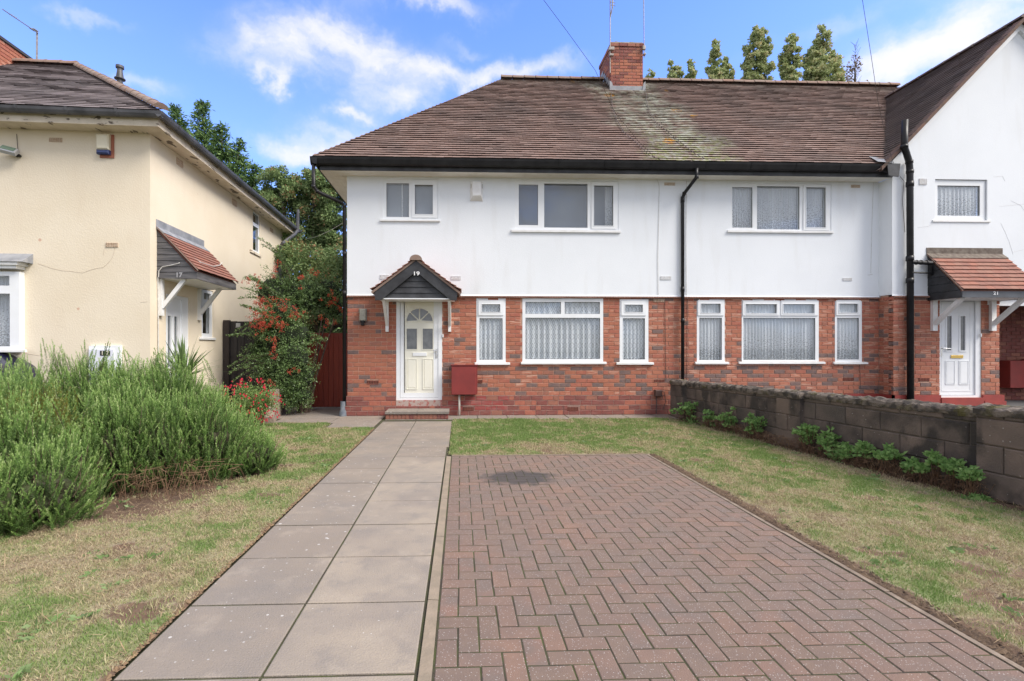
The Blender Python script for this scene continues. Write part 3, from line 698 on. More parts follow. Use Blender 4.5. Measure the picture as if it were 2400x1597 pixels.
# left slope of the gable roof
VY = 9.60; ql = sqrt(1+GT*GT); XB = 8.42
gS = Vector((1, 0, GT)).normalized(); gN = Vector((-GT, 0, 1)).normalized()
def gylo(s): return 0
def gyhi(s):
    x = XB+s/ql; z = GZ-GT*(XGC-x); return max(yv(z)-VY+.02, .1)
tg = MB(); tiles(tg, (XB, VY, GZ-GT*(XGC-XB)), (0,1,0), gS, gN, (XGC-XB)*ql, gylo, gyhi, g=.115)
tg.build('gable_roof_tiles', TILED, H21, kind='stuff')  # slope turned away from the sun, its shade put into a darker tile colour
gd = MB(); zB = GZ-GT*(XGC-XB); XB2 = 2*XGC-XB
gd.add([(XB,VY,zB),(XGC,VY,GZ),(XGC,yv(GZ)+.1,GZ),(XB,yv(zB)+.1,zB),(XB2,VY,zB),(XB2,yv(zB),zB)], [(0,3,2,1),(1,2,5,4)]); gd.build('gable_roof_deck', TILED, H21)
ridge_run((XGC, VY, GZ+.0), (XGC, yv(GZ), GZ+.0), H21, me=half_round(.305, .09).mesh('ridge_tile', mat('brown_ridge', (.12,.075,.06), (.09,.06,.05), scale=4)))
# verge: brown undercloak and white barge board
vg = MB(); 
def rake(mb, d0, d1, y0, y1, side=1):
    x0 = XB+.05 if side > 0 else XB2-.05
    mb.prism([(x0, GZ-GT*(XGC-XB-.05)-d1), (XGC, GZ-d1), (XGC, GZ-d0), (x0, GZ-GT*(XGC-XB-.05)-d0)], y0, y1)
rake(vg, -.035, .045, VY-.012, YG+.02); rake(vg, -.035, .045, VY-.012, YG+.02, -1); vg.build('verge_tiles', mat('verge_brown', (.17,.095,.070), (.10,.07,.055), scale=9, rough=.9, bump=.4), H21)
vg = MB(); 
for sd_ in (1, -1): 
    x0 = XGC-sd_*2.45; vg.prism([(x0, GZ-GT*2.45-.20), (XGC, GZ-.20), (XGC, GZ-.046), (x0, GZ-GT*2.45-.046)], YG-.055, YG-.001)
vg.build('barge_board', UPVC, H21)
vl = MB(); p0 = Vector((8.50, EY-.02, EZ+.03)); vl.add([p0+Vector((-.12,-.05,.0)), p0+Vector((.22,-.05,-.02)), p0+Vector((.2,.25,.2)), p0+Vector((-.05,.25,.22))], [(0,1,2,3)]); vl.build('valley_lead', LEAD, H21)
# --- gutters, fascia, soffit
FY = 9.74
for (h, x0, x1) in ((H19, -2.92, XS), (H21, XS, XR-.02)):
    f0 = max(x0, -2.79); mb = MB(); mb.box(f0, x1, FY, FY+.022, SOFZ-.004, 5.08); mb.build('fascia', BLACKB, h)
    mb = MB(); gutter(mb, I4, x0, x1, FY-.004, 4.955); g = mb.build('gutter', BLACKP, h)
    x = x0+.25
    bk = MB()
    while x < x1: gutter(bk, I4, x, x+.028, FY-.003, 4.950, [(p[0]*1.05, p[1]*1.02) for p in gutter_profile()]); x += .92
    bk.build('gutter_bracket', BLACKP, h)
sf = MB()
for i in range(3): sf.box(-2.765, XS, FY+.022+i*.118, FY+.022+(i+1)*.118-.004, SOFZ, SOFZ+.02)
for i in range(4): sf.box(-2.765+i*.118, -2.765+(i+1)*.118-.004, 10.1, 17.3, SOFZ, SOFZ+.02)
sf.build('soffit_boards', SOFFIT, H19)
sf = MB(); sf.box(XS, XR-.03, FY+.022, 10.1, SOFZ, SOFZ+.02); sf.build('soffit_boards', SOFFIT, H21)
sb = MB(); sb.box(-2.79, -2.767, FY, 17.5, SOFZ-.004, 5.07); sb.build('side_fascia', BLACKB, H19)
mb = MB(); gutter(mb, Matrix(((0,1,0,-2.785),(-1,0,0,0),(0,0,1,0),(0,0,0,1))), -17.5, -(FY-.125), 0, 4.955); mb.build('side_gutter', BLACKP, H19)
bx = MB(); bx.prism([(XR-.27,5.10),(XR+.005,5.10),(XR-.03,SOFZ-.05),(XR-.24,SOFZ-.02)], FY-.15, FY-.127); bx.build('gutter_end_box', BLACKB, H21)

# --- chimney
CX0, CX1, CY0, CY1, CZ = 4.05, 4.92, 13.10, 14.2, 9.60
ch = MB(); ch.box(CX0+.012, CX1-.012, CY0+.012, CY1-.012, 7.9, CZ); chim = ch.build('chimney', mat('pale_mortar', (.42,.35,.30), (.30,.24,.2), scale=9, rough=.95), H19)
MC = Matrix.Translation((0, CY0, 0)); MCL = Matrix(((0, 1, 0, CX0), (-1, 0, 0, CY1), (0, 0, 1, 0), (0, 0, 0, 1)))
cb = []
palc = lambda a, c: (6 if rnd.random() < .3 else 1 if rnd.random() < .5 else 0) if c < 9.35 else (4 if rnd.random() < .5 else 6)
lay(MC, CX0, CX1, 8.40, 9.50, [], 0, palc, cb); lay(MC, CX0-.02, CX1+.02, 9.50, CZ, [], -.02, palc, cb, course=.1)
lay(MCL, 0, CY1-CY0, 8.30, 9.50, [], 0, palc, cb); lay(MCL, -.02, CY1-CY0+.02, 9.50, CZ, [], -.02, palc, cb, course=.1)
for (M, a0, a1, z0, z1, b, mi, v) in cb:
    link('brick', brick_mesh(v, mi)[1], chim, mw=M @ Matrix.Translation((a0, b, z0)) @ Matrix.Diagonal((a1-a0, 1, z1-z0, 1)))
fl = MB(); fl.box(CX0+.0, CX1-.0, CY0-.03, CY0-.012, 8.25, 8.43); fl.prism([(CX0-.05,8.20),(CX0+.06,8.22),(CX0+.02,8.50),(CX0-.05,8.56)], CY0-.045, CY0-.031)
fl.prism([(CX1-.05,8.22),(CX1+.06,8.20),(CX1+.05,8.56),(CX1-.0,8.50)], CY0-.045, CY0-.031)
for i in range(6): z = 8.30+i*.135; fl.box(CX0-.014, CX0-.004, CY0-.03+i*.145, CY0+.20+i*.145, z+.0, z+.26)
fl.build('lead_flashing', LEAD, chim)
CEM = mat('cement_flaunching', (.40,.38,.33), (.30,.28,.24), scale=8, rough=.95, bump=.4)
ck = MB(); ck.box(CX0-.0, CX1, CY0, CY1, CZ, CZ+.03); ck.build('flaunching', CEM, chim)
for x in (4.27, 4.68):
    p = MB(); p.ring([(.14,0),(.14,.05),(.12,.09),(.11,.13),(.05,.17),(.0,.18)], (x, CY0+.3, CZ+.03), 16); p.build('chimney_pot', mat('dark_cowl', (.10,.085,.07), (.16,.13,.1), scale=10), chim, smooth=True)

# --- down pipes of the terrace
def pipe(name, pts, r, m, parent, collars=(), n=12, brk=()):
    mb = MB(); mb.tube(pts, r, n)
    for z, x, y in collars: mb.tube([(x, y, z-.05), (x, y, z+.05)], r*1.17, n)
    for p in pts[1:-1]: mb.tube([Vector(p)-Vector((0,0,.03)), Vector(p)+Vector((0,0,.03))], r*1.14, n)
    o = mb.build(name, m, parent, smooth=False); 
    for p in o.data.polygons: p.use_smooth = len(p.vertices) == 4
    return o
pipe('down_pipe', [(-2.86,9.66,4.95),(-2.86,9.66,4.52),(-2.80,9.70,4.44),(-2.42,10.05,4.33),(-2.368,10.10,4.27),(-2.368,10.10,.12)], .036, BLACKP, H19, [(2.5,-2.368,10.10),(3.3,-2.368,10.10)])
mb = MB(); mb.ring([(.05,.30),(.05,.14),(.075,.08),(.08,0)], (-2.39, 10.06, 0), 12); mb.build('drain_shoe', mat('blue_grey_iron', (.10,.12,.15), (.2,.22,.24), scale=10), H19, smooth=True)
p1 = atY(1635,396,9.62); p2 = atY(1635,418,9.66); p3 = atY(1600,458,10.03); pb = (p3.x, 10.03, .1)
pipe('down_pipe', [(p1.x,9.66,4.97),(p1.x,9.66,4.80),(p3.x+.02,10.0,p3.z+.03),(p3.x,10.03,p3.z-.06),pb], .034, BLACKP, H21, [(p3.z-.10,p3.x,10.03),(2.6,p3.x,10.03),(1.95,p3.x,10.03)])
q = atY(2132.5,617,9.66); qt = atY(2116,285,9.60); q2 = atY(2114,344,9.6); q3 = atY(2131,380,9.66)
X0 = q.x
pipe('soil_pipe', [(qt.x,9.55,qt.z),(q2.x,9.55,q2.z-.02),(q3.x,9.66,q3.z),(X0,9.66,q3.z-.2),(X0+.015,9.66,.1)], .058, BLACKP, H21, [(q3.z-.45,X0,9.66),(3.2,X0,9.66),(2.75,X0,9.66)], n=14)
mb = MB(); mb.tube([(X0,9.62,3.12),(X0+.42,9.62,3.10)], .042, 12); mb.tube([(X0,9.62,2.91),(X0+.45,9.62,2.90)], .018, 10); mb.tube([(X0+.40,9.62,3.12),(X0+.44,9.66,2.86)], .03, 10)
for dx in (.09,.18,.30): mb.tube([(X0+dx,9.62,3.115),(X0+dx+.02,9.62,3.114)], .05, 12)
mb.build('waste_pipe', BLACKP, H21)
# cables on the facade
CBL = mat('white_cable', (.62,.62,.60), (.5,.48,.45), scale=20, rough=.6); CBD = mat('dark_cable', (.05,.045,.045), (.10,.07,.06), scale=20, rough=.6)
def cable(pts, parent, m, b=10.06, r=.0045): 
    P = [atY(x, y, b) for x, y in pts]; MB().tube(P, r, 5).build('cable', m, parent)
cable([(1547,412),(1538,419),(1543,428),(1545,438),(1544,520),(1542,600),(1543,694)], H19, CBL, 10.065)
cable([(1558,704),(1560,800),(1560.7,893)], H19, CBD, 10.09)
cable([(1609,424),(1608,560),(1609,694)], H21, CBL, 10.065); cable([(1611,702),(1610,895)], H21, CBD, 10.09)
cable([(2047,427),(2044,520),(2041,640)], H21, CBL, 10.065, .003); cable([(2034,645),(2045,643)], H21, CBL, 10.06, .005)
cable([(2015,855),(2016,880),(2017,911),(2060,914),(2089,915)], H21, CBD, 10.085); cable([(2095,915),(2128,911)], H21, CBD, 9.73)
cable([(2108,412),(2119,425),(2115,470),(2121,545)], H21, CBD, 9.72)

# --- doors
DW = mat('cream_door_skin', (.80,.785,.68), (.78,.76,.65), scale=4, rough=.4)
BRASS = mat('brass', (.75,.52,.16), rough=.3, metal=.9)
CHROME = mat('chrome', (.7,.7,.7), rough=.2, metal=1)
def sub(M, a0, a1, b0, b1, c0, c1): return MB(M).box(a0, a1, b0, b1, c0, c1)
def raised(mb, a0, a1, c0, c1, b, w=.018):
    mb.panel(a0, a1, c0, c1, [(a0+w, a1-w, c0+w, c1-w)], b-.010, b-.0005)
    mb.cbox(a0+w*1.9, a1-w*1.9, b-.008, b+.004, c0+w*1.9, c1-w*1.9, .006)
a0, a1, c0, c1 = DOOR19
mb = MB(M19); r_ = .075; mb.panel(a0, a1, c0, c1, [(a0+r_, a1-r_, c0+.05, c1-.1)], .0, .08); d19 = mb.build('front_door', UPVC, H19, label='cream panelled front door with a fan of glass')
# white leaf edge and cream skin
l0, l1, m0, m1 = a0+.082, a1-.075-.0, c0+.055, c1-.105
leaf = MB(M19); leaf.panel(l0, l1, m0, m1, [(l0+.07, l1-.095, m0+.09, m1+.1)], .012, .055); leaf.build('leaf_frame', UPVC, d19)
sx0, sx1 = l0+.071, l1-.096; sk = MB(M19); zt = lambda py: on(M19, 965, py)[1]; xt = lambda px: on(M19, px, 820)[0]
zz = lambda zy: zt(580+zy/3.733); xx = lambda zx: xt(860+zx/3.733)
sx0, sx1 = xx(330), xx(592)
glassr = [(xx(347), xx(437), zz(892), zz(712)), (xx(487), xx(576), zz(892), zz(712))]
sk.panel(sx0, sx1, m0+.091, m1+.0, glassr, .018, .045)
raised(sk, xx(343), xx(440), zz(1245), zz(975), .018); raised(sk, xx(487), xx(583), zz(1245), zz(975), .018)
sk.build('door_skin', DW, d19)
for g in glassr:
    MB(M19).box(g[0]-.003, g[1]+.003, .026, .032, g[2]-.003, g[3]+.003).build('pane', GLASSD, d19)
    s2 = MB(M19); s2.panel(g[0]-.014, g[1]+.014, g[2]-.014, g[3]+.014, [g], .010, .0175); s2.build('bead', DW, d19)
fc = (xx(460), zz(650)); fr = (xx(577)-xx(460))
def arc_pts(r, t0, t1, n=8): return [(fc[0]+r*cos(t0+(t1-t0)*i/n), fc[1]+r*sin(t0+(t1-t0)*i/n)) for i in range(n+1)]
for i in range(4):
    t0 = i*pi/4+.045; t1 = (i+1)*pi/4-.045
    poly = [(fc[0]+.04*cos((t0+t1)/2), fc[1]+.015+.03*sin((t0+t1)/2))]+arc_pts(fr-.008, t0, t1)
    MB(M19).prism(poly, .0125, .0175).build('fan_pane', GLASSD, d19)
fb = MB(M19)
fb.tube([(x, .0135, z) for x, z in arc_pts(fr+.002, 0, pi, 16)], .009, 6); fb.tube([(fc[0]-fr, .0135, fc[1]), (fc[0]+fr, .0135, fc[1])], .009, 6)
for t in (pi/4, pi/2, 3*pi/4): fb.tube([(fc[0]+.03*cos(t), .0135, fc[1]+.03*sin(t)), (fc[0]+fr*cos(t), .0135, fc[1]+fr*sin(t))], .0075, 6)
fb.tube([(x, .0135, z) for x, z in arc_pts(.035, 0, pi, 6)], .009, 6); fb.build('fan_bead', DW, d19)
MB(M19).cbox(xx(400), xx(523), .004, .018, zz(952), zz(922), .004).build('letter_box', UPVC, d19)
hd = MB(M19); hd.cbox(xx(603), xx(615), -.004, .011, zz(968), zz(893), .003); hd.tube([(xx(609), -.02, zz(904)), (xx(580), -.03, zz(903))], .009, 8); hd.tube([(xx(609), .0, zz(904)), (xx(609), -.028, zz(904))], .009, 8); hd.build('handle', CHROME, d19)
MB(M19).box(a0, a1, -.03, .1, .10+.005, .315-.001).build('threshold', mat('peeling_threshold', (.42,.33,.29), (.36,.12,.10), scale=14, rough=.95, bump=.5, lo=.5, hi=.6), H19)
# --- door 21
a0, a1, c0, c1 = DOOR21
X5 = lambda zx, b=0: on(MG, 2000+zx/3.5625, 820, b)[0]; Z5 = lambda zy, b=0: on(MG, 2250, 560+zy/3.5625, b)[1]
mb = MB(MG); mb.panel(a0, a1, c0, c1, [(X5(738), X5(1030), Z5(1308), Z5(520))], .02, .10); d21 = mb.build('front_door', UPVC, H21, label='white front door with two tall narrow panes')
gl = [(X5(797), X5(836), Z5(932), Z5(645)), (X5(910), X5(950), Z5(932), Z5(645))]
sk = MB(MG); sk.panel(X5(741), X5(1027), Z5(1305), Z5(523), gl, .045, .085)
raised(sk, X5(785), X5(865), Z5(1218), Z5(1018), .045, .012); raised(sk, X5(900), X5(980), Z5(1218), Z5(1018), .045, .012)
sk.panel(X5(752), X5(1000), Z5(1275), Z5(540), [(X5(760), X5(992), Z5(1267), Z5(548))], .040, .0445)
for g in gl: sk.panel(g[0]-.03, g[1]+.03, g[2]-.03, g[3]+.03, [g], .034, .0445)
sk.build('door_leaf', UPVC, d21)
for g in gl:
    MB(MG).box(g[0]-.003, g[1]+.003, .055, .06, g[2]-.003, g[3]+.003).build('pane', GLASSD, d21)
MB(MG).cbox(X5(830), X5(932), .03, .0445, Z5(998), Z5(972), .004).build('letter_box', BRASS, d21)
hd = MB(MG); hd.cbox(X5(743), X5(755), .028, .0445, Z5(980), Z5(903), .003); hd.tube([(X5(749), .0, Z5(914)), (X5(815), -.005, Z5(918))], .01, 8); hd.tube([(X5(749), .03, Z5(914)), (X5(749), .0, Z5(914))], .01, 8); hd.build('handle', CHROME, d21)

# --- canopy of 19
CN = H19
def text_obj(txt, size, M, parent, m, ext=.002, name='house_number', wide=1.0):
    cu = bpy.data.curves.new('txt', 'FONT'); cu.body = txt; cu.size = size; cu.extrude = ext; cu.align_x = 'CENTER'; cu.align_y = 'CENTER'; cu.offset = size*.025
    o = bpy.data.objects.new('tmp', cu); COL.objects.link(o); dg = bpy.context.evaluated_depsgraph_get(); me = bpy.data.meshes.new_from_object(o.evaluated_get(dg))
    bpy.data.objects.remove(o); me.transform(Matrix.Rotation(radians(90), 4, 'X')); me.transform(Matrix.Diagonal((wide, 1, 1, 1))); me.transform(M)
    me.materials.clear(); me.materials.append(m); return link(name, me, parent)
WHITEP = mat('white_number_paint', (.8,.8,.8), rough=.5)
Yc = 9.50; XC = -.861; hw = .80; apz = 3.07; eaz = 2.49
cn = MB(); cn.prism([(XC-hw+.05, 2.345), (XC+hw-.05, 2.345), (XC, apz-.07)], Yc+.10, 10.075); canopy = cn.build('canopy', BLACKB, CN, label='small gabled canopy over the cream front door')
MB().box(XC-hw+.06, XC+hw-.06, Yc+.02, 10.07, 2.325, 2.344).build('ceiling_board', UPVC, canopy)
zs = [2.33, 2.45, 2.565, 2.68, 2.79]
def gx(z): return max(.02, (apz-.10-z)/(apz-.10-2.31)*(hw-.04))
for i, z in enumerate(zs):
    z1 = zs[i+1]+.012 if i < 4 else 2.92
    pts = [(XC-gx(z), z), (XC+gx(z), z), (XC+gx(z1), z1), (XC-gx(z1), z1)]
    v = [(pts[0][0], Yc+.05, pts[0][1]), (pts[1][0], Yc+.05, pts[1][1]), (pts[2][0], Yc+.068, pts[2][1]), (pts[3][0], Yc+.068, pts[3][1])]
    MB().add(v+[(p[0], Yc+.10, p[2]) for p in v], [(0,1,2,3),(0,4,5,1),(3,2,6,7)]).build('weather_board', BLACKB, canopy)
bl = .155
for sg in (-1, 1):
    x_e = XC+sg*(hw+.0)
    pts = [(XC, apz+.0), (XC, apz-bl-.06), (XC+sg*(hw-.13), 2.305), (x_e-sg*.02, 2.30), (x_e, 2.46), (XC+sg*(hw-.12), 2.56)]
    if sg > 0: pts = pts[::-1]
    MB().prism(pts, Yc, Yc+.028).build('barge_board', BLACKB, canopy)
n19 = text_obj('19', .10, Matrix.Translation((XC+.005, Yc-.003, 2.815)), canopy, WHITEP, wide=1.35)
PT = MB(); PT.add([(0,0,.002),(.165,0,.002),(.165,.15,-.022),(0,.15,-.022),(0,0,.014),(.165,0,.014),(.163,.15,-.012),(.002,.15,-.012)], [(4,5,6,7),(0,1,5,4),(1,2,6,5),(3,0,4,7),(2,3,7,6),(0,3,2,1)])
PTM = PT.mesh('tile', PTILE)
def tile_piece(O, U, S, parent, lift=.02, name='tile', data=None, sx=1.0):
    U, S = Vector(U).normalized(), Vector(S).normalized(); Nn = U.cross(S).normalized(); O = Vector(O)+Nn*lift
    t = rnd.uniform(-.004, .004); O = O+S*t; U2 = U*sx
    link(name, data or PTM, parent, mw=Matrix(((U2.x,S.x,Nn.x,O.x),(U2.y,S.y,Nn.y,O.y),(U2.z,S.z,Nn.z,O.z),(0,0,0,1))))
nT = 8
for sg in (-1, 1):
    E = Vector((XC+sg*(hw+.06), 0, eaz-.03)); T_ = Vector((XC+sg*.04, 0, apz+.02)); S = (T_-E); SLn = S.length; S.normalize()
    for k in range(nT):
        t = k/nT; base = E+S*(SLn*t)
        kick = .035*max(0, 1-t*3.2)
        for j in range(4):
            y = Yc-.045+j*.157
            U = Vector((0, 1, 0)) if sg > 0 else Vector((0, -1, 0)); yy = y if sg > 0 else y+.157
            tile_piece((base.x, yy, base.z+kick), U, S-Vector((0, 0, .10*max(0, 1-t*3.2))), canopy, .018, sx=.95)
    dd = MB(); nrm = Vector((0,1,0)).cross(S) if sg > 0 else Vector((0,-1,0)).cross(S)
    P_ = [E-nrm*.0, T_-nrm*.0, T_-nrm*.04, E-nrm*.04]
    dd.add([(p.x, Yc-.02, p.z) for p in P_]+[(p.x, 10.075, p.z) for p in P_], [(0,1,2,3),(7,6,5,4),(1,0,4,5),(2,1,5,6),(3,2,6,7),(0,3,7,4)]); dd.build('tile_bed', RIDGE, canopy)
ridge_run((XC, Yc-.06, apz+.0), (XC, 10.08, apz+.0), canopy, me=half_round(.31, .115, 12).mesh('ridge_tile', RIDGE), name='ridge_tile')
def bracket(M, a, zt_, zb_, proj, parent, w=.06, m=SILLW, arm=False, bz=None):
    mb = MB(M); mb.box(a-w/2, a+w/2, -.06, -.0, zb_, zt_)
    L1 = Vector((a, -.05, bz or zb_+.14)); L2 = Vector((a, -proj, zt_)); d = (L2-L1).normalized(); n = Vector((0, -d.z, d.y)).normalized()*.032
    vs = []
    for s in (-w*.42, w*.42):
        for p in (L1-n, L2-n, L2+n, L1+n): vs.append((p.x+s, p.y, p.z))
    mb.add(vs, [(0,1,2,3),(7,6,5,4),(0,4,5,1),(1,5,6,2),(2,6,7,3),(3,7,4,0)])
    return mb.build('bracket', m, parent)
bracket(M19, on(M19, 908, 740)[0], 2.325, on(M19, 907, 778)[1], .50, canopy); bracket(M19, on(M19, 1054, 740)[0], 2.325, on(M19, 1054, 778)[1], .50, canopy)

# --- lean-to canopy builder (numbers 21 and 17)
def leanto(M, parent, a0, a1, ct, ce, proj, board, label, courses=8, flash=.22, flm=None, cheek_lines=6, front=None, vis='left'):
    base = MB(M); S = Vector((0, proj, ct-ce)); SLn = S.length; S.normalize(); U = Vector((1, 0, 0)); nrm = U.cross(S)
    dk_ = MB(M); E0 = Vector((a0, -proj, ce)); 
    vs = []
    for a in (a0+.03, a1-.03):
        for (bb, cc) in ((-proj+.03, ce-.02), (-.0, ct-.03), (-.0, ct-.08), (-proj+.03, ce-.07)): vs.append((a, bb, cc))
    dk_.add(vs, [(0,1,2,3),(7,6,5,4),(0,4,5,1),(1,5,6,2),(2,6,7,3),(3,7,4,0)])
    can = dk_.build('canopy', PTILE, parent, label=label)
    cz = ce-.15
    # underside, front board and cheeks
    MB(M).box(a0+.04, a1-.04, -proj+.05, -.002, cz+.005, cz+.02).build('ceiling_board', SILLW, can)
    MB(M).box(a0+.02, a1-.02, -proj+.02, -proj+.045, cz, ce-.03).build('fascia_board', front or board, can)
    n = cheek_lines
    for side in (0, 1):
        aa = a0+.02 if side == 0 else a1-.045
        for i in range(n):
            z0 = cz+(ct-.06-cz)*i/n; z1 = cz+(ct-.06-cz)*(i+1)/n
            def bz(z): return -proj+.03+max(0, (z-(ce-.04))/(ct-ce))*proj
            b0_, b1_ = bz(z0+.0), bz(z1)
            if b0_ > -.03: continue
            fa = aa if side == 0 else aa+.025; ia = aa+.024 if side == 0 else aa; o_ = -.006 if side == 0 else .006
            vv = [(fa+o_, min(b0_, -.01), z0), (fa+o_, -.003, z0), (fa, -.003, z1-.004), (fa, min(b1_, -.004), z1-.004), (ia, min(b0_, -.01), z0), (ia, -.003, z0), (ia, -.003, z1-.004), (ia, min(b1_, -.004), z1-.004)]
            MB(M).add(vv, [(0,1,2,3),(7,6,5,4),(0,4,5,1),(1,5,6,2),(2,6,7,3),(3,7,4,0)]).build('weather_board', board, can)
    g = (SLn-flash*.75)/courses; nt_ = round((a1-a0)/.165); w = (a1-a0)/nt_
    M3 = M.to_3x3(); Uw = M3 @ U; Sw = M3 @ S
    for k in range(courses):
        for j in range(nt_+(k % 2)):
            u0 = j*w-(w/2 if k % 2 else 0); u1 = min(u0+w, a1-a0); u0 = max(u0, 0)
            if u1-u0 < .02: continue
            P = M @ (E0+U*(u0+.001)+S*(k*g-.01)); tile_piece(P, Uw, Sw, can, .016, sx=(u1-u0-.002)/.165)
    # lead or mortar flashing along the wall
    fl = MB(M); f0 = E0+S*(SLn-flash*.75)+nrm*.024; f1 = Vector((a0, -.012, ct+.0)); f2 = Vector((a0, -.012, ct+.12))
    vs = []
    for da in (-.01, a1-a0+.01):
        for p in (f0, f1, f2, f2+Vector((0,.012,0)), f1-nrm*.03, f0-nrm*.02): vs.append((p.x+da, p.y, p.z))
    fl.add(vs, [(0,1,7,6)[::-1],(1,2,8,7)[::-1],(2,3,9,8)[::-1],(3,4,10,9)[::-1],(4,5,11,10)[::-1],(5,0,6,11)[::-1],(0,1,2,3,4,5),(11,10,9,8,7,6)]); fl.build('flashing', flm or LEAD, can)
    # white verge strip under the tile edge
    for aa in (a0-.012, a1-.002):
        vs = []
        for a in (aa, aa+.014):
            for (bb, cc) in ((-proj-.01, ce-.025), (-.01, ct-.02), (-.01, ct+.0), (-proj-.01, ce-.002)): vs.append((a, bb, cc))
        MB(M).add(vs, [(0,1,2,3),(7,6,5,4),(0,4,5,1),(1,5,6,2),(2,6,7,3),(3,7,4,0)]).build('verge_strip', RIDGE, can)
    return can, cz
a0 = on(MG, 2172, 590)[0]
FLM = mat('mossy_mortar_flashing', (.11,.085,.07), (.20,.17,.14), scale=12, rough=.95, bump=.5)
GREYB = mat('grey_painted_board', (.10,.11,.125), (.075,.08,.09), scale=4, rough=.5)
can21, cz21 = leanto(MG, H21, a0, a0+1.60, 3.32, 2.50, .72, BLACKB, 'red tiled lean-to canopy over the white front door', flm=FLM, front=GREYB)
text_obj('21', .085, Matrix.Translation((atY(2334, 688, YG-.70).x, YG-.704, atY(2334, 688, YG-.70).z)), can21, WHITEP, wide=1.3)
bracket(MG, on(MG, 2186, 740)[0], cz21+.005, on(MG, 2186, 776)[1], .60, can21, w=.10); bracket(MG, on(MG, 2323, 740, )[0], cz21+.005, on(MG, 2323, 776)[1], .60, can21, w=.10)
# covered passage beside the door of 21
pr = MB(); pr.box(XPIER-.10, XPIER-.002, YG+.13, YG+1.3, 0, BTOP+.03); pr.box(XPIER-.1, 16, YG+1.3, YG+1.4, 0, BTOP+.03); pr.build('passage_wall', mat('passage_brick', (.16,.07,.05), (.22,.10,.075), scale=9, rough=.95, bump=.5), H21)
pb_ = []
PASS = Matrix.Translation((0, YG+1.3, 0)); lay(PASS, XPIER-.08, XG2-.1, 0, BTOP, [], -.01, lambda a, c: (6 if rnd.random() < .7 else 4), pb_)
mb = MB()
for (M, u0, u1, z0, z1, b, mi, v) in pb_: mb.m = mi; t = brick_mesh(v, mi)[0]; mb.add(t.v, t.f, M @ Matrix.Translation((u0, b, z0)) @ Matrix.Diagonal((u1-u0, 1, z1-z0, 1)))
mb.build('passage_bricks', BRALL, H21, kind='stuff')
mb = MB(MG); mb.box(XPIER-.26, XG2, -.0, .12, on(MG, 2380, 717)[1], BTOP+.029); mb.build('passage_lintel', UPVC, H21)
r = rect(PASS, 2350, 2392, 845, 908); MB(PASS).cbox(r[0]-.1, r[1], -.25, -.02, r[2], r[3], .01).box(r[1]+.001, r[1]+.12, -.34, -.02, r[2]+.03, r[3]+.03).build('passage_cupboard', REDPAINT, H21)
mb = MB(); mb.box(XPIER-.1, 16, YG+.12, YG+1.3, BTOP+.03, BTOP+.06); mb.build('passage_ceiling', DARK, H21)
# ================================================================ house 17
CREAM = mat('cream_masonry_paint', (.75,.665,.525), (.71,.62,.475), scale=1.1, rough=.9, bump=.35, bscale=45, sub=noise_streak((.60,.47,.34), .18), spots=[(1.6, .035, (.58,.36,.26))])
CREAMD = mat('flaking_cream_board', (.70,.62,.50), (.60,.52,.41), scale=6, rough=.85, bump=.4, sub=noise_streak((.10,.075,.055), .9, (3, 1.0, 8), .60, .63))
GREYPIPE = mat('dull_grey_gutter', (.045,.047,.052), (.10,.10,.11), scale=3, rough=.45)
OLDB = mat('weathered_black_board', (.055,.055,.06), (.13,.125,.13), scale=3, rough=.8, bump=.5, stretch=(1, 1, 9))
H17 = thing('detached_house', C17, 'cream rendered house 17 with flaking eaves and a side door under a tiled canopy', 'house', rot=A17)
EH = SOFZ; s1_ = on(M17S, 657/1*1.0187, 549)[0] if False else None
side_len = on(M17S, 669, 549)[0]; print('side_len', side_len, 'front soffit c', on(M17F, 300, 313)[1], 'side soffit c', on(M17S, 669, 549)[1])
side_len = 7.0
def u(M, x0, x1, y0, y1): 
    r = rect(M, x0, x1, y0, y1); print([round(v, 2) for v in r]); return r
# side wall windows / door
wU = window(M17S, H17, (591,607.5,500,592), [(592.6,605,503.5,524),(592.6,605,532,588)], sill=(588,613,592,597), b=.02, sm=CREAMD)
wL = window(M17S, H17, (470,497.5,680,791), [(475.5,491.5,688,703),(475,491,721,782)], [(472,496,682,711)], sill=(470,506.5,792,796.5), b=.02)
D17 = rect(M17S, 389, 443.5, 672, 980); D17 = (D17[0], D17[1], .28, 2.33); print('door17', D17)
wF = window(M17F, H17, (-160,45,636,820), [(-140,22,646,669),(-130,23,688,812)], sill=(-170,56,821,826), b=-.10, depth=.14)
mb = MB(M17S); mb.panel(-.0, side_len, 0, EH, [wU, wL, D17], 0, .12)
mb.M = M17F; fr_ = (wF[0]+.02, wF[1]-.02, wF[2]+.02, wF[3]-.02)
mb.panel(-9, -.1205, 0, EH, [fr_], 0, .12); mb.M = R17; mb.box(-9, 0, side_len-.1, side_len, 0, EH); mb.box(-9, -8.9, 0, side_len, 0, EH)
mb.build('rendered_walls', CREAM, H17)
for M, x0, x1, y0, y1 in ((M17F,115.5,145,323.5,333),(M17F,248,276.5,569.5,579.5),(M17S,414,429,374,389.5),(M17S,544.5,555,469,482.5),(M17S,633,640,536,544)):
    airbrick(M, x0, x1, y0, y1, H17, AIRC, b=-.006)
airbrick(M17F, 59, 82, 878.5, 887.5, H17, AIRT, b=-.006)
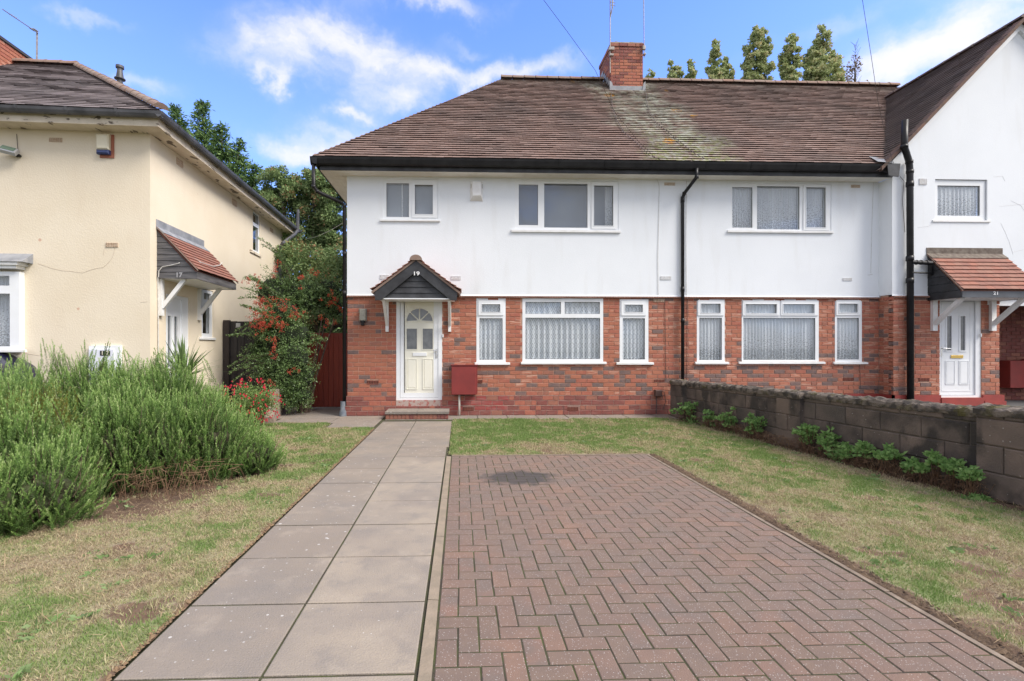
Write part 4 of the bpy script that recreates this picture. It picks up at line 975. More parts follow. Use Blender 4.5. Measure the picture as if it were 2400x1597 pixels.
# projecting window head with lead cap
r = rect(M17F, -160, 62, 617, 632); b_ = MB(M17F); b_.box(r[0], r[1]-.02, -.17, -.0, r[2], r[2]+.05); b_.box(r[0], r[1]+.02, -.20, 0, r[2]+.051, r[2]+.10); b_.build('window_head', SILLW, H17)
b_ = MB(M17F); b_.prism([(-.22, r[2]+.101), (0, r[2]+.101), (0, r[2]+.26)], r[0], r[1]+.10, Matrix(((0,1,0,0),(1,0,0,0),(0,0,1,0),(0,0,0,1)))); b_.build('lead_cap', LEAD, H17)
# roof 17: kick, front slope, side hip
ov = .36; TP7 = .70; OE = Vector((ov, -ov, EZ+.0)); RL = 3.85
def L7(x, y, z): return R17 @ Vector((x, y, z))
q7 = sqrt(1+TP7*TP7)
S7 = R17.to_3x3() @ Vector((0, 1, TP7)).normalized(); U7 = R17.to_3x3() @ Vector((1, 0, 0)); N7 = U7.cross(S7)
t7 = MB(); tiles(t7, L7(0, -ov, EZ), U7, S7, N7, RL*q7, lambda s: -9.4, lambda s: ov-s/q7+.02, g=.125, w=.27, th=.007, lift=.018)
t7.build('roof_tiles', TILE17, H17, kind='stuff')
ZR7 = EZ+RL*TP7; YB = side_len+ov
dk = MB(R17); xr = ov-RL
dk.add([(-9.4,-ov,EZ),(ov,-ov,EZ),(xr,RL-ov,ZR7),(-9.4,RL-ov,ZR7),(ov,YB,EZ),(xr,YB-RL,ZR7),(-9.4,YB,EZ),(-9.4,YB-RL,ZR7)], [(0,1,2,3),(1,4,5,2),(4,6,7,5),(3,2,5,7)]); dk.build('roof_deck', TILE17, H17)
ridge_run(L7(xr, RL-ov, ZR7+.0), L7(-9.4, RL-ov, ZR7+.0), H17); 
HIPM = half_round(.34, .10).mesh('hip_tile', RIDGE)
ridge_run(L7(ov, -ov, EZ+.03), L7(xr, RL-ov, ZR7+.0), H17, L=.32, me=HIPM, name='hip_tile')
# eaves
sf = MB(R17); sf.box(-9.4, ov-.10, -ov+.09, -.001, EH, EH+.02); sf.box(.001, ov-.10, -.001, YB-.1, EH, EH+.02); sf.build('soffit_boards', CREAMD, H17)
fa = MB(R17); fa.box(-9.4, ov-.10, -ov+.065, -ov+.089, EH-.005, 5.06); fa.box(ov-.099, ov-.075, -ov+.065, YB-.1, EH-.005, 5.06); fa.build('fascia', CREAMD, H17)
hr = [(.0,.05),(-.01,.01),(-.03,-.025),(-.06,-.04),(-.09,-.025),(-.11,.01),(-.12,.05)]
g = MB(); gutter(g, M17F, -9.4, ov+.02, -ov+.062, 5.02, hr); gutter(g, M17S, -ov-.05, YB+.15, -ov+.073, 5.02, hr)
g.build('gutter', GREYPIPE, H17)
bk = MB(); prb = [(p[0]*1.08, p[1]*1.15) for p in hr]
for i in range(9): gutter(bk, M17F, -.3-i*.72, -.26-i*.72, -ov+.063, 5.02, prb)
for i in range(9): gutter(bk, M17S, .1+i*.8, .14+i*.8, -ov+.074, 5.02, prb)
bk.build('gutter_bracket', GREYPIPE, H17)
# down pipe at the far corner, and the odd upright stub
def P17S(px, py, b): a, c = on(M17S, px, py, b); return M17S @ Vector((a, b, c))
pp = [P17S(697,541,-.40), P17S(690,550,-.36), P17S(662,571,-.16), P17S(656,582,-.08), P17S(656,760,-.08)]
pp[-1].x = pp[-2].x; pp[-1].y = pp[-2].y
mb = MB(); mb.tube(pp, .05, 10); e = P17S(697,541,-.40); mb.tube([e+Vector((0,0,-.05)), P17S(699,492,-.42)], .055, 10, r1=.035); mb.build('down_pipe', GREYPIPE, H17)
# flue
fp = L7(ov-3.9+.85, RL-ov+1.5, 0); 
f1 = atD(281, 215, 12.2); f2 = atD(281, 155, 12.2); mb = MB(); zb_ = f1.z-1.2; h_ = f2.z
mb.ring([(.064,zb_),(.064,h_-.34),(.12,h_-.335),(.12,h_-.315),(.085,h_-.30),(.060,h_-.12),(.062,h_-.07),(.09,h_-.06),(.09,h_),(.0,h_+.005)], (f1.x, f1.y, 0), 18); mb.build('flue_pipe', GREYPIPE, H17)
# chimney of 17
c0_ = L7(0, 0, 0); CH = MB(R17); xa_ = -4.80; ya_, yb_ = 2.75, 4.2
print('chimney17 target', atD(76, 138, 11.6), atD(10, 76, 10.6), 'local', R17.inverted() @ atD(76, 138, 11.6), R17.inverted() @ atD(10, 76, 10.6))
CH.box(xa_-1.3, xa_-.012, ya_+.012, yb_-.012, 6.6, 8.1); ch17 = CH.build('chimney', MORTARD, H17)
MA = R17 @ Matrix.Translation((0, ya_, 0)); MBs = R17 @ Matrix(((0,-1,0,xa_),(1,0,0,ya_),(0,0,1,0),(0,0,0,1)))
cb = []
pal7 = lambda a, c: 0 if rnd.random() < .6 else (1 if rnd.random() < .6 else 2)
lay(MA, xa_-1.3, xa_, 7.15, 8.1, [], 0, pal7, cb); lay(MBs, 0, yb_-ya_, 7.15, 8.1, [], 0, pal7, cb)
for (M, u0, u1, z0, z1, b, mi, v) in cb: link('brick', brick_mesh(v, mi)[1], ch17, mw=M @ Matrix.Translation((u0, b, z0)) @ Matrix.Diagonal((u1-u0, 1, z1-z0, 1)))
CH = MB(R17); CH.box(xa_-1.3, xa_+.01, ya_-.01, yb_+.01, 6.6, 7.15); CH.build('mortar_skirt', CEM, ch17)
CH = MB(R17); CH.box(xa_-1.33, xa_+.03, ya_-.03, yb_+.03, 8.1, 8.16); CH.build('chimney_cap', mat('dark_cap', (.05,.045,.045)), ch17)
# hairline cracks in the render
CRK = mat('hairline_crack', (.50,.42,.33), (.42,.34,.26), scale=20, rough=1)
for pts in ([(350,150),(430,178),(500,200),(580,216),(660,222),(760,236),(850,203),(950,185),(1000,140),(1035,90),(1050,40),(1055,0)], [(1290,505),(1355,500)], [(950,75),(958,20)], [(170,940),(260,980),(400,1000)]):
    MB().tube([M17F @ Vector((on(M17F, x/3.92, 580+y/3.92)[0], -.0005, on(M17F, x/3.92, 580+y/3.92)[1])) for x, y in pts], .0028, 4).build('crack', CRK, H17)
for pts in ([(1155,1265),(1240,1258),(1307,1250)], [(1225,1230),(1290,1262),(1307,1290)], [(1165,1370),(1190,1420),(1215,1480),(1240,1560)], [(1240,1545),(1307,1530)], [(655,1395),(720,1388),(750,1372)], [(1120,1085),(1175,1080),(1190,1110)]):
    MB().tube([atY(1900+x/2.614, y/2.614, YG-.0005) for x, y in pts], .002, 4).build('crack', mat('pale_crack', (.60,.58,.57), rough=1), H21)
# canopy over the side door
aw0, ct17 = on(M17S, 366, 514); aw1 = on(M17S, 468, 566)[0]
def solveb(px, py, a_t):
    lo, hi = -2.0, .5
    for _ in range(50):
        m = (lo+hi)/2
        if on(M17S, px, py, m)[0] > a_t: lo = m
        else: hi = m
    return m, on(M17S, px, py, m)[1]
# find projection at which the eave's left tip lines up with the top left corner
best = min(((abs(on(M17S, 462.7, 632.4, -b/100)[0]-aw0), b/100) for b in range(10, 160)))
pj = best[1]; ce17 = on(M17S, 462.7, 632.4, -pj)[1]; aR = on(M17S, 550, 661, -pj)[0]
print('canopy17', aw0, aw1, ct17, 'proj', pj, 'ce', ce17, 'aR', aR)
can17, cz17 = leanto(M17S, H17, aw0, (aw0+1.66), ct17-.12, ce17, pj, OLDB, 'weathered tiled canopy over the side door', courses=9, cheek_lines=8, front=OLDB)
a_, c_ = on(M17S, 420, 645, 0)
# number 17 painted on the cheek board facing the road
Mck = R17 @ Matrix.Translation((0, aw0+.012, 0))
a5, c5 = on(Mck, 419.5, 645.5); text_obj('17', .11, Mck @ Matrix.Translation((a5, -.006, c5)), can17, mat('faded_number', (.36,.36,.38), rough=.8), ext=.001, wide=1.0)
ab1 = on(M17S, 378, 700)[0]; 
bracket(M17S, aw0+.10, cz17, cz17-.62, pj-.25, can17, w=.07); bracket(M17S, aw0+1.45, cz17, cz17-.62, pj-.25, can17, w=.07)
# cable looped over it
kc = [on(Mck, x, y) for x, y in ((373,650),(374,636),(382,626),(400,623),(420,618))]
kp = [Mck @ Vector((a, -.02, c)) for a, c in kc]+[P17S(440,608,-pj*.55)+Vector((0,0,.03)), P17S(452,608,-pj*.62)+Vector((0,0,.04)), P17S(470,622,-pj*.8)+Vector((0,0,.05)), P17S(500,631,-pj*.8)+Vector((0,0,.05)), P17S(515,628,-pj*.7)+Vector((0,0,.05)), P17S(521,621,-pj*.6)+Vector((0,0,.05))]
MB().tube(kp, .007, 6).build('cable', CBL, H17)
MB().tube([P17S(370,650,-.02), P17S(371,760,-.02), P17S(371,860,-.02)], .008, 5).build('cable', CBL, H17)
# side door of 17
a0, a1, c0, c1 = D17; w_ = a1-a0
mb = MB(M17S); mb.panel(a0, a1, c0, c1, [(a0+.06, a1-.22, c0+.05, c1-.06)], .02, .09); d17 = mb.build('side_door', UPVC, H17, label='white side door with narrow dark panes')
lf = MB(M17S); e0, e1 = a0+.061, a1-.221; lw = e1-e0
gl = [(e0+lw*.10, e0+lw*.30, 1.05, 1.95), (e0+lw*.52, e0+lw*.72, 1.05, 1.95)]
lf.panel(e0, e1, c0+.051, c1-.061, gl, .04, .08)
for g_ in gl: lf.panel(g_[0]-.03, g_[1]+.03, g_[2]-.03, g_[3]+.03, [g_], .028, .0395)
lf.build('door_leaf', UPVC, d17)
for g_ in gl: MB(M17S).box(g_[0]-.003, g_[1]+.003, .05, .055, g_[2]-.003, g_[3]+.003).build('pane', GLASSD, d17)
MB(M17S).cbox(e0+lw*.35, e0+lw*.62, .026, .0395, .93, .98, .003).build('letter_box', BRASS, d17)
hd = MB(M17S); hd.cbox(e1-.05, e1-.02, .024, .0395, 1.05, 1.25, .003); hd.tube([(e1-.035, .0, 1.18), (e1-.15, -.01, 1.18)], .01, 6); hd.tube([(e1-.035, .03, 1.18), (e1-.035, -.0, 1.18)], .01, 6); hd.build('handle', CHROME, d17)

# ================================================================ things on the walls
AL = mat('alarm_white', (.80,.80,.80), (.76,.75,.73), scale=8, rough=.5)
r = rect(M19, 1102, 1132, 427, 472, -.03); T = thing('alarm_box', M19 @ Vector(((r[0]+r[1])/2, -.03, r[2])), 'white alarm box under the eaves between the two upstairs windows of number 19', 'alarm box')
mb = MB(M19); mb.add([(r[0],-.028,r[2]),(r[1],-.028,r[2]),(r[1],-.028,r[3]),(r[0],-.028,r[3]),(r[0]+.05,-.12,r[2]+.09),(r[1]-.05,-.12,r[2]+.09),(r[1]-.05,-.12,r[3]-.02),(r[0]+.05,-.12,r[3]-.02)],
    [(0,1,5,4),(1,2,6,5),(2,3,7,6),(3,0,4,7),(4,5,6,7)]); mb.build('cover', AL, T)
mb = MB(M19)
for s in (0, 1):
    for i in range(4):
        x = r[0]+.012 if s == 0 else r[1]-.042; mb.box(x, x+.03, -.06+(-.01), -.055, r[3]-.07-i*.022, r[3]-.06-i*.022)
mb.build('vent_slots', BLACKP, T)
r = rect(M17F, 234, 265, 317, 371); Pn = M17F @ Vector(((r[0]+r[1])/2, 0, r[2])); T = thing('alarm_box', Pn, 'cream and blue alarm box on a terracotta backing near the corner of house 17', 'alarm box')
MB(M17F).box(r[0]+.01, r[1]+.02, -.02, .0, r[2], r[3]).build('backing_plate', mat('terracotta_plate', (.36,.13,.08), rough=.8), T)
MB(M17F).cbox(r[0]-.01, r[1]-.02, -.09, -.021, r[2]+.11, r[3]-.01, .02).build('cover', mat('alarm_cream', (.74,.68,.52), rough=.5), T)
MB(M17F).cbox(r[0]-.01, r[1]-.02, -.088, -.021, r[2]+.04, r[2]+.108, .02).build('blue_lens', mat('blue_plastic', (.03,.05,.16), rough=.3), T)
# floodlight
c_ = M17F @ Vector((on(M17F, 20, 352, -.12)[0], -.12, on(M17F, 20, 352, -.12)[1])); T = thing('floodlight', c_, 'small tilted floodlight on a bracket high on the front of house 17', 'floodlight')
Mf = Matrix.Translation(c_) @ Matrix.Rotation(radians(25), 4, 'Z') @ Matrix.Rotation(radians(-40), 4, 'X') @ Matrix.Rotation(radians(15), 4, 'Y')
MB(Mf).cbox(-.11, .11, -.03, .04, -.06, .06, .012).build('housing', mat('silver_grey', (.45,.46,.48), rough=.4, metal=.4), T)
MB(Mf).box(-.09, .09, -.036, -.029, -.045, .045).build('lamp_glass', mat('lamp_glass', (.12,.17,.13), rough=.1), T)
c2 = M17F @ Vector((on(M17F, 42, 365, -.03)[0], -.0, on(M17F, 42, 365, -.03)[1])); MB().tube([c_+Vector((0,.03,-.03)), c_+Vector((.06,.05,-.06)), c2+Vector((-.03,-.05,0)), c2], .014, 8).ring([(.03,-.02),(.04,0),(.03,.02)], c2+Vector((0,-.02,0)), 10).build('arm', BLACKP, T)
MB().tube([c2+Vector((-.01,-.01,.02)), M17F @ Vector((on(M17F, 40, 330)[0], -.01, on(M17F, 40, 315)[1]))], .004, 5).build('lead', CBD, T)
# meter box of 19
r = rect(M19, 1058, 1119, 857, 925.5, -.20); T = thing('meter_box', (M19 @ Vector((r[0], -.2, 0))), 'dark red meter box on the brick wall right of the front door of 19', 'meter box')
MRED = mat('meter_red', (.24,.032,.028), (.20,.028,.025), scale=5, rough=.5)
MB(M19).box(r[0]+.01, r[1]-.0, -.20, .0, r[2]+.01, r[3]).build('case', MRED, T)
MB(M19).cbox(r[0], r[1]-.03, -.225, -.201, r[2], r[3]-.02, .008).build('lid', MRED, T)
MB(M19).box(r[0]-.01, r[1]+.012, -.235, 0, r[3]+.001, r[3]+.014).build('hood', MRED, T)
xp = on(M19, 1076.5, 950, -.12)[0]; MB(M19).tube([(xp, -.12, r[2]), (xp, -.12, .0)], .022, 10).build('conduit', mat('cream_conduit', (.55,.51,.45), rough=.6), T, smooth=True)
# meter box of 17
r = rect(M17F, 213, 286.5, 811, 985); r = (r[0], r[1], .1, r[3]); T = thing('meter_box', M17F @ Vector(((r[0]+r[1])/2, 0, .1)), 'white meter cupboard numbered 17 behind the rosemary', 'meter box')
MB(M17F).box(r[0], r[1], -.045, .0, r[2], r[3]).build('case', UPVC, T)
MB(M17F).cbox(r[0]+.005, r[1]-.09, -.062, -.046, r[2]+.03, r[3]-.05, .006).build('door', mat('pale_blue_white', (.70,.72,.80), rough=.4), T)
t0 = rect(M17F, 234.5, 245.6, 822.5, 834, -.065); t1 = rect(M17F, 246.6, 258, 822.5, 834, -.065)
for q_, n_ in ((t0, '1'), (t1, '7')):
    MB(M17F).box(q_[0], q_[1], -.067, -.063, q_[2], q_[3]).build('number_tile', BLACKP, T)
    text_obj(n_, .085, M17F @ Matrix.Translation(((q_[0]+q_[1])/2, -.069, (q_[2]+q_[3])/2)), T, mat('cream_number', (.65,.62,.5), rough=.6), ext=.001)
# porch lamp
r = rect(M19, 842, 857, 725, 752, -.08); xc = (r[0]+r[1])/2; T = thing('wall_lamp', M19 @ Vector((xc, 0, r[2])), 'grey bulkhead wall lamp on the brickwork left of the front door of 19', 'wall lamp')
MB(M19).cbox(r[0], r[1], -.09, -.03, r[2], r[3], .012).build('lamp_glass', mat('milky_glass', (.36,.34,.27), (.25,.23,.18), scale=30, rough=.25), T)
MB(M19).box(r[0]-.01, r[1]+.01, -.029, .0, r[2]+.0, r[3]+.01).build('back_plate', mat('lamp_grey', (.25,.25,.25), rough=.5), T)
MB(M19).ring([(.045,.0),(.05,-.03),(.03,-.06),(.04,-.075),(.025,-.10),(.0,-.10)], (xc, -.05, r[2]), 12).build('holder', BLACKP, T, smooth=True)
for M, px, py, lab in ((M19, 1038, 787.5, 'small white doorbell push right of the cream front door'), (MG, 2299, 786, 'small cream doorbell push right of the white door of 21')):
    a, c = on(M, px, py, -.01); T = MB(M).cbox(a-.014, a+.014, -.022, -.0, c-.035, c+.035, .005).build('doorbell', AL); tag(T, lab, 'doorbell')
r = rect(M19, 1534, 1549, 914, 929, -.03); T = thing('outlet_box', M19 @ Vector((r[0], 0, r[2])), 'small brown tap box on the brickwork beside the garden wall', 'outlet box')
MB(M19).cbox(r[0], r[1], -.10, .0, r[2], r[3], .01).build('case', mat('brown_box', (.10,.055,.045), rough=.6), T)
MB(M19).tube([((r[0]+.03), -.06, r[2]), (r[0]+.02, -.07, .02)], .008, 6).tube([(r[1]-.02, -.05, r[3]), (r[1]+.06, -.05, r[3]-.05), (r[1]+.09, -.06, r[2]-.1), (r[1]+.02, -.08, .1)], .006, 6).build('hose', CBD, T)

# curtains
def cur(M, R, m, lab, b=.10, sc=True, seed=0, lift=.03, name='net_curtain', **k): curtain(M, R[0]+.02, R[1]-.02, R[2]+.03+lift, R[3]-.02, b, m, lab, sc, seed, **k)
cur(M19, W19A, LACE, 'diamond lace net in the narrow window beside the red meter box', seed=1, pitch=.10, amp=.016, b=.065)
cur(M19, W19B, LACE, 'diamond lace net in the wide ground floor window of 19', seed=2, pitch=.125, amp=.020, b=.075)
cur(M19, W19C, LACE, 'diamond lace net in the narrow window right of the wide window of 19', seed=3, pitch=.09, amp=.016, b=.065)
cur(M19, W21D, NET, 'flowered net in the narrow window right of the thin black drainpipe', seed=4, sc=False, lift=0, pitch=.08, amp=.016, b=.065)
cur(M19, W21E, NET, 'flowered pleated net in the wide ground floor window of 21', seed=5, sc=False, lift=0, pitch=.075, amp=.018, b=.07)
cur(M19, W21F, NET, 'flowered net in the narrow window left of the white door of 21', seed=6, sc=False, lift=0, pitch=.08, amp=.016, b=.065)
cur(M19, W21U, PLAINNET, 'plain net across the wide upstairs window of 21', seed=7, sc=False, lift=0, b=.09, amp=.018)
cur(MG, WG, PLAINNET, 'pale net in the small square window of the gable', seed=8, sc=False, lift=0, b=.075, amp=.010, pitch=.09)
cur(M17F, wF, PLAINNET, 'net in the front window of house 17', seed=9, sc=False, lift=0, b=.10)
def strip(M, px0, px1, R, lab, b=.07): a0_, a1_ = on(M, px0, 480, b)[0], on(M, px1, 480, b)[0]; curtain(M, a0_, a1_, R[2]+.05, R[3]-.03, b, PLAINNET, lab, False, 3, pitch=.04, amp=.012)
strip(M19, 1418, 1442, W19U2, 'drawn back white curtain in the wide upstairs window of 19', .2)
strip(M19, 941.5, 944.5, W19U1, 'narrow white curtain edge in the small upstairs window of 19', .06)

# aerials
AER = mat('aerial_metal', (.38,.36,.33), (.22,.18,.15), scale=20, rough=.5, metal=.4)
p = atY(1430, 212, 13.05); T = thing('television_aerial', (p.x, 13.05, 8.4), 'tall pole aerial with short cross bars on the left corner of the brick chimney', 'aerial')
MB().tube([(p.x, 13.05, 8.75), (p.x-.0, 13.05, 11.9)], .014, 6).build('mast', AER, T)
mb = MB(); zt_ = atY(1433, 2, 13.05).z
mb.tube([(p.x, 13.05, zt_-.45), (p.x+.05, 13.0, zt_-.22), (p.x+.05, 13.0, zt_+.8)], .016, 6)
for i in range(12): z = zt_-.16+i*.08; mb.tube([(p.x-.02, 12.98, z), (p.x+.13, 13.02, z)], .008, 5)
mb.build('cross_bars', AER, T); MB().box(p.x-.04, p.x+.10, 13.0, 13.08, 9.36, 9.44).box(p.x-.03, p.x+.08, 12.99, 13.07, 9.2, 9.25).build('wall_bracket', AER, T)
p = atY(1510, 110, 13.05); T = thing('television_aerial', (p.x, 13.05, 9.2), 'plain thin aerial pole on the right corner of the brick chimney', 'aerial')
MB().tube([(p.x, 13.05, 9.2), (p.x-.035, 13.05, 12.4)], .011, 6).build('mast', AER, T); MB().box(p.x-.05, p.x+.03, 13.02, 13.08, 9.40, 9.50).box(p.x-.03, p.x+.03, 13.0, 13.08, 9.25, 9.29).build('wall_bracket', AER, T)
p = atD(87, 75, 11.5); pbm = atD(86, 158, 11.5); T = thing('television_aerial', pbm, 'bare rod aerial with a long thin boom beside the chimney of house 17', 'aerial')
MB().tube([(pbm.x, pbm.y, pbm.z-.35), (p.x, p.y, p.z)], .018, 6).build('mast', AER, T)
tip = atD(6, 22, 10.2); MB().tube([p+Vector((.02,0,-.03)), tip], .011, 5).build('boom', AER, T)
mb = MB()
for i in range(9):
    c = p.lerp(tip, .03+i*.028 if i < 6 else .3+i*.06); s = .07 if i < 6 else .035; mb.tube([c+Vector((0,-s,-s*.6)), c+Vector((0,s,s*.6))], .006, 4)
mb.build('cross_bars', AER, T)
MB().box(pbm.x-.10, pbm.x+.05, pbm.y-.03, pbm.y+.03, pbm.z-.12, pbm.z+.03).build('wall_bracket', AER, T)
# overhead wires: stretched between the road side and the houses
def wire(pts, lab, r=.006):
    o = MB().tube(pts, r, 5).build('overhead_wire', CBD); tag(o, lab, 'wire', 'overhead wires to the houses')
def sag(p, q, s, n=14): p, q = Vector(p), Vector(q); return [p.lerp(q, i/n)-Vector((0, 0, s*4*(i/n)*(1-i/n))) for i in range(n+1)]
e1 = atY(1556, 392, 9.70); on1 = atY(1400, 200, 12.9)
a_ = atD(1262, -10, 9.0)
# drop wires start at a pole across the road, behind the viewpoint
w1a = Vector((1.25, 8.0, 6.6))
w1 = [atD(1268, -8, 8.2), atD(1330, 75, 8.6), atD(1395, 165, 9.0), atD(1440, 262, 9.4), atD(1495, 330, 9.7), atD(1558, 392, 9.85)]
wire(w1, 'thin wire slanting down in front of the chimney to the gutter of 19', .004)
w2 = [atD(2020, -8, 8.6), atD(2040, 120, 8.9), atD(2058, 240, 9.3), atD(2080, 340, 9.7), atD(2098, 395, 9.95)]
wire(w2, 'thin wire dropping over the roof of 21 to the end of its gutter', .004)
def roofpt(px, py, lift=.05):
    r_ = ray(px, py); # intersect with front slope
    k = (EZ-CAM_H-TP*EY)/(r_.z-TP*r_.y); return Vector((0,0,CAM_H))+r_*k+N_*lift
for pts, lab in (([(1432,222),(1434,258),(1446,290),(1460,315),(1490,340),(1520,370),(1545,380)], 'aerial lead trailing down the roof left of the mossy streak'),
                 ([(1512,212),(1514,240),(1520,268),(1535,292),(1570,320),(1600,345),(1625,365),(1650,378)], 'aerial lead trailing down the mossy streak on the roof')):
    o = MB().tube([roofpt(*q_) for q_ in pts], .006, 5).build('aerial_lead', CBD); tag(o, lab, 'cable')
pw = P17S(545, 655, -.1); q = Vector((-2.37, 10.05, 3.45))
o = MB().tube(sag(P17S(720, 560, -.3), (-2.37, 10.1, 3.95), .06), .005, 5).build('overhead_wire', CBL); tag(o, 'pale wire strung between the eaves of 17 and the side of 19', 'wire', 'overhead wires to the houses')
# ================================================================ ground
def inpoly(x, y, P):
    c = np.zeros(x.shape, bool); n = len(P)
    for i in range(n):
        x0, y0 = P[i]; x1, y1 = P[(i+1) % n]
        t = ((y0 > y) != (y1 > y)) & (x < (x1-x0)*(y-y0)/(y1-y0+1e-12)+x0); c ^= t
    return c
GR = mat('far_ground', (.10,.11,.06), (.16,.14,.10), scale=.6, rough=.95)
def sheet(name, x0, x1, y0, y1, z, m, **k): return MB().add([(x0,y0,z),(x1,y0,z),(x1,y1,z),(x0,y1,z)], [(0,1,2,3)]).build(name, m, **k)
sheet('ground', -300, 300, -300, 400, -.09, GR, kind='structure')
DX0, DX1, DY1 = -.115, 2.415, 6.30
PXL, PXM, PXR = -1.465, -.845, -.192
WA, WB = Vector((4.30, 9.95, 0)), Vector((5.36, .80, 0)); WD = (WB-WA).normalized(); WN = Vector((-WD.y, WD.x, 0)) # lawn side normal check below
if WN.x > 0: WN = -WN
def wallx(y): return WA.x+(WB.x-WA.x)*(WA.y-y)/(WA.y-WB.y)
# ---- pavers
def speck(k):
    big = k['N']('ShaderNodeTexNoise'); big.inputs['Scale'].default_value = 1.7; big.inputs['Detail'].default_value = 7; k['L'](k['geo'].outputs['Position'], big.inputs['Vector'])
    bmr = k['N']('ShaderNodeMapRange'); bmr.inputs[1].default_value = .42; bmr.inputs[2].default_value = .68; bmr.inputs[4].default_value = .45; k['L'](big.outputs['Fac'], bmr.inputs[0]); k['mixin'](bmr.outputs[0], (.150,.125,.110))
    vo = k['N']('ShaderNodeTexVoronoi'); vo.inputs['Scale'].default_value = 75; k['L'](k['geo'].outputs['Position'], vo.inputs['Vector'])
    lt = k['N']('ShaderNodeMath'); lt.operation = 'LESS_THAN'; lt.inputs[1].default_value = .19; k['L'](vo.outputs['Distance'], lt.inputs[0])
    mm = k['N']('ShaderNodeMath'); mm.operation = 'MULTIPLY'; mm.inputs[1].default_value = .6; k['L'](lt.outputs[0], mm.inputs[0]); k['mixin'](mm.outputs[0], (.45,.42,.40))
    # oil stain at its place on the drive
    sp = k['N']('ShaderNodeVectorMath'); sp.operation = 'SUBTRACT'; sp.inputs[1].default_value = (.62, 5.25, 0); k['L'](k['geo'].outputs['Position'], sp.inputs[0])
    sc = k['N']('ShaderNodeVectorMath'); sc.operation = 'MULTIPLY'; sc.inputs[1].default_value = (1/.46, 1/.36, 0); k['L'](sp.outputs[0], sc.inputs[0])
    ln = k['N']('ShaderNodeVectorMath'); ln.operation = 'LENGTH'; k['L'](sc.outputs[0], ln.inputs[0])
    nz = k['N']('ShaderNodeTexNoise'); nz.inputs['Scale'].default_value = 7; nz.inputs['Detail'].default_value = 5; k['L'](k['geo'].outputs['Position'], nz.inputs['Vector'])
    ad = k['N']('ShaderNodeMath'); ad.operation = 'ADD'; k['L'](ln.outputs['Value'], ad.inputs[0]); k['L'](nz.outputs['Fac'], ad.inputs[1])
    mr = k['N']('ShaderNodeMapRange'); mr.inputs[1].default_value = 1.46; mr.inputs[2].default_value = 1.12; mr.inputs[4].default_value = .85; k['L'](ad.outputs[0], mr.inputs[0]); k['mixin'](mr.outputs[0], (.045,.042,.042))
PV = [mat('block_pink_brown', (0.201,0.131,0.101), (0.171,0.116,0.093), scale=9, rough=.85, bump=.5, bscale=160, sub=speck),
      mat('block_grey_brown', (0.186,0.129,0.099), (0.164,0.116,0.093), scale=9, rough=.85, bump=.5, bscale=160, sub=speck),
      mat('block_salmon', (0.220,0.137,0.101), (0.185,0.122,0.095), scale=7, rough=.85, bump=.5, bscale=160, sub=speck),
      mat('block_blue_grey', (0.167,0.122,0.101), (0.209,0.129,0.099), scale=6, rough=.85, bump=.5, bscale=160, sub=speck, lo=.45, hi=.65)]
JOINT = mat('mossy_joint', (.050,.040,.030), (.060,.070,.022), scale=6, rough=1, bump=.8, bscale=90)
DRV = sheet('driveway', DX0-.01, DX1+.01, .6, DY1+.02, -.0028, JOINT, kind='structure')
U_ = .1012; PH = .07
_pm = {}
def paver_mesh(v, mi, sx, sy):
    if (v, mi, sx, sy) not in _pm:
        r = random.Random(v); c = .003; j = lambda s: r.uniform(-s, s); w, l = sx*U_-.0085, sy*U_-.0085
        vs = [(c+j(.001),c+j(.001),0),(w-c+j(.001),c+j(.001),0),(w-c+j(.001),l-c+j(.001),0),(c+j(.001),l-c+j(.001),0),(j(.0015),j(.0015),-.0018),(w+j(.0015),j(.0015),-.0018),(w+j(.0015),l+j(.0015),-.0018),(j(.0015),l+j(.0015),-.0018),(0,0,-.03),(w,0,-.03),(w,l,-.03),(0,l,-.03)]
        mb = MB().add(vs, [(0,1,2,3),(0,4,5,1),(1,5,6,2),(2,6,7,3),(3,7,4,0),(4,8,9,5),(5,9,10,6),(6,10,11,7),(7,11,8,4)]); _pm[(v, mi, sx, sy)] = (mb, mb.mesh('paver', PV[mi]))
    return _pm[(v, mi, sx, sy)]
pv = []
NI = round((DX1-DX0)/U_); NJ = round((DY1-.8)/U_); OY = DY1-NJ*U_
print('paver cols', NI, 'rows', NJ)
for j in range(-2, NJ+1):
    for i in range(-2, NI+1):
        k = (i-j) % 4
        if k == 0: c = (i, j, i+2, j+1)
        elif k == 3: c = (i, j, i+1, j+2)
        else: continue
        i0, j0, i1, j1 = max(c[0], 0), max(c[1], 0), min(c[2], NI), min(c[3], NJ)
        if i1 <= i0 or j1 <= j0: continue
        pv.append((i0, j0, i1-i0, j1-j0))
def pav_tf(i, j): return Matrix.Translation((DX0+i*U_+.004+rnd.uniform(-.001, .001), OY+j*U_+.004+rnd.uniform(-.001, .001), rnd.uniform(-.0008, .0018))) @ Matrix.Rotation(rnd.uniform(-.004, .004), 4, 'X') @ Matrix.Rotation(rnd.uniform(-.004, .004), 4, 'Y') @ Matrix.Rotation(rnd.uniform(-.006, .006), 4, 'Z')
pv.sort(key=lambda c: (c[1]*U_+OY < 1.75, c[1]+.01*c[0])); 
mb = MB(); npv = 0
for (i, j, sx, sy) in pv:
    y = OY+j*U_; r = rnd.random(); mi = 0 if r < .45 else 1 if r < .75 else 2 if r < .88 else 3; v = rnd.randrange(5)
    bm_, me_ = paver_mesh(v, mi, sx, sy); T_ = pav_tf(i, j)
    if y > 1.75 and npv < 300: link('paver', me_, DRV, mw=T_); npv += 1
    else: mb.m = mi; mb.add(bm_.v, bm_.f, T_)
mb.build('far_pavers', PV, DRV, kind='stuff')
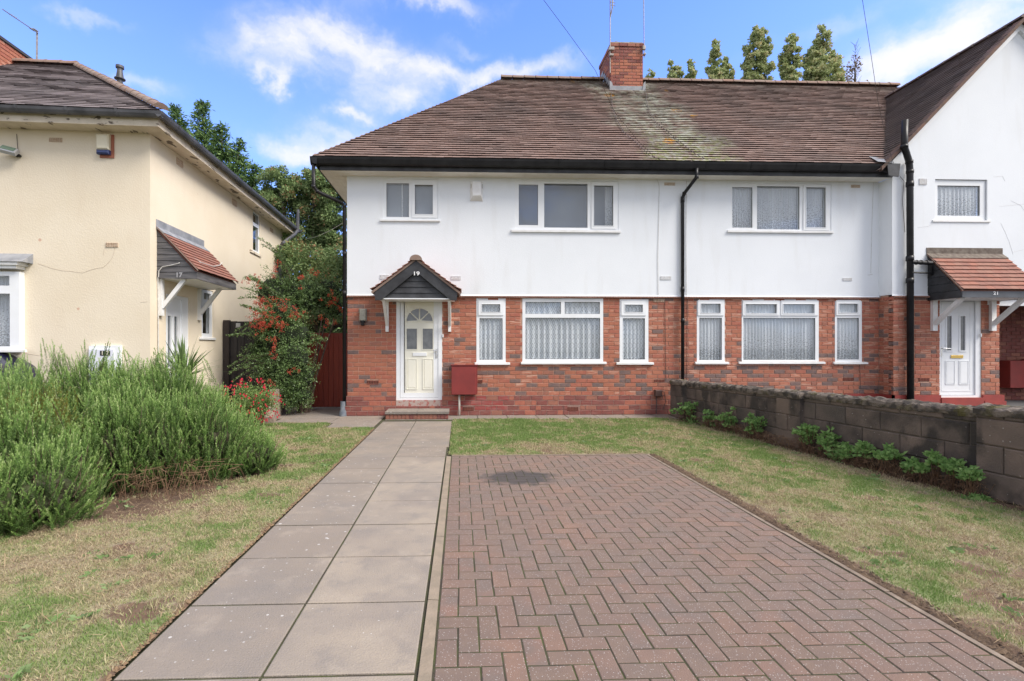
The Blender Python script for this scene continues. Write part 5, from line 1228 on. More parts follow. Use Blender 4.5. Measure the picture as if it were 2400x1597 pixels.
# ---- kerb stones
KM = mat('concrete_edging', (0.274,0.219,0.162), (0.218,0.178,0.131), scale=9, rough=.9, bump=.5, bscale=80, spots=[(60, .06, (.16,.14,.12))])
KD = mat('soiled_edging', (.27,.215,.165), (.17,.13,.10), scale=12, rough=.95, bump=.5)
KERB = sheet('kerb_bed', DX0-.10, DX0-.012, .6, DY1, -.03, JOINT, kind='structure')
y = .9
while y < DY1-.05:
    e = min(y+.907, DY1); mb = MB(); mb.add([(PXR+.012,y,-.03),(DX0-.008,y,-.03),(DX0-.008,e-.004,-.03),(PXR+.012,e-.004,-.03),(PXR+.012,y,.008),(DX0-.008,y,.004),(DX0-.008,e-.004,.004),(PXR+.012,e-.004,.008)], [(4,5,6,7),(0,1,5,4),(1,2,6,5),(2,3,7,6),(3,0,4,7)]); mb.build('kerb_stone', KM, KERB); y += .91
y = .9
while y < DY1+.04:
    e = min(y+.907, DY1+.05); MB().box(DX1+.006, DX1+.036, y, e-.005, -.05, .004+rnd.uniform(-.003, .003)).build('kerb_stone', KD, KERB); y += .91
x = DX0
while x < DX1:
    e = min(x+.907, DX1+.05); MB().box(x, e-.004, DY1+.006, DY1+.04, -.05, .004).build('kerb_stone', KD, KERB); x += .91
# ---- path slabs
def slabsub(k):
    for sc_, lo_, hi_, am_, c_ in ((1.3, .45, .66, .55, (.20,.18,.165)), (6, .52, .68, .45, (.19,.172,.158)), (4.1, .55, .7, .35, (.42,.36,.29))):
        q = k['N']('ShaderNodeTexNoise'); q.inputs['Scale'].default_value = sc_; q.inputs['Detail'].default_value = 8; q.inputs['Roughness'].default_value = .65; k['L'](k['geo'].outputs['Position'], q.inputs['Vector'])
        w = k['N']('ShaderNodeMapRange'); w.inputs[1].default_value = lo_; w.inputs[2].default_value = hi_; w.inputs[4].default_value = am_; k['L'](q.outputs['Fac'], w.inputs[0]); k['mixin'](w.outputs[0], c_)
    n = k['N']('ShaderNodeTexNoise'); n.inputs['Scale'].default_value = 90; n.inputs['Detail'].default_value = 4; k['L'](k['geo'].outputs['Position'], n.inputs['Vector'])
    r = k['N']('ShaderNodeMapRange'); r.inputs[1].default_value = .50; r.inputs[2].default_value = .72; r.inputs[4].default_value = .6; k['L'](n.outputs['Fac'], r.inputs[0]); k['mixin'](r.outputs[0], (.26,.22,.19))
sp_w = [(8, .085, (.55,.53,.50)), (21, .10, (.45,.43,.41))]
SG = mat('grey_paving', (0.271,0.225,0.182), (0.222,0.190,0.160), scale=2.2, rough=.88, bump=.6, bscale=120, sub=slabsub, spots=sp_w)
SB = mat('buff_paving', (0.320,0.269,0.213), (0.247,0.210,0.177), scale=1.5, rough=.88, bump=.5, bscale=120, sub=slabsub, spots=[(7, .06, (.2,.19,.17)), (17, .06, (.5,.48,.45))], lo=.42, hi=.62)
SD = mat('dark_grey_paving', (0.222,0.187,0.156), (0.258,0.214,0.175), scale=3, rough=.9, bump=.6, bscale=120, sub=slabsub, spots=[(16, .12, (.50,.48,.46))])
PATH = sheet('path', PXL, PXR+.02, .6, 9.55, -.0045, JOINT, kind='structure')
def slab(x0, x1, y0, y1, m, par, g=.0065, name='paving_slab'):
    z = rnd.uniform(-.0005, .004); c = .006; tx = rnd.uniform(-.001, .001)
    x0 += g; x1 -= g; y0 += g; y1 -= g
    MB().add([(x0+c,y0+c,z+tx),(x1-c,y0+c,z-tx),(x1-c,y1-c,z-tx),(x0+c,y1-c,z+tx),(x0,y0,z-.0025),(x1,y0,z-.0025),(x1,y1,z-.0025),(x0,y1,z-.0025),(x0,y0,-.04),(x1,y0,-.04),(x1,y1,-.04),(x0,y1,-.04)],
        [(0,1,2,3),(0,4,5,1),(1,5,6,2),(2,6,7,3),(3,7,4,0),(4,8,9,5),(5,9,10,6),(6,10,11,7),(7,11,8,4)]).build(name, m, par)
ys = [.92+.597*k for k in range(15)]
for k in range(len(ys)-1):
    y0, y1 = ys[k], min(ys[k+1], 9.5)
    if y1-y0 < .1: continue
    slab(PXL, PXM, y0, y1, SG if k % 4 else SD, PATH); slab(PXM, PXR+(.0 if y0 < DY1 else .03), y0, y1, SB if y0 < 5.7 else (SD if k % 3 == 0 else SG), PATH)
# strip and patio in front of the house
PAT = sheet('pavement', -3.9, 4.4, 8.4, 11.9, -.0085, JOINT, kind='structure')
for y0, y1, xo in ((9.5,10.05,0),):
    x = PXL
    while x < 4.3: slab(x, min(x+.6, 4.3), y0+.0, 10.06, SG if rnd.random() < .6 else SD, PAT); x += .6
x = PXL
rows = [(8.55,9.15,-2.35),(9.15,9.75,-3.5),(9.75,10.35,-3.75),(10.35,10.95,-3.9),(10.95,11.6,-3.9)]
for y0, y1, xl in rows:
    x = PXL-.06 if y0 < 10 else XL-.05
    while x > xl+.1: slab(max(x-.9, xl), x, y0, y1, SG if rnd.random() < .5 else SD, PAT); x -= .9
# step
STEP = thing('door_step', (-.85, 9.5, 0), 'low paved step on a brick edge in front of the cream door', 'step')
s0, s1_ = atY(887*1.0187, 960, 9.54).x, atY(1031.7*1.0187, 960, 9.54).x
for x0, x1 in ((s0-.01, (s0+s1_)/2-.003), ((s0+s1_)/2+.003, s1_+.01)): MB().box(x0, x1, 9.525, 10.045, .105, .150).build('paving_slab', SG, STEP)
MB().box(s0+.02, s1_-.02, 9.57, 10.045, .0, .104).build('step_core', MORTARD, STEP)
x = s0
while x < s1_-.02:
    w_ = min(.076, s1_-x); me = brick_mesh(rnd.randrange(5), rnd.choice([4, 4, 6, 4]))[1]; link('brick', me, STEP, mw=Matrix.Translation((x+.002, 9.545, .004)) @ Matrix.Diagonal((w_-.006, 1, .098, 1))); x += .076
# raised ground in front of 21
MB().add([(WA.x+.13,9.72,.16),(WB.x+.13,.8,.16),(16,.8,.16),(16,11.0,.16),(9.0,11.0,.16),(9.0,9.72,.16)], [(0,1,2,3,4,5)]).build('yard', mat('dark_tarmac', (.07,.07,.075), (.10,.10,.10), scale=5, rough=.9), kind='structure')
MB().box(DOOR21[0]-.5, XPIER+.2, 9.15, 9.70, .161, .19).build('pavement', SG, kind='structure')

# ---- lawns: relief sheet plus grass blades
LAWN_L = [(-12,.4),(PXL-.012,.4),(PXL-.012,8.55),(-2.36,8.55),(-2.36,9.12),(-3.4,9.12),(-3.6,9.3),(-12,9.3)]
LAWN_R = [(DX1+.055,.4),(wallx(.4)-.02,.4),(wallx(9.5)-.02,9.49),(PXR+.035,9.49),(PXR+.035,DY1+.06),(DX1+.055,DY1+.06)]
def dryness(x, y):
    d = .48+.7*(vnoise(x, y, .8, 3)-.5)+1.5*(vnoise(x, y, 2.6, 5, 5)-.5)+1.2*(vnoise(x, y, 9, 8, 4)-.5)
    d += np.where(x > 0, .05-.28*np.clip((y-6.2)/2, 0, 1)*np.clip((3.0-x)/2, 0, 1), 0)
    d -= .22*np.exp(-((x-PXL)/.45)**2)*(x < 0)
    d += .35*np.exp(-(((x+2.6)/.8)**2+((y-3.7)/.9)**2))
    d += .25*np.exp(-(((x+2.2)/.5)**2+((y-5.0)/.4)**2))
    d -= .12*np.clip((y-6.5)/2, 0, 1)*(x < 0)
    return np.clip(d, 0, 1)
def bare(x, y):
    b = 1.3*np.exp(-((np.abs(x-(DX1+.045)))/(.05+.13*vnoise(x*0+3, y, 2.2, 12, 3)))**2)*(y < 6.35)*(x > 0)
    b = np.maximum(b, .8*np.exp(-((x-(PXL-.012))/.045)**2)*(x < 0))
    b = np.maximum(b, .55*np.exp(-((y-(DY1+.07))/.05)**2)*((x > DX0) & (x < DX1)))
    dw = wallx(y)-x; b = np.maximum(b, .9*np.exp(-((dw-.12)/.17)**2)*(x > 3))
    bush = np.maximum.reduce([np.exp(-(((x-cx)/r)**2+((y-cy)/r)**2)) for cx, cy, r in ((-2.9,4.45,.42),(-2.75,4.85,.4),(-2.5,5.6,.4),(-3.6,5.2,1.2),(-4.6,4.6,1.2))])
    b = np.maximum(b, np.clip(bush*1.25, 0, 1))
    b = np.clip(b*(.45+1.1*vnoise(x, y, 7, 9, 3)), 0, 1)
    return np.maximum(b, np.clip((vnoise(x, y, 3.4, 15, 5)-.60)*4.5, 0, .7))
SOILC = [(0, (.105,.068,.042)), (1, (.17,.11,.07))]
LAWNM = mat('lawn_soil', (.12,.09,.05), None, rough=1, bump=.9, bscale=70, attr=('tone', [(0, (.18,.215,.085)), (.5, (.28,.24,.145)), (.72, (.22,.165,.115)), (.86, (.15,.095,.06)), (1, (.095,.058,.038))]),
            sub=lambda k: None)
def lawn(name, P, x0, x1, y0, y1, st, seed):
    xs = np.arange(x0, x1+st, st); ys_ = np.arange(y0, y1+st, st); X, Y = np.meshgrid(xs, ys_); 
    z = .012*vnoise(X, Y, 1.2, seed)+.016*(vnoise(X, Y, 9, seed+1)-.5)-.004
    br = bare(X, Y); z -= .022*br; z += .018*br*(vnoise(X, Y, 22, seed+4, 2))
    tone = np.clip(dryness(X, Y)*.6, 0, .62); tone = np.where(br > .35, .62+br*.38, tone)
    ok = inpoly(X, Y, P); idx = -np.ones(X.shape, int)
    cell = ok[:-1,:-1]&ok[1:,:-1]&ok[:-1,1:]&ok[1:,1:]
    n = X.size; V = np.stack([X, Y, z], -1).reshape(-1, 3); ii = np.arange(n).reshape(X.shape)
    q = np.stack([ii[:-1,:-1], ii[:-1,1:], ii[1:,1:], ii[1:,:-1]], -1)[cell]
    used = np.unique(q); re = -np.ones(n, int); re[used] = np.arange(len(used)); q = re[q]
    me = bpy.data.meshes.new(name); me.from_pydata(V[used].tolist(), [], q.tolist()); at = me.attributes.new('tone', 'FLOAT', 'POINT'); at.data.foreach_set('value', tone.reshape(-1)[used].astype('f'))
    me.materials.append(LAWNM); me.polygons.foreach_set('use_smooth', [True]*len(q)); return link(name, me, kind='structure')
lawn('lawn', LAWN_L, -6, -1.4, .8, 9.2, .035, 1); lawn('lawn', LAWN_R, -.3, 5.6, .8, 9.6, .035, 21)
GRASSM = mat('grass_blades', (.12,.17,.04), None, rough=.75, spec=.25, attr=('tone', [(0, (.19,.285,.085)), (.35, (.275,.335,.130)), (.6, (.40,.37,.20)), (.85, (.51,.43,.28)), (1, (.35,.27,.18))]), translucent=.3)
def grass(name, P, x0, x1, y0, y1, n, seed, lab=None):
    r = np.random.default_rng(seed); m = int(n*2.2)
    x = r.uniform(x0, x1, m); y = y0+(y1-y0)*r.random(m)**1.5
    # only inside the picture's cone, with a margin
    u_ = (x-.035*y)/y; ok = inpoly(x, y, P)&(u_ > -1.2)&(u_ < 1.4)&(y > 1.4)
    x, y = x[ok], y[ok]; br = bare(x, y); keep = r.random(len(x)) > br*1.15; x, y = x[keep], y[keep]
    x, y = x[:n], y[:n]; k = len(x)
    z = .012*vnoise(x, y, 1.2, 1 if x0 < -2 else 21)-.008
    dr = dryness(x, y); tone = np.clip(dr+r.normal(0, .23, k), 0, 1)
    lush = vnoise(x, y, 3.0, 31)
    h = (.013+.015*r.random(k)+.024*np.clip(lush-.45, 0, 1))*(1.1-.45*dr); h *= np.where(r.random(k) < .02, 1.8, 1)
    flat = np.where(tone > .55, 1.7, .75)[:, None]; a = r.uniform(0, 2*pi, k)
    D = np.stack([np.cos(a), np.sin(a), np.zeros(k)], 1)*flat*r.uniform(.2, 1, (k, 1))+np.array([0, 0, 1.]); 
    w = (.0028+.0028*r.random(k))*(1+.22*np.maximum(y-3, 0)); h = h*np.where(tone > .6, 1.5, 1)*(1+.05*np.maximum(y-4, 0))
    o = leaves(name, np.stack([x, y, z], 1), D, rdir(k, r), h, w, GRASSM, attr=tone, kind='stuff'); return tag(o, lab, 'grass')
grass('grass', LAWN_L, -6, -1.47, 1.2, 9.2, 235000, 5, 'patchy dry lawn left of the paved path')
grass('grass', LAWN_R, -.2, 5.3, 1.2, 9.5, 265000, 6, 'patchy lawn between the brick driveway and the block wall')
# clods of soil along the drive edge
def clods(name, n, fx, m, lab, smin=.004, smax=.014):
    r = np.random.default_rng(3); P = []; 
    mb = MB()
    for _ in range(n):
        x, y = fx(r); s = r.uniform(smin, smax)*(1 if r.random() < .9 else 1.7); v = [(x+s*a*r.uniform(.6,1.3), y+s*b*r.uniform(.6,1.3), -.004+s*c*r.uniform(.5,1.0)) for a, b, c in ((1,0,.2),(-1,0,.3),(0,1,.1),(0,-1,.3),(0,0,.9))]
        mb.add(v, [(0,2,4),(2,1,4),(1,3,4),(3,0,4)])
    o = mb.build(name, m, kind='stuff'); return tag(o, lab, 'soil')
SOIL = mat('dark_soil', (.075,.048,.032), (.14,.095,.06), scale=14, rough=1)
clods('soil', 5200, lambda r: (DX1+.052+abs(r.normal(0, .035)), r.uniform(1.6, 6.35)), SOIL, 'crumbled dark soil along the driveway edge')
clods('soil', 2600, lambda r: (PXL-.014-abs(r.normal(0, .022)), r.uniform(1.6, 8.5)), mat('dry_leaf_litter', (.16,.10,.06), (.26,.18,.10), scale=20, rough=1), 'thin line of litter along the path edge', .003, .010)
STRAW = mat('dry_straw', (.36,.27,.16), (.26,.17,.10), scale=20, rough=.9)
r = np.random.default_rng(44); n = 5200; which = r.random(n)
sx = np.where(which < .35, r.normal(-2.9, .8, n), np.where(which < .6, r.uniform(2.45, 5, n), r.uniform(-4.2, -1.5, n))); sy = np.where(which < .35, r.normal(3.9, .8, n), r.uniform(1.8, 8.5, n))
wy = which > .8; sx = np.where(wy, wallx(sy)-np.abs(r.normal(.12, .14, n))-.02, sx)
okk = (inpoly(sx, sy, LAWN_L)|inpoly(sx, sy, LAWN_R)); sx, sy = sx[okk], sy[okk]; k = len(sx)
D = rdir(k, r); D[:, 2] = np.abs(D[:, 2])*.25
tag(leaves('straw', np.stack([sx, sy, np.full(k, .012)], 1), D, np.tile([0,0,1.], (k,1)), r.uniform(.04, .13, k), r.uniform(.002, .005, k), STRAW, kind='stuff'), 'loose dry straw scattered on the lawns', 'straw')

# ================================================================ boundary wall
BLK = [mat('sooty_block_a', (0.150,0.116,0.096), (0.065,0.052,0.045), scale=4, rough=.95, bump=.7, bscale=60, spots=[(14, .07, (.30,.27,.25))], sub=noise_streak((.030,.027,.025), .85, (1.0,1.0,.7), .50, .60)),
       mat('sooty_block_b', (0.185,0.138,0.112), (0.112,0.088,0.074), scale=3.2, rough=.95, bump=.7, bscale=60, spots=[(17, .08, (.36,.33,.31))], sub=noise_streak((.035,.031,.028), .85, (1.0,1.0,.7), .50, .60)),
       mat('sooty_block_c', (0.082,0.069,0.060), (0.138,0.107,0.090), scale=3, rough=.95, bump=.7, bscale=60, spots=[(20, .05, (.30,.28,.27))])]
BM_ = mat('sooty_mortar', (.12,.098,.085), (.07,.06,.052), scale=8, rough=1, bump=.6)
Lw = (WB-WA).length
MW = Matrix(((WD.x, -WN.x, 0, WA.x), (WD.y, -WN.y, 0, WA.y), (0, 0, 1, 0), (0, 0, 0, 1)))   # a along towards the road, b away from the lawn
GW = thing('garden_wall', ((WA.x+WB.x)/2, (WA.y+WB.y)/2, 0), 'sooty concrete block garden wall with mossy top between the two front gardens', 'wall')
BLM = {}
def block_mesh(l, h, d, mi, v):
    key = (round(l, 2), round(h, 2), round(d, 2), mi, v)
    if key not in BLM:
        r = random.Random(v+7); c = .010; j = lambda s: r.uniform(-s, s); l, h = round(l, 2), round(h, 2)
        vs = [(c+j(.004),0,c+j(.004)),(l-c+j(.004),0,c+j(.004)),(l-c+j(.004),0,h-c+j(.004)),(c+j(.004),0,h-c+j(.004)),(0,.008,0),(l,.008,0),(l,.008,h),(0,.008,h),(0,d,0),(l,d,0),(l,d,h),(0,d,h)]
        BLM[key] = MB().add(vs, [(0,1,2,3),(0,4,5,1),(1,5,6,2),(2,6,7,3),(3,7,4,0),(4,8,9,5),(5,9,10,6),(6,10,11,7),(7,11,8,4),(8,11,10,9)]).mesh('block', BLK[mi])
    return BLM[key]
def wtop(a): return .735+.10*max(0, min(1.15, a/5.84))
nC = 3; WT = .14
for k in range(nC+1):
    a = -(k % 2)*.225
    while a < Lw:
        a0_, a1_ = max(a, 0), min(a+.45, Lw); 
        if a1_-a0_ > .04:
            hh = (wtop((a0_+a1_)/2)-.06)/3.4; z0 = k*hh; z1 = min((k+1)*hh, wtop((a0_+a1_)/2)-.06)
            if z1-z0 > .03: link('block', block_mesh(a1_-a0_-.010, z1-z0-.010, WT, rnd.choice([0,0,1,1,2]), rnd.randrange(4)), GW, mw=MW @ Matrix.Translation((a0_+.005, rnd.uniform(-.003,.003), z0+.005)))
        a += .45
mb = MB(MW); mb.add([(0,.012,0),(Lw,.012,0),(Lw,WT-.01,0),(0,WT-.01,0),(0,.012,wtop(0)-.05),(Lw,.012,wtop(Lw)-.05),(Lw,WT-.01,wtop(Lw)-.05),(0,WT-.01,wtop(0)-.05)], [(0,1,5,4),(1,2,6,5),(2,3,7,6),(3,0,4,7),(4,5,6,7)]); mb.build('mortar_core', BM_, GW)
# rough mossy coping
def copsub(k):
    n = k['N']('ShaderNodeTexNoise'); n.inputs['Scale'].default_value = 5; n.inputs['Detail'].default_value = 6; k['L'](k['geo'].outputs['Position'], n.inputs['Vector'])
    r = k['N']('ShaderNodeMapRange'); r.inputs[1].default_value = .55; r.inputs[2].default_value = .66; r.inputs[4].default_value = .8; k['L'](n.outputs['Fac'], r.inputs[0]); k['mixin'](r.outputs[0], (.085,.075,.018))
COP = mat('rough_coping', (.17,.14,.115), (.055,.047,.040), scale=11, rough=1, bump=1, bscale=60, sub=copsub, lo=.42, hi=.58)
def coping(a0_, a1_, b0_, b1_, zf, h, par, seed, ov=.012):
    na = max(8, int((a1_-a0_)/.016)); prof = [(b0_-ov, -.045), (b0_-ov-.006, 0), (b0_-ov, h*.6), (b0_+.02, h), ((b0_+b1_)/2-.02, h*1.15), ((b0_+b1_)/2+.02, h*1.15), (b1_-.02, h), (b1_+ov, h*.6), (b1_+ov, -.045)]
    vs = []; A_ = np.linspace(a0_, a1_, na)
    for i, a in enumerate(A_):
        for j, (b, z) in enumerate(prof):
            n1 = vnoise(np.array([a*1.0+j*.31]), np.array([b*3+j*.7]), 16, seed, 3)[0]-.5; n2 = vnoise(np.array([a]), np.array([b+j*.13]), 3, seed+1, 2)[0]-.5
            vs.append((a, b+n1*.02*(1 if j < 4 else -1), zf(a)-.055+z+(n1*.055+n2*.035)*(1 if 0 < j < 8 else .6)))
    m_ = len(prof); fs = [(i*m_+j, (i+1)*m_+j, (i+1)*m_+j+1, i*m_+j+1) for i in range(na-1) for j in range(m_-1)]+[tuple(range(m_)), tuple(reversed(range((na-1)*m_, na*m_)))]
    MB(MW).add(vs, fs).build('coping', COP, par)
coping(0, Lw, .0, WT, wtop, .045, GW, 61)
# piers
def wa_at(px):
    lo, hi = 0, Lw
    r_ = ray(px, 1000); 
    # intersect the view ray (in plan) with the wall face
    det = r_.x*(-WD.y)-(-WD.x)*r_.y; k_ = (WA.x*(-WD.y)-(-WD.x)*WA.y)/det; P_ = Vector((r_.x*k_, r_.y*k_, 0)); return (P_-WA).dot(WD)
for (pa, pw_, top) in ((wa_at(1600)-.1, .44, .76), (wa_at(1856), .44, .795), (wa_at(2300)+.22, .44, .875)):
    print('pier', pa)
    hh = (top-.04)/3.4; z = 0; k = 0
    while z < top-.07:
        z1 = min(z+hh, top-.045)
        for (q0, q1) in (((0, pw_),) if k % 2 == 0 else ((0, pw_/2), (pw_/2, pw_))):
            link('block', block_mesh(q1-q0-.006, z1-z-.006, WT+.11, rnd.choice([0,1,2,1]), rnd.randrange(4)), GW, mw=MW @ Matrix.Translation((pa-pw_/2+q0+.003, -.07+rnd.uniform(-.002,.002), z+.003)))
        z = z1; k += 1
    MB(MW).box(pa-pw_/2+.012, pa+pw_/2-.012, -.055, WT+.025, 0, top-.05).build('pier_core', BM_, GW)
    coping(pa-pw_/2-.01, pa+pw_/2+.01, -.07, WT+.04, lambda a, t=top: t, .03, GW, 71)
# low wall on the other side, beside the fuchsia
LWL = MB(); cf = mat('old_render_wall', (.30,.235,.185), (.22,.18,.15), scale=5, rough=.95, bump=.5)
pA, pB = Vector((-3.42, 9.1, 0)), Vector((-3.92, 11.2, 0)); dl_ = (pB-pA).normalized(); nl = Vector((-dl_.y, dl_.x, 0))
vs = []
for t, h in ((0, .12), (.35, .30), (.351, .55), (1, .60)):
    c = pA.lerp(pB, t)
    for s_, hh in ((0, 0), (0, h), (.16, h), (.16, 0)): vs.append(c+nl*s_+Vector((0, 0, hh)))
LWL.add(vs, [(i*4+j, i*4+(j+1) % 4, i*4+4+(j+1) % 4, i*4+4+j) for i in range(3) for j in range(4)]+[(0,1,2,3),(15,14,13,12)])
tag(LWL.build('low_wall', cf), 'low stepped rendered wall behind the red fuchsia', 'wall')
# red gate and black fence panel
RG = mat('dark_red_boards', (0.289,0.045,0.022), (0.221,0.035,0.019), scale=3, rough=.65, bump=.3, stretch=(6, 1, .6))
g0, g1 = atY(722, 880, 11.3), atY(818, 880, 11.3); T = thing('side_gate', ((g0.x+g1.x)/2, 11.3, 0), 'dark red boarded gate in the gap beside the brick corner of 19', 'gate')
gt = atY(770, 781, 11.3).z; x = g0.x-.25; n = 0
while x < g1.x+.05:
    MB().cbox(x+.002, min(x+.118, g1.x+.06)-.002, 11.3+rnd.uniform(-.002, .002), 11.325, .04, gt+rnd.uniform(-.004,.004), .004).build('board', RG, T); x += .118
MB().box(g0.x-.25, g1.x+.06, 11.326, 11.37, .25, .35).box(g0.x-.25, g1.x+.06, 11.326, 11.37, 1.3, 1.4).build('ledge', RG, T)
f0, f1 = atY(524, 820, 10.9), atY(640, 820, 10.9); T = thing('fence_panel', ((f0.x+f1.x)/2, 10.9, 0), 'tall black boarded fence panel against the side wall of house 17', 'fence')
ft = atY(560, 753, 10.9).z; x = f0.x+.13
BLKB = mat('black_stained_boards', (.016,.014,.014), (.035,.03,.03), scale=4, rough=.7, bump=.4, stretch=(5, 1, .5))
while x < f1.x:
    MB().cbox(x+.003, x+.147, 10.93, 10.955, .05, ft+rnd.uniform(-.006,.006), .004).build('board', BLKB, T); x += .15
MB().box(f0.x-.0, f0.x+.12, 10.88, 10.98, 0, ft+.02).build('post', mat('brown_post', (.030,.022,.020), rough=.7), T)
nm = atY(558, 762, 10.92); MB().box(nm.x-.045, nm.x+.045, 10.915, 10.928, nm.z-.04, nm.z+.04).box(nm.x-.055,nm.x+.055,10.92,10.929,nm.z-.055,nm.z-.042).build('number_plate', mat('plate_grey', (.45,.45,.45), rough=.5), T)
MB().box(-6.5, f0.x, 14.9, 15.0, 0, .1)  # (unused corner)

# ================================================================ car
CARM = mat('dark_blue_car_paint', (.006,.007,.028), (.008,.008,.03), scale=1, rough=.3, coat=.4, spec=.4); CARG = mat('car_glass', (.02,.02,.022), rough=.05, spec=.9)
tl = atD(46, 890, 7.0); CX_ = tl.x-.42; CY_ = tl.y-.25
CAR = thing('parked_car', (CX_-2.0, CY_+.85, 0), 'dark blue car parked behind the rosemary at the front of house 17', 'car')
prof = [(0,.35),(.01,.62),(-.01,.86),(-.05,1.0),(-.14,1.12),(-.30,1.20),(-.62,1.36),(-1.1,1.45),(-1.9,1.47),(-2.5,1.38),(-3.0,1.05),(-3.3,.98),(-3.9,.86),(-4.05,.60),(-4.05,.32)]
bmc = MB(); vs = []; W2 = .86; cols_ = [(-1,0),(-.97,.35),(-.86,.62),(-.62,.93),(-.3,1),(.3,1),(.62,.93),(.86,.62),(.97,.35),(1,0)]
st_ = 0
for (x, z) in prof:
    narrow = 1-.20*max(0, (z-.9)/.57)-.05*(x > -.1)
    for (c, f_) in ((-1,.0),(-1,.55),(-.98,.85),(-.90,.97),(-.6,1.0),(0,1.01),(.6,1.0),(.90,.97),(.98,.85),(1,.55),(1,.0)):
        vs.append((CX_+x+(.05*(1-abs(c)) if x > -.2 else 0)-.16*abs(c)**4*(x > -.3), CY_+.86+c*W2*narrow, .30+(z-.30)*f_))
n_ = 11; fs = [(i*n_+j, i*n_+j+1, (i+1)*n_+j+1, (i+1)*n_+j) for i in range(len(prof)-1) for j in range(n_-1)]+[tuple(range(n_)), tuple(reversed(range((len(prof)-1)*n_, len(prof)*n_)))]
bmc.add(vs, fs); cb_ = bmc.build('body', CARM, CAR, smooth=True)
md = cb_.modifiers.new('s', 'SUBSURF'); md.levels = md.render_levels = 2
for dx in (-.75, -3.25):
    w_ = MB(); w_.ring([(.0,-.10),(.30,-.10),(.315,-.06),(.315,.06),(.30,.10),(.0,.10)], (0,0,0), 24, Matrix.Translation((CX_+dx, CY_+.08, .315)) @ Matrix.Rotation(pi/2, 4, 'X')); ty = w_.build('wheel', mat('tyre', (.02,.02,.02), rough=.9), CAR)
    w_ = MB(); w_.ring([(0,0),(.2,.0),(.21,.02)], (0,0,.101), 16, Matrix.Translation((CX_+dx, CY_+.08, .315)) @ Matrix.Rotation(pi/2, 4, 'X')); w_.build('rim', CHROME, ty)
sg_ = MB(); sg_.prism([(CX_-.50,1.06),(CX_-2.75,1.04),(CX_-2.35,1.33),(CX_-1.1,1.39),(CX_-.72,1.34)], CY_+.05, CY_+.09); sg_.build('side_window', CARG, CAR)
MB().cbox(CX_-.16, CX_+.0, CY_+.02, CY_+.2, .80, .98, .02).build('tail_lamp', mat('tail_lamp_red', (.25,.02,.02), rough=.2), CAR)
MB().tube([(CX_-.30, CY_+.10, 1.165), (CX_-.10, CY_+.2, 1.09), (CX_-.02, CY_+.5, 1.05)], .006, 5).build('tailgate_seam', BLACKP, CAR)
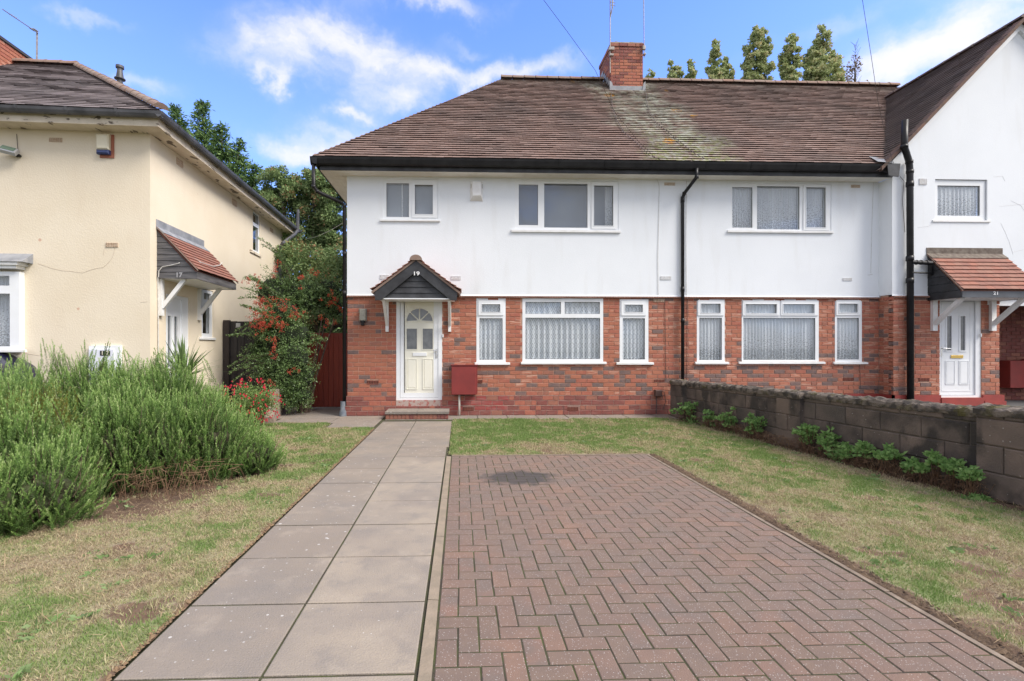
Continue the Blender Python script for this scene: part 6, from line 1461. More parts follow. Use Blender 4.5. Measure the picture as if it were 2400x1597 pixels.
# ================================================================ plants
def norm(a): return a/np.linalg.norm(a, axis=1, keepdims=True)
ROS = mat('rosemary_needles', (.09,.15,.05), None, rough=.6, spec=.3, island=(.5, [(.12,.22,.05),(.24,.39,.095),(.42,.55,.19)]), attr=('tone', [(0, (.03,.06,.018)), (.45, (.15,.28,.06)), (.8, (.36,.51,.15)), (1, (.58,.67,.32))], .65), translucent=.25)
ROSY = mat('yellowed_needles', (.2,.2,.03), None, rough=.6, island=(.8, [(.10,.14,.03),(.22,.21,.03),(.30,.23,.05)]), translucent=.3)
WOOD = mat('woody_stem', (.075,.050,.038), (.15,.10,.07), scale=20, rough=.95)
def rosemary(name, lobes, nst, lab, seed, yellow=None):
    r = np.random.default_rng(seed); T = thing(name, (np.mean([l[0] for l in lobes]), np.mean([l[1] for l in lobes]), 0), lab, 'shrub', 'rosemary bushes on the front lawn')
    P0 = []; D0 = []; LN = []; wts = np.array([l[3]*l[5] for l in lobes]); wts = wts/wts.sum()
    for li, l in enumerate(lobes):
        n = int(nst*wts[li]); cx, cy, cz, rx, ry, rz = l
        d = rdir(n, r); d[:, 2] = np.where(d[:, 2] < -.75, -d[:, 2], d[:, 2]); d = norm(d)
        rad = (r.uniform(.55, 1.0, n)**.45)[:, None]*(1+.10*r.normal(size=(n, 1)))
        tip = np.array([cx, cy, cz])+d*np.array([rx, ry, rz])*rad
        up = norm(d*np.array([.62, .62, .25])+np.array([0, 0, .95])+r.normal(0, .16, (n, 3))); ln = r.uniform(.20, .42, n)*(1+.5*(d[:, 2] > .6)*r.random(n))
        tip[:, 2] = np.maximum(tip[:, 2], .08+.16*r.random(n)); base = tip-up*ln[:, None]; base[:, 2] = np.maximum(base[:, 2], .0)
        P0.append(base); D0.append(tip-base); LN.append(ln)
    P0 = np.concatenate(P0); D0 = np.concatenate(D0)
    ns = 120; li = r.integers(0, len(lobes), ns); La = np.array(lobes)[li]; th = r.uniform(0, 2*pi, ns); q = np.stack([La[:,0]+La[:,3]*.75*np.cos(th)*r.random(ns), La[:,1]+La[:,4]*.75*np.sin(th)*r.random(ns), La[:,2]+La[:,5]*r.uniform(.98, 1.22, ns)], 1)
    sd3 = np.stack([r.normal(0, .07, ns), r.normal(0, .07, ns), r.uniform(.30, .5, ns)], 1)
    for dx in (-.018, 0, .018): P0 = np.concatenate([P0, q-sd3+np.array([dx, dx*.5, 0])]); D0 = np.concatenate([D0, sd3*(1-abs(dx)*8)])
    n = len(P0); K = 74
    t = np.linspace(.06, 1, K)[None, :, None]; side = rdir(n, r)[:, None, :]
    bendv = norm(np.cross(D0, side[:, 0, :]))[:, None, :]*(.12*np.linalg.norm(D0, axis=1))[:, None, None]
    pts = P0[:, None, :]+D0[:, None, :]*t+bendv*(t*(1-t))*1.5
    Dn = norm(D0)[:, None, :]; az = (np.arange(K)*2.4)[None, :]+r.uniform(0, 6, (n, 1))
    a = norm(np.cross(D0, [0.3, .2, 1.]))[:, None, :]; b = np.cross(Dn, a)
    out = a*np.cos(az)[..., None]+b*np.sin(az)[..., None]
    Dl = Dn*(.75+.5*t)+out*(1.0-.55*t)+r.normal(0, .12, (n, K, 3))
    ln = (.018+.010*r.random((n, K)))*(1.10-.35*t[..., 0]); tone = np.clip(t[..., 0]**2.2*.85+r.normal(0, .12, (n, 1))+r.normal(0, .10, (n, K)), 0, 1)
    pts = pts.reshape(-1, 3); Dl = Dl.reshape(-1, 3); ln = ln.reshape(-1); tone = tone.reshape(-1)
    if yellow is not None:
        yc = np.array(yellow[:3]); m = (np.linalg.norm((pts-yc)/np.array(yellow[3:6]), axis=1)+r.normal(0, .25, len(pts))) < 1
        leaves('yellowed_foliage', pts[m], Dl[m], rdir(m.sum(), r), ln[m], .0042, ROSY, T, kind='stuff'); pts, Dl, ln, tone = pts[~m], Dl[~m], ln[~m], tone[~m]
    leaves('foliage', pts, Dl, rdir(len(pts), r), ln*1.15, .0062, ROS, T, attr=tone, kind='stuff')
    # stems
    mb = MB()
    for i in range(0, n, 9):
        p, q = Vector(P0[i]), Vector(P0[i]+D0[i]*.9); mb.tube([p, q], .004, 3, cap=False, r1=.002)
    for l in lobes:
        for _ in range(16):
            d = rdir(1, r)[0]; q = Vector((l[0]+d[0]*l[3]*.8, l[1]+d[1]*l[4]*.8, max(.15, l[2]+abs(d[2])*l[5]*.5))); p = Vector((l[0]*.9+.1*q.x, l[1]*.9+.1*q.y, .0)); m_ = p.lerp(q, .5)+Vector((0, 0, -.06)); mb.tube([p, m_, q], .013, 4, cap=False, r1=.004)
    mb.build('stems', WOOD, T, kind='stuff')
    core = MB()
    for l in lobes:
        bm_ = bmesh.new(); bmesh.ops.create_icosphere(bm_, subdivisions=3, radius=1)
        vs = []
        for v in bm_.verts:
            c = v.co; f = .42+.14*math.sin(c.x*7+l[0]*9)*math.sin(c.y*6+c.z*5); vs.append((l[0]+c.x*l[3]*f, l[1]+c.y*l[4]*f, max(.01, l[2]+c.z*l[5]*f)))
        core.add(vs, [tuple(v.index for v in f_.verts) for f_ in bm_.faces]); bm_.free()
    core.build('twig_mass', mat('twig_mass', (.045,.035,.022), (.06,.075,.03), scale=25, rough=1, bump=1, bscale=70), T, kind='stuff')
    return T
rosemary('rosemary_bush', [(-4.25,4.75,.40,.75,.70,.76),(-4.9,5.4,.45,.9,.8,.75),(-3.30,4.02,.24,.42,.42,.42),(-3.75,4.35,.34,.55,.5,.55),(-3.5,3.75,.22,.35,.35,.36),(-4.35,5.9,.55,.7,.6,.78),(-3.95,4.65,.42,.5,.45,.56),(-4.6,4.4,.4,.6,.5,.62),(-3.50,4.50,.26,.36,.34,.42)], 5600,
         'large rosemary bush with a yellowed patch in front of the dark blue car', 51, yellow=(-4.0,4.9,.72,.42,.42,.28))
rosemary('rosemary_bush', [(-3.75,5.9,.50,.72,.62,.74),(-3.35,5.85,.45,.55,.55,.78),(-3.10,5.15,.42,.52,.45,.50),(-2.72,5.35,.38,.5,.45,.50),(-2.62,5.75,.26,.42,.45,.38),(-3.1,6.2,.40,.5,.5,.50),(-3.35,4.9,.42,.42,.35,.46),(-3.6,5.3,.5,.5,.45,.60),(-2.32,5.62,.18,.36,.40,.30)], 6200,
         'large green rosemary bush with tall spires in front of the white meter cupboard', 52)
# tall spires above the outline
r = np.random.default_rng(9)
# dry twiggy hollow and weeds at its foot
o = MB()
for _ in range(260):
    x, y = r.normal(-2.95, .28), r.normal(4.95, .22); a = r.uniform(0, 2*pi); l = r.uniform(.12, .38); o.tube([(x, y, .0), (x+cos(a)*l*.35, y+sin(a)*l*.35, l*.8), (x+cos(a)*l*.9, y+sin(a)*l*.8, l*.75)], .0022, 3, cap=False)
tag(o.build('dead_stalks', mat('dead_brown_stalks', (.16,.085,.05), (.22,.14,.08), scale=30, rough=.9), kind='stuff'), 'brown dead stalks in the hollow under the rosemary', 'dead stalks')

def strap_plant(name, c, n, lmin, lmax, w, m, lab, cat, seed, upr=.55, stem=0, group=None):
    r = np.random.default_rng(seed); T = thing(name, c, lab, cat, group)
    K = 8
    for i in range(n):
        a = r.uniform(0, 2*pi); el = r.uniform(.15, 1.45)**1.0; L = r.uniform(lmin, lmax); d = Vector((cos(a)*cos(el), sin(a)*cos(el), sin(el))); s = Vector((-sin(a), cos(a), 0)); vs = []
        p = Vector(c)+Vector((0, 0, stem))
        for k in range(K+1):
            t = k/K; q = p+d*L*t-Vector((0, 0, 1))*L*.22*t*t*cos(el)*upr*2; ww = w*(1-.0*t)*max(.02, (1-t)**.6)*.5*(1 if t > .1 else .7); vs += [q-s*ww, q+s*ww+Vector((0, 0, .0)), ]
        MB().add(vs, [(2*k, 2*k+1, 2*k+3, 2*k+2) for k in range(K)]).build('leaf', m, T)
    return T
YUC = mat('yucca_leaf', (.16,.24,.075), (.10,.16,.05), scale=20, rough=.45, objrand=(.4, [(.20,.28,.10),(.10,.17,.06)]), translucent=.2)
yc = atD(432, 862, 7.3); strap_plant('yucca_plant', (yc.x, yc.y, .0), 85, .42, .74, .042, YUC, 'spiky green yucca behind the rosemary near the side door of 17', 'yucca', 4, stem=yc.z-.16)
YC = [o for o in COL.objects if o.name.startswith('yucca')][0]
MB().tube([(yc.x, yc.y, 0), (yc.x+.02, yc.y, yc.z-.1)], .05, 8).build('trunk', WOOD, YC)
PHR = mat('bronze_strap_leaf', (.16,.06,.05), (.09,.035,.03), scale=10, rough=.5, objrand=(.4, [(.20,.08,.06),(.08,.035,.03)]))
pc = atD(12, 960, 5.9); strap_plant('bronze_cordyline', (pc.x, pc.y, .0), 26, .30, .55, .040, PHR, 'bronze red strap leaved plant poking out in front of the blue car', 'cordyline', 5, stem=max(.2, pc.z-.05))

LEAFG = lambda name, cs, **k: mat(name, cs[0], None, rough=.5, spec=.35, island=(1, cs), translucent=.25, **k)
FUL = LEAFG('fuchsia_leaf', [(.10,.18,.045),(.18,.28,.075),(.27,.35,.12)])
PETAL = mat('red_petal', (.62,.02,.05), (.45,.01,.06), scale=40, rough=.5, island=(.5, [(.75,.03,.06),(.45,.01,.03)]))
def bushy(name, c, R, nl, ls, m, lab, cat, seed, clumps=18, group=None, low=0, wood=WOOD, flat=.0):
    r = np.random.default_rng(seed); T = thing(name, (c[0], c[1], 0), lab, cat, group)
    cc = np.array(c)+rdir(clumps, r)*np.array(R)*(r.uniform(.35, .85, (clumps, 1))); cc[:, 2] = np.maximum(cc[:, 2], low+.05)
    k = r.integers(0, clumps, nl); d = rdir(nl, r); P = cc[k]+d*np.array(R)*.42*(r.random((nl, 1))**.5)
    P[:, 2] = np.maximum(P[:, 2], low); out = norm(P-np.array(c)+1e-6)
    leaves('foliage', P, norm(rdir(nl, r)+out*.5+np.array([0, 0, .2])), norm(rdir(nl, r)+np.array([0, 0, 1.2])), r.uniform(.7, 1.3, nl)*ls, r.uniform(.7, 1.2, nl)*ls*.5, m, T, kind='stuff')
    mb = MB()
    for q in cc: p = Vector((c[0]+r.normal(0, .05), c[1]+r.normal(0, .05), 0)); q = Vector(q); mb.tube([p, p.lerp(q, .5)+Vector((0, 0, .08)), q], .008, 4, cap=False, r1=.003)
    mb.build('stems', wood, T, kind='stuff'); return T, cc, r
def flowers(T, c, R, n, seed, size=.03, m=PETAL):
    r = np.random.default_rng(seed); d = rdir(n, r); d[:, 1] = -np.abs(d[:, 1]); P = np.array(c)+d*np.array(R)*r.uniform(.85, 1.05, (n, 1)); P[:, 2] = np.maximum(P[:, 2], .06)
    mb = MB()
    for p in P:
        p = Vector(p); s = size*r.uniform(.7, 1.2)
        for k in range(4):
            a = k*pi/2+r.uniform(0, 1); mb.add([p, p+Vector((cos(a)*s*.5, sin(a)*s*.5, -s*.35)), p+Vector((cos(a)*s*1.0, sin(a)*s*1.0, -s*.9)), p+Vector((cos(a+.5)*s*.5, sin(a+.5)*s*.5, -s*.4))], [(0,1,2,3)])
        mb.tube([p, p-Vector((0, 0, s*1.1))], s*.33, 5, r1=s*.18)
    mb.build('flowers', m, T, kind='stuff')
fc_ = atD(590, 945, 8.6); fR = (.50, .35, .36)
fcc = (fc_.x, fc_.y, .46); T, _, _ = bushy('fuchsia_bush', fcc, fR, 6500, .032, FUL, 'fuchsia bush covered in red flowers beside the low wall', 'fuchsia', 21, 26, 'fuchsia bushes'); flowers(T, fcc, (.56,.42,.42), 210, 5)
f2_ = atD(22, 1105, 4.3); f2c = (f2_.x-.08, f2_.y, .30); T, _, _ = bushy('fuchsia_bush', f2c, (.24,.22,.22), 1500, .045, FUL, 'small fuchsia with a few red flowers tucked into the left side of the rosemary', 'fuchsia', 22, 12, 'fuchsia bushes'); flowers(T, (f2c[0]+.05, f2c[1], f2c[2]+.02), (.24,.26,.18), 9, 6, .03)
# pyracantha: arching sprays of small leaves with berry clusters
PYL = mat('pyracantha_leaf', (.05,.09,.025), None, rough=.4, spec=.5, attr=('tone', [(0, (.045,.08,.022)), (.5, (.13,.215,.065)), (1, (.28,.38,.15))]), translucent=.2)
BER = mat('orange_red_berries', (.46,.045,.015), (.34,.025,.012), scale=9, rough=.5, island=(.5, [(.52,.075,.02),(.32,.022,.010)]))
def pyracantha():
    r = np.random.default_rng(31); bx, by = atY(700, 950, 10.3).x, 10.3
    T = thing('pyracantha_bush', (bx, by, 0), 'tall straggly pyracantha with orange berries between house 17 and the red gate', 'shrub')
    lobes = []
    for px, py, d_, R in ((640,690,10.4,.55),(700,700,10.6,.60),(760,690,10.8,.55),(620,770,10.2,.42),(680,790,10.2,.62),(650,860,10.1,.50),(700,880,10.1,.45),(690,930,10.1,.36),(660,740,10.2,.55),(780,720,10.9,.35),(600,820,10.2,.30),(700,930,10.1,.34),(670,900,10.0,.36),(620,880,10.1,.30),(690,840,9.95,.42)):
        c = atD(px, py, d_); lobes.append((c.x, c.y, c.z, R))
    P = []; D = []; tone = []; stems = MB(); bm_ = MB(); 
    for li, (cx, cy, cz, R) in enumerate(lobes):
        n = int(95*R/.5)
        for _ in range(n):
            d = rdir(1, r)[0]; tip = np.array([cx, cy, cz])+d*R*np.array([1, .8, 1])*r.uniform(.75, 1.12); root = np.array([bx+.3*(cx-bx), by+.1, max(.2, cz-R*.9)])
            mid = np.array([cx, cy, cz])*.8+root*.2+r.normal(0, .12, 3); p0 = mid; L = np.linalg.norm(tip-p0); k = int(44*L/.5)
            t = r.random(k)[:, None]; up = np.array([0, 0, .16])*L*4*t*(1-t); q = p0+(tip-p0)*t+up+r.normal(0, .022, (k, 3))
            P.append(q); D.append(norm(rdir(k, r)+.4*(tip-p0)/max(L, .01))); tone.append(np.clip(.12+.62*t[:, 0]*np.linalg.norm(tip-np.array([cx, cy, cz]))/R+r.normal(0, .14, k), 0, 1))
    # long sprays that stick out of the outline
    sprays = [((690,640),(612,562),10.4),((680,650),(640,600),10.3),((650,690),(566,655),10.1),((640,710),(560,690),10.1),((660,740),(552,770),10.0),((640,800),(540,800),10.0),((650,760),(570,720),10.0),((640,830),(534,865),10.0),
              ((650,850),(545,880),10.0),((720,780),(760,800),10.2),((700,820),(752,800),10.2),((680,660),(655,585),10.4),((640,690),(585,640),10.2),((640,870),(560,845),10.0)]
    for (a0_, a1_, dd) in sprays:
        for s_ in range(2):
            p = atD(*a0_, dd); q = atD(a1_[0]+r.normal(0, 7), a1_[1]+r.normal(0, 9), dd-.1); L = (q-p).length; k = int(230*L)
            t = r.random(k)[:, None]; P_ = np.array(p)+(np.array(q)-np.array(p))*t+np.array([0, 0, .10])*L*4*t*(1-t); stems.tube([p, p.lerp(q, .5)+Vector((0, 0, .10*L)), q], .007, 4, cap=False, r1=.002)
            P.append(P_+r.normal(0, .010, (k, 3))); D.append(norm(rdir(k, r)+.5*np.array((q-p).normalized()))); tone.append(np.clip(.35+.3*t[:, 0]+r.normal(0, .15, k), 0, 1))
    P = np.concatenate(P); D = np.concatenate(D); tone = np.concatenate(tone); n = len(P); print('pyr leaves', n)
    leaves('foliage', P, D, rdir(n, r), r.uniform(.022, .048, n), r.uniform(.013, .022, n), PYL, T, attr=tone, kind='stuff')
    # berries
    bc = [((600,660),10,16,5),((575,661),14,14,4),((610,705),8,10,8),((600,745),22,30,24),((625,720),22,26,18),((665,715),18,20,10),((640,750),20,22,12),((690,745),14,26,10),((640,790),8,26,8),((640,830),8,16,5),((612,765),16,12,12),((620,893),30,10,6),((780,700),26,22,14),((800,725),18,18,9),((770,755),26,14,10),((705,655),8,20,6),((740,640),22,10,6),((660,765),16,10,8),((655,620),8,14,4),((640,635),12,12,4),((820,690),12,16,4),((690,870),20,30,4)]
    for (c, sx_, sy_, n_) in bc:
        for _ in range(n_):
            cc = atD(c[0]+r.normal(0, sx_*.5), c[1]+r.normal(0, sy_*.5), 9.78 if c[0] < 740 else 10.25)
            for _ in range(13):
                p = cc+Vector(r.normal(0, .022, 3)); s = .0085; bm_.add([(p.x+s,p.y,p.z),(p.x-s,p.y,p.z),(p.x,p.y+s,p.z),(p.x,p.y-s,p.z),(p.x,p.y,p.z+s),(p.x,p.y,p.z-s)], [(0,2,4),(2,1,4),(1,3,4),(3,0,4),(2,0,5),(1,2,5),(3,1,5),(0,3,5)])
    bm_.build('berries', BER, T, kind='stuff')
    for i in range(7): a = i*.9; stems.tube([(bx+.1*cos(a), by+.35+.1*sin(a), 0), (bx+.25*cos(a), by+.4+.1*sin(a), .8), (bx+.6*cos(a), by+.5+.2*sin(a), 2.0)], .03, 5, r1=.012)
    stems.build('stems', WOOD, T, kind='stuff')
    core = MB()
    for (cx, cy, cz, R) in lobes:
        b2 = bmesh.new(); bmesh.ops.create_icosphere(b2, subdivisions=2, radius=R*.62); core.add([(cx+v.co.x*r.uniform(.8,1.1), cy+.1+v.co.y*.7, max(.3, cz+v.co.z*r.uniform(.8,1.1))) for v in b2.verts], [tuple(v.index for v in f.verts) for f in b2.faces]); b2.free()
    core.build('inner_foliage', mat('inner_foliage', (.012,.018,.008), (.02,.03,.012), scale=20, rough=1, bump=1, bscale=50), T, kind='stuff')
pyracantha()
# weeds along the wall
WEED = mat('weed_leaf', (.07,.14,.035), None, rough=.55, spec=.3, island=(1, [(.12,.24,.07),(.21,.36,.11),(.30,.46,.16)]), translucent=.3)
DEAD = mat('dead_stem', (.17,.095,.05), (.10,.06,.04), scale=20, rough=.95)
def weed(px, pyb, pyt, wpx, lab, seed, off=.16):
    r = np.random.default_rng(seed); 
    # foot on the ground in front of the wall face
    a = wa_at(px); base = WA+WD*a+WN*off; d_ = base.x*sin(TH)+base.y*cos(TH); zt = CAM_H-(pyt-PY)*d_/F; zb = CAM_H-(pyb-PY)*d_/F; Rz = (zt-zb)/2; Rx = wpx/2*d_/F
    c = (base.x, base.y, (zt+zb)/2); T = thing('leafy_weed', (base.x, base.y, 0), lab, 'weed', 'leafy weeds along the garden wall'); Rx *= r.uniform(.75, 1.05); Rz *= r.uniform(.75, 1.0)
    n = int(14+120*Rx); ros = []; mb = MB()
    P = []; D = []; 
    for i in range(n):
        d = rdir(1, r)[0]; q = np.array([c[0], c[1], c[2]])+d*np.array([Rx*.9, Rx*.7, Rz*.95])*r.uniform(.3, 1.15)+np.array([WD.x, WD.y, 0])*r.normal(0, Rx*.12)
        side = (Vector(q)-WA).dot(WN)
        if side < .03: q = q+np.array(WN)*(.05-side)
        mb.tube([(base.x+r.normal(0, Rx*.4), base.y+r.normal(0, Rx*.3), .0), tuple(q-np.array([0, 0, .05])), tuple(q)], .003, 3, cap=False)
        k = r.integers(9, 15); az = np.arange(k)*2.4; el = r.uniform(.05, .9, k)
        P.append(np.tile(q, (k, 1))+r.normal(0, .008, (k, 3))); D.append(np.stack([np.cos(az)*np.cos(el), np.sin(az)*np.cos(el), np.sin(el)], 1))
    P = np.concatenate(P); D = np.concatenate(D); k = len(P)
    leaves('foliage', P, D, norm(rdir(k, r)*.4+np.cross(D, np.array([0,0,1.]))), r.uniform(.035, .068, k), r.uniform(.022, .038, k), WEED, T, kind='stuff'); mb.build('stems', DEAD, T, kind='stuff')
o5 = lambda x, y: (1540+x/2.741, 860+y/2.741)
for i, (x0, x1, yt, yb, lab) in enumerate([(140,350,210,390,'leafy weed clump nearest the house at the foot of the garden wall'),(345,430,250,390,'slim leafy weed second from the house along the garden wall'),(420,590,258,410,'broad leafy weed third from the house along the garden wall'),
        (585,780,300,450,'leafy weed against the garden wall just before its middle pier'),(955,1100,340,520,'tall leafy weed just past the middle pier of the garden wall'),(1080,1240,405,570,'dense leafy weed next to the tall one past the middle pier'),(1165,1240,520,630,'low sprig drooping onto the lawn past the middle pier'),
        (1235,1330,480,600,'small open weed in the long stretch of garden wall'),(1330,1445,470,600,'thin leafy weed below the mossy part of the garden wall'),(1475,1670,505,615,'wide flat topped weed in the middle of the long stretch of wall'),(1665,1740,590,680,'small low weed beside the wide flat topped one'),
        (1740,1830,620,690,'small bright weed low on the garden wall'),(1805,1925,540,650,'yellowish green weed shortly before the end pier'),(1905,2035,575,710,'bushy weed touching the end pier of the garden wall'),(2085,2195,648,750,'single leafy sprig in front of the end pier'),(2110,2240,820,900,'bright green cushion of weed at the base of the end pier')]):
    (pxa, pt), (pxb, pb2) = o5(x0, yt), o5(x1, yb); weed((pxa+pxb)/2, pb2, pt, pxb-pxa, lab, 100+i, off=.14 if i < 14 else .22)
o = MB(); r = np.random.default_rng(77)
for _ in range(900):
    a = r.uniform(wa_at(1660), wa_at(2330)); q = WA+WD*a+WN*abs(r.normal(.08, .05)+.02); L = r.uniform(.06, .24); t = r.uniform(0, 2*pi); o.tube([(q.x, q.y, 0), (q.x+cos(t)*L*.3, q.y+sin(t)*L*.3, L*.7), (q.x+cos(t)*L*.8, q.y+sin(t)*L*.8, L*.6)], .0018, 3, cap=False)
tag(o.build('dead_stalks', mat('russet_stalks', (.15,.075,.045), (.24,.16,.09), scale=20, rough=.95), kind='stuff'), 'russet dead stalks and grass at the foot of the garden wall', 'dead stalks')

# broad leaved lawn weeds and rough tufts, too many to count
r = np.random.default_rng(301); cx = np.concatenate([r.uniform(-3.6, -1.55, 70), r.uniform(2.6, 4.6, 90), r.uniform(-.1, 3.8, 30)]); cy = np.concatenate([2.0+6.3*r.random(70)**1.4, 2.0+7*r.random(90)**1.3, r.uniform(6.5, 9.4, 30)])
okk = inpoly(cx, cy, LAWN_L)|inpoly(cx, cy, LAWN_R); cx, cy = cx[okk], cy[okk]; P = []; D = []; L_ = []
for x, y in zip(cx, cy):
    k = r.integers(7, 16); a = r.uniform(0, 2*pi, k); P.append(np.stack([x+r.normal(0, .02, k), y+r.normal(0, .02, k), np.full(k, .008)], 1)); D.append(np.stack([np.cos(a), np.sin(a), r.uniform(.15, .7, k)], 1)); L_.append(r.uniform(.02, .055, k)*r.uniform(.6, 1.3))
P = np.concatenate(P); D = np.concatenate(D); L_ = np.concatenate(L_)
tag(leaves('lawn_weeds', P, D, rdir(len(P), r)*.3+np.array([0,0,0.])+np.stack([-D[:,1], D[:,0], np.zeros(len(P))], 1), L_, L_*.42, mat('lawn_weed_leaf', (.2,.3,.1), None, rough=.6, island=(1, [(.13,.22,.07),(.22,.33,.12),(.27,.36,.17)]), translucent=.25), kind='stuff'), 'small broad leaved weeds dotted through the lawns', 'weeds')
P = []; D = []; 
for _ in range(160):
    if r.random() < .5: x, y = r.uniform(-3.4, -1.55), 2.0+6*r.random()**1.4
    else: x, y = r.uniform(2.55, 4.5), 2.0+7*r.random()**1.3
    if not (inpoly(np.array([x]), np.array([y]), LAWN_L)|inpoly(np.array([x]), np.array([y]), LAWN_R))[0]: continue
    k = 22; P.append(np.stack([x+r.normal(0, .012, k), y+r.normal(0, .012, k), np.zeros(k)], 1)); dd = rdir(k, r)*.5; dd[:, 2] = 1; D.append(dd)
P = np.concatenate(P); D = np.concatenate(D); k = len(P)
tag(leaves('grass_tufts', P, D, rdir(k, r), r.uniform(.04, .085, k), r.uniform(.002, .0045, k), GRASSM, attr=np.clip(np.repeat(r.uniform(0, .9, k//22), 22)+r.normal(0, .1, k), 0, 1), kind='stuff'), 'longer uncut tufts of grass standing out of the lawns', 'grass')

# ================================================================ trees
BARK = mat('tree_bark', (.09,.07,.055), (.15,.12,.09), scale=8, rough=.95)
def crown(T, lobes, n, ls, m, seed, shadow=None, flat=False, asp=.55):
    r = np.random.default_rng(seed); w = np.array([l[3]*l[4]*l[5] for l in lobes])**.67; w = w/w.sum(); P = []; tone = []; out_ = []
    for l, ww in zip(lobes, w):
        k = int(n*ww); d = rdir(k, r); rad = r.uniform(.15, 1, k)**.45
        # clumpy: snap onto sub-clumps
        nc = max(10, int(22*(l[3]*l[5])**.5)); cd_ = rdir(nc, r)*r.uniform(.45, 1.05, (nc, 1)); j = r.integers(0, nc, k)
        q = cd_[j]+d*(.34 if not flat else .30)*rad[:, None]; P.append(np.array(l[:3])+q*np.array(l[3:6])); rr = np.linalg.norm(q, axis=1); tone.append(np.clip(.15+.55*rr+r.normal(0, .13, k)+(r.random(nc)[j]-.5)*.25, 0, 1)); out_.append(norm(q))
    P = np.concatenate(P); tone = np.concatenate(tone); O_ = np.concatenate(out_); k = len(P)
    leaves('crown', P, norm(rdir(k, r)+O_*.4), rdir(k, r), r.uniform(.7, 1.4, k)*ls, r.uniform(.7, 1.3, k)*ls*asp, m, T, attr=tone, kind='stuff')
    return P
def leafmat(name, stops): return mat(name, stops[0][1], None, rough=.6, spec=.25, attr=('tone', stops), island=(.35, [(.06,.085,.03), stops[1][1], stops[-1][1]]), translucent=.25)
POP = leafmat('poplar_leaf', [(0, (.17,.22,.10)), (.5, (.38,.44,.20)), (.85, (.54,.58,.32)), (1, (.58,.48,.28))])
def ybase(px0, px1, pyt, pyb, D_, lab, seed, n, spires):
    c = atD((px0+px1)/2, pyb, D_); T = thing('poplar_tree', (c.x, c.y, 0), lab, 'tree', 'poplars behind the terrace roof'); lobes = []
    for (sx, st, sw) in spires:
        top = atD(sx, st, D_); bot = atD(sx, pyb+40, D_); h = top.z-bot.z; w = sw*D_/F/2; m = 8
        for i in range(m):
            t = i/(m-1); rr = w*(1.0-.60*t**3.2)*rnd.uniform(.85, 1.2); lobes.append((top.x+rnd.uniform(-.30, .30)*w, c.y+rnd.uniform(-.4, .4)*w, bot.z+h*(t*.93+.02), rr, rr, h/m*.75))
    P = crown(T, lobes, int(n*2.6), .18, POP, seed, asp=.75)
    mb = MB(); bz = atD((px0+px1)/2, pyb+30, D_).z
    for (sx, st, sw) in spires:
        top = atD(sx, st+8, D_); mb.tube([(c.x, c.y, 0), (c.x+(top.x-c.x)*.4, c.y, bz*.6), (top.x, c.y, bz), (top.x, c.y, top.z-1.2)], .16, 6, r1=.02)
    mb.build('trunk', BARK, T)
Dp = 42
ybase(1512,1537,168,190,Dp,'tiny poplar tip showing just right of the chimney',201,900,[(1525,168,18),(1517,180,14)])
ybase(1563,1632,143,192,Dp,'low twin topped poplar, second from the chimney',202,3600,[(1575,146,26),(1592,160,20),(1620,141,24)])
ybase(1655,1718,95,194,Dp,'slender poplar third from the chimney',203,4600,[(1676,97,32),(1705,134,26)])
ybase(1740,1812,58,196,Dp,'tallest forked poplar behind the terrace roof',204,7000,[(1768,60,40),(1792,68,32),(1752,120,24)])
ybase(1815,1875,80,198,Dp,'poplar between the tallest and the broadest ones',205,5200,[(1850,82,38),(1835,130,26)])
ybase(1876,1976,62,200,Dp,'broadest and densest poplar, last one to the right of the group',206,10500,[(1930,64,50),(1908,95,44),(1955,120,40),(1890,140,30)])
c = atD(2004, 200, Dp); T = thing('bare_tree', (c.x, c.y, 0), 'nearly bare thin tree right of the poplars', 'tree'); mb = MB(); r = np.random.default_rng(3)
mb.tube([(c.x, c.y, 0), (c.x, c.y, c.z), tuple(atD(2004, 140, Dp))], .18, 5, r1=.02)
for i in range(46): z = c.z-2+i*.12; L = r.uniform(.3, .95)*(1-.5*i/46); a = r.uniform(0, 2*pi); mb.tube([(c.x, c.y, z), (c.x+cos(a)*L*.7, c.y+sin(a)*L, z+L*1.3)], .02, 3, cap=False, r1=.008)
mb.build('trunk', BARK, T); crown(T, [(c.x, c.y, c.z+.4, .8, .8, 2.2)], 420, .22, leafmat('sparse_brown_leaf', [(0,(.15,.10,.06)),(.5,(.22,.16,.09)),(1,(.28,.2,.12))]), 9)
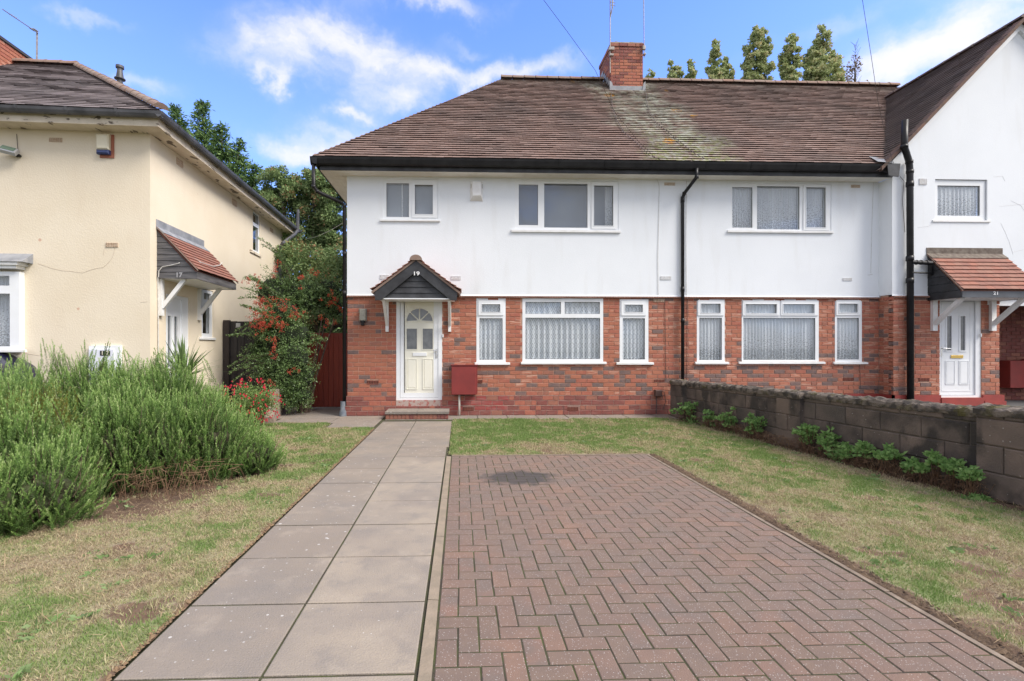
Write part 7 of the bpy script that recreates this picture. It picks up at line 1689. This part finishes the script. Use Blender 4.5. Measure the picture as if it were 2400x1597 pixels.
# conifer behind 17
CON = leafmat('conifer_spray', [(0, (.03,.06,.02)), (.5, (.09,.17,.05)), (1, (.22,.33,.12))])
def conifer(lab, D_, spires, n, seed):
    c = atD(spires[0][0], 600, D_); T = thing('conifer_tree', (c.x, c.y, 0), lab, 'tree'); r = np.random.default_rng(seed); P = []; D = []; tone = []; mb = MB()
    for (sx, sy, ex, ey, w) in spires:
        top = np.array(atD(sx, sy, D_)); bot = np.array(atD(ex, ey, D_)); L = np.linalg.norm(top-bot); mb.tube([tuple(bot), tuple(top)], .12, 5, r1=.02)
        nb = int(L*34)
        for i in range(nb):
            t = r.random()**1.15; o_ = bot+(top-bot)*t; a = r.uniform(0, 2*pi); bl = (w*D_/F)*(1-t)**.8*r.uniform(.6, 1.1)+.12; d = np.array([cos(a), sin(a)*.8, r.uniform(.1, .6)]); k = int(75*bl)+12; s = r.random(k)[:, None]
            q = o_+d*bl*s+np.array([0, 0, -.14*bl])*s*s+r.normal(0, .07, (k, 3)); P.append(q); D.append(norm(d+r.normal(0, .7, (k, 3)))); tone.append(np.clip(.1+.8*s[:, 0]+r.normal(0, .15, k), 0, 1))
    P = np.concatenate(P); D = np.concatenate(D); tone = np.concatenate(tone); k = len(P); print('conifer', k)
    leaves('crown', P, D, rdir(k, r), r.uniform(.10, .20, k), r.uniform(.03, .065, k), CON, T, attr=tone, kind='stuff'); mb.tube([(c.x, c.y, 0), (c.x, c.y, c.z+2)], .3, 6); mb.build('trunk', BARK, T)
conifer('dark green feathery conifer rising behind the roof of house 17', 20, [(474,242,500,620,95),(410,255,470,560,60),(560,330,540,640,80),(600,392,570,660,70),(520,300,520,620,80)], 1, 61)
DEC = leafmat('beech_leaf', [(0, (.06,.095,.035)), (.5, (.16,.24,.09)), (.93, (.27,.35,.15)), (1, (.34,.20,.10))])
def broad(name, lab, D_, blobs, n, ls, seed, m=DEC):
    c = atD(blobs[0][0], 700, D_); T = thing(name, (c.x, c.y, 0), lab, 'tree', 'trees between the two houses'); lobes = []
    for (px, py, rp) in blobs: q = atD(px, py, D_); R = rp*D_/F; lobes.append((q.x, q.y+rnd.uniform(-.5, .5), q.z, R, R, R*.9))
    P = crown(T, lobes, n, ls, m, seed); mb = MB(); mb.tube([(c.x, c.y, 0), (c.x+.1, c.y, 1.6), (c.x, c.y, c.z+1)], .28, 8, r1=.14)
    for l in lobes: mb.tube([(c.x, c.y, 1.4), ((c.x+l[0])/2, c.y, (1.4+l[2])/2+.3), (l[0], l[1], l[2])], .12, 5, r1=.03)
    mb.build('trunk', BARK, T)
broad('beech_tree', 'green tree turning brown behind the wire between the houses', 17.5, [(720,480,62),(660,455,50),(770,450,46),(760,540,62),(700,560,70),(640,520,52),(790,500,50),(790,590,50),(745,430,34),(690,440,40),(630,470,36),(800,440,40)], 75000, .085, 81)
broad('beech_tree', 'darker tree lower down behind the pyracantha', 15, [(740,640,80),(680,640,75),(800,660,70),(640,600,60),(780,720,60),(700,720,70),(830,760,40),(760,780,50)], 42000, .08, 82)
# a hedge closing the gap further back
r = np.random.default_rng(90); n = 16000; P = np.stack([r.uniform(-14, 1, n), r.normal(24, .9, n), r.uniform(0, 3.6, n)+.35*np.sin(r.uniform(-14, 1, n))], 1)
o = leaves('hedge', P, rdir(n, r), rdir(n, r), r.uniform(.1, .22, n), r.uniform(.07, .12, n), DEC, attr=np.clip(r.normal(.4, .2, n), 0, 1), kind='stuff'); tag(o, 'dark hedge far behind the gap between the houses', 'hedge')
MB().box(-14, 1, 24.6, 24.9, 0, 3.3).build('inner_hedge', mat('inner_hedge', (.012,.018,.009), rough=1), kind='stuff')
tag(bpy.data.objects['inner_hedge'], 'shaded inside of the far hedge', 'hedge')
print('OBJECTS', len(bpy.data.objects), 'tris', sum(len(o.data.loops)-2*len(o.data.polygons) for o in bpy.data.objects if o.type == 'MESH'))
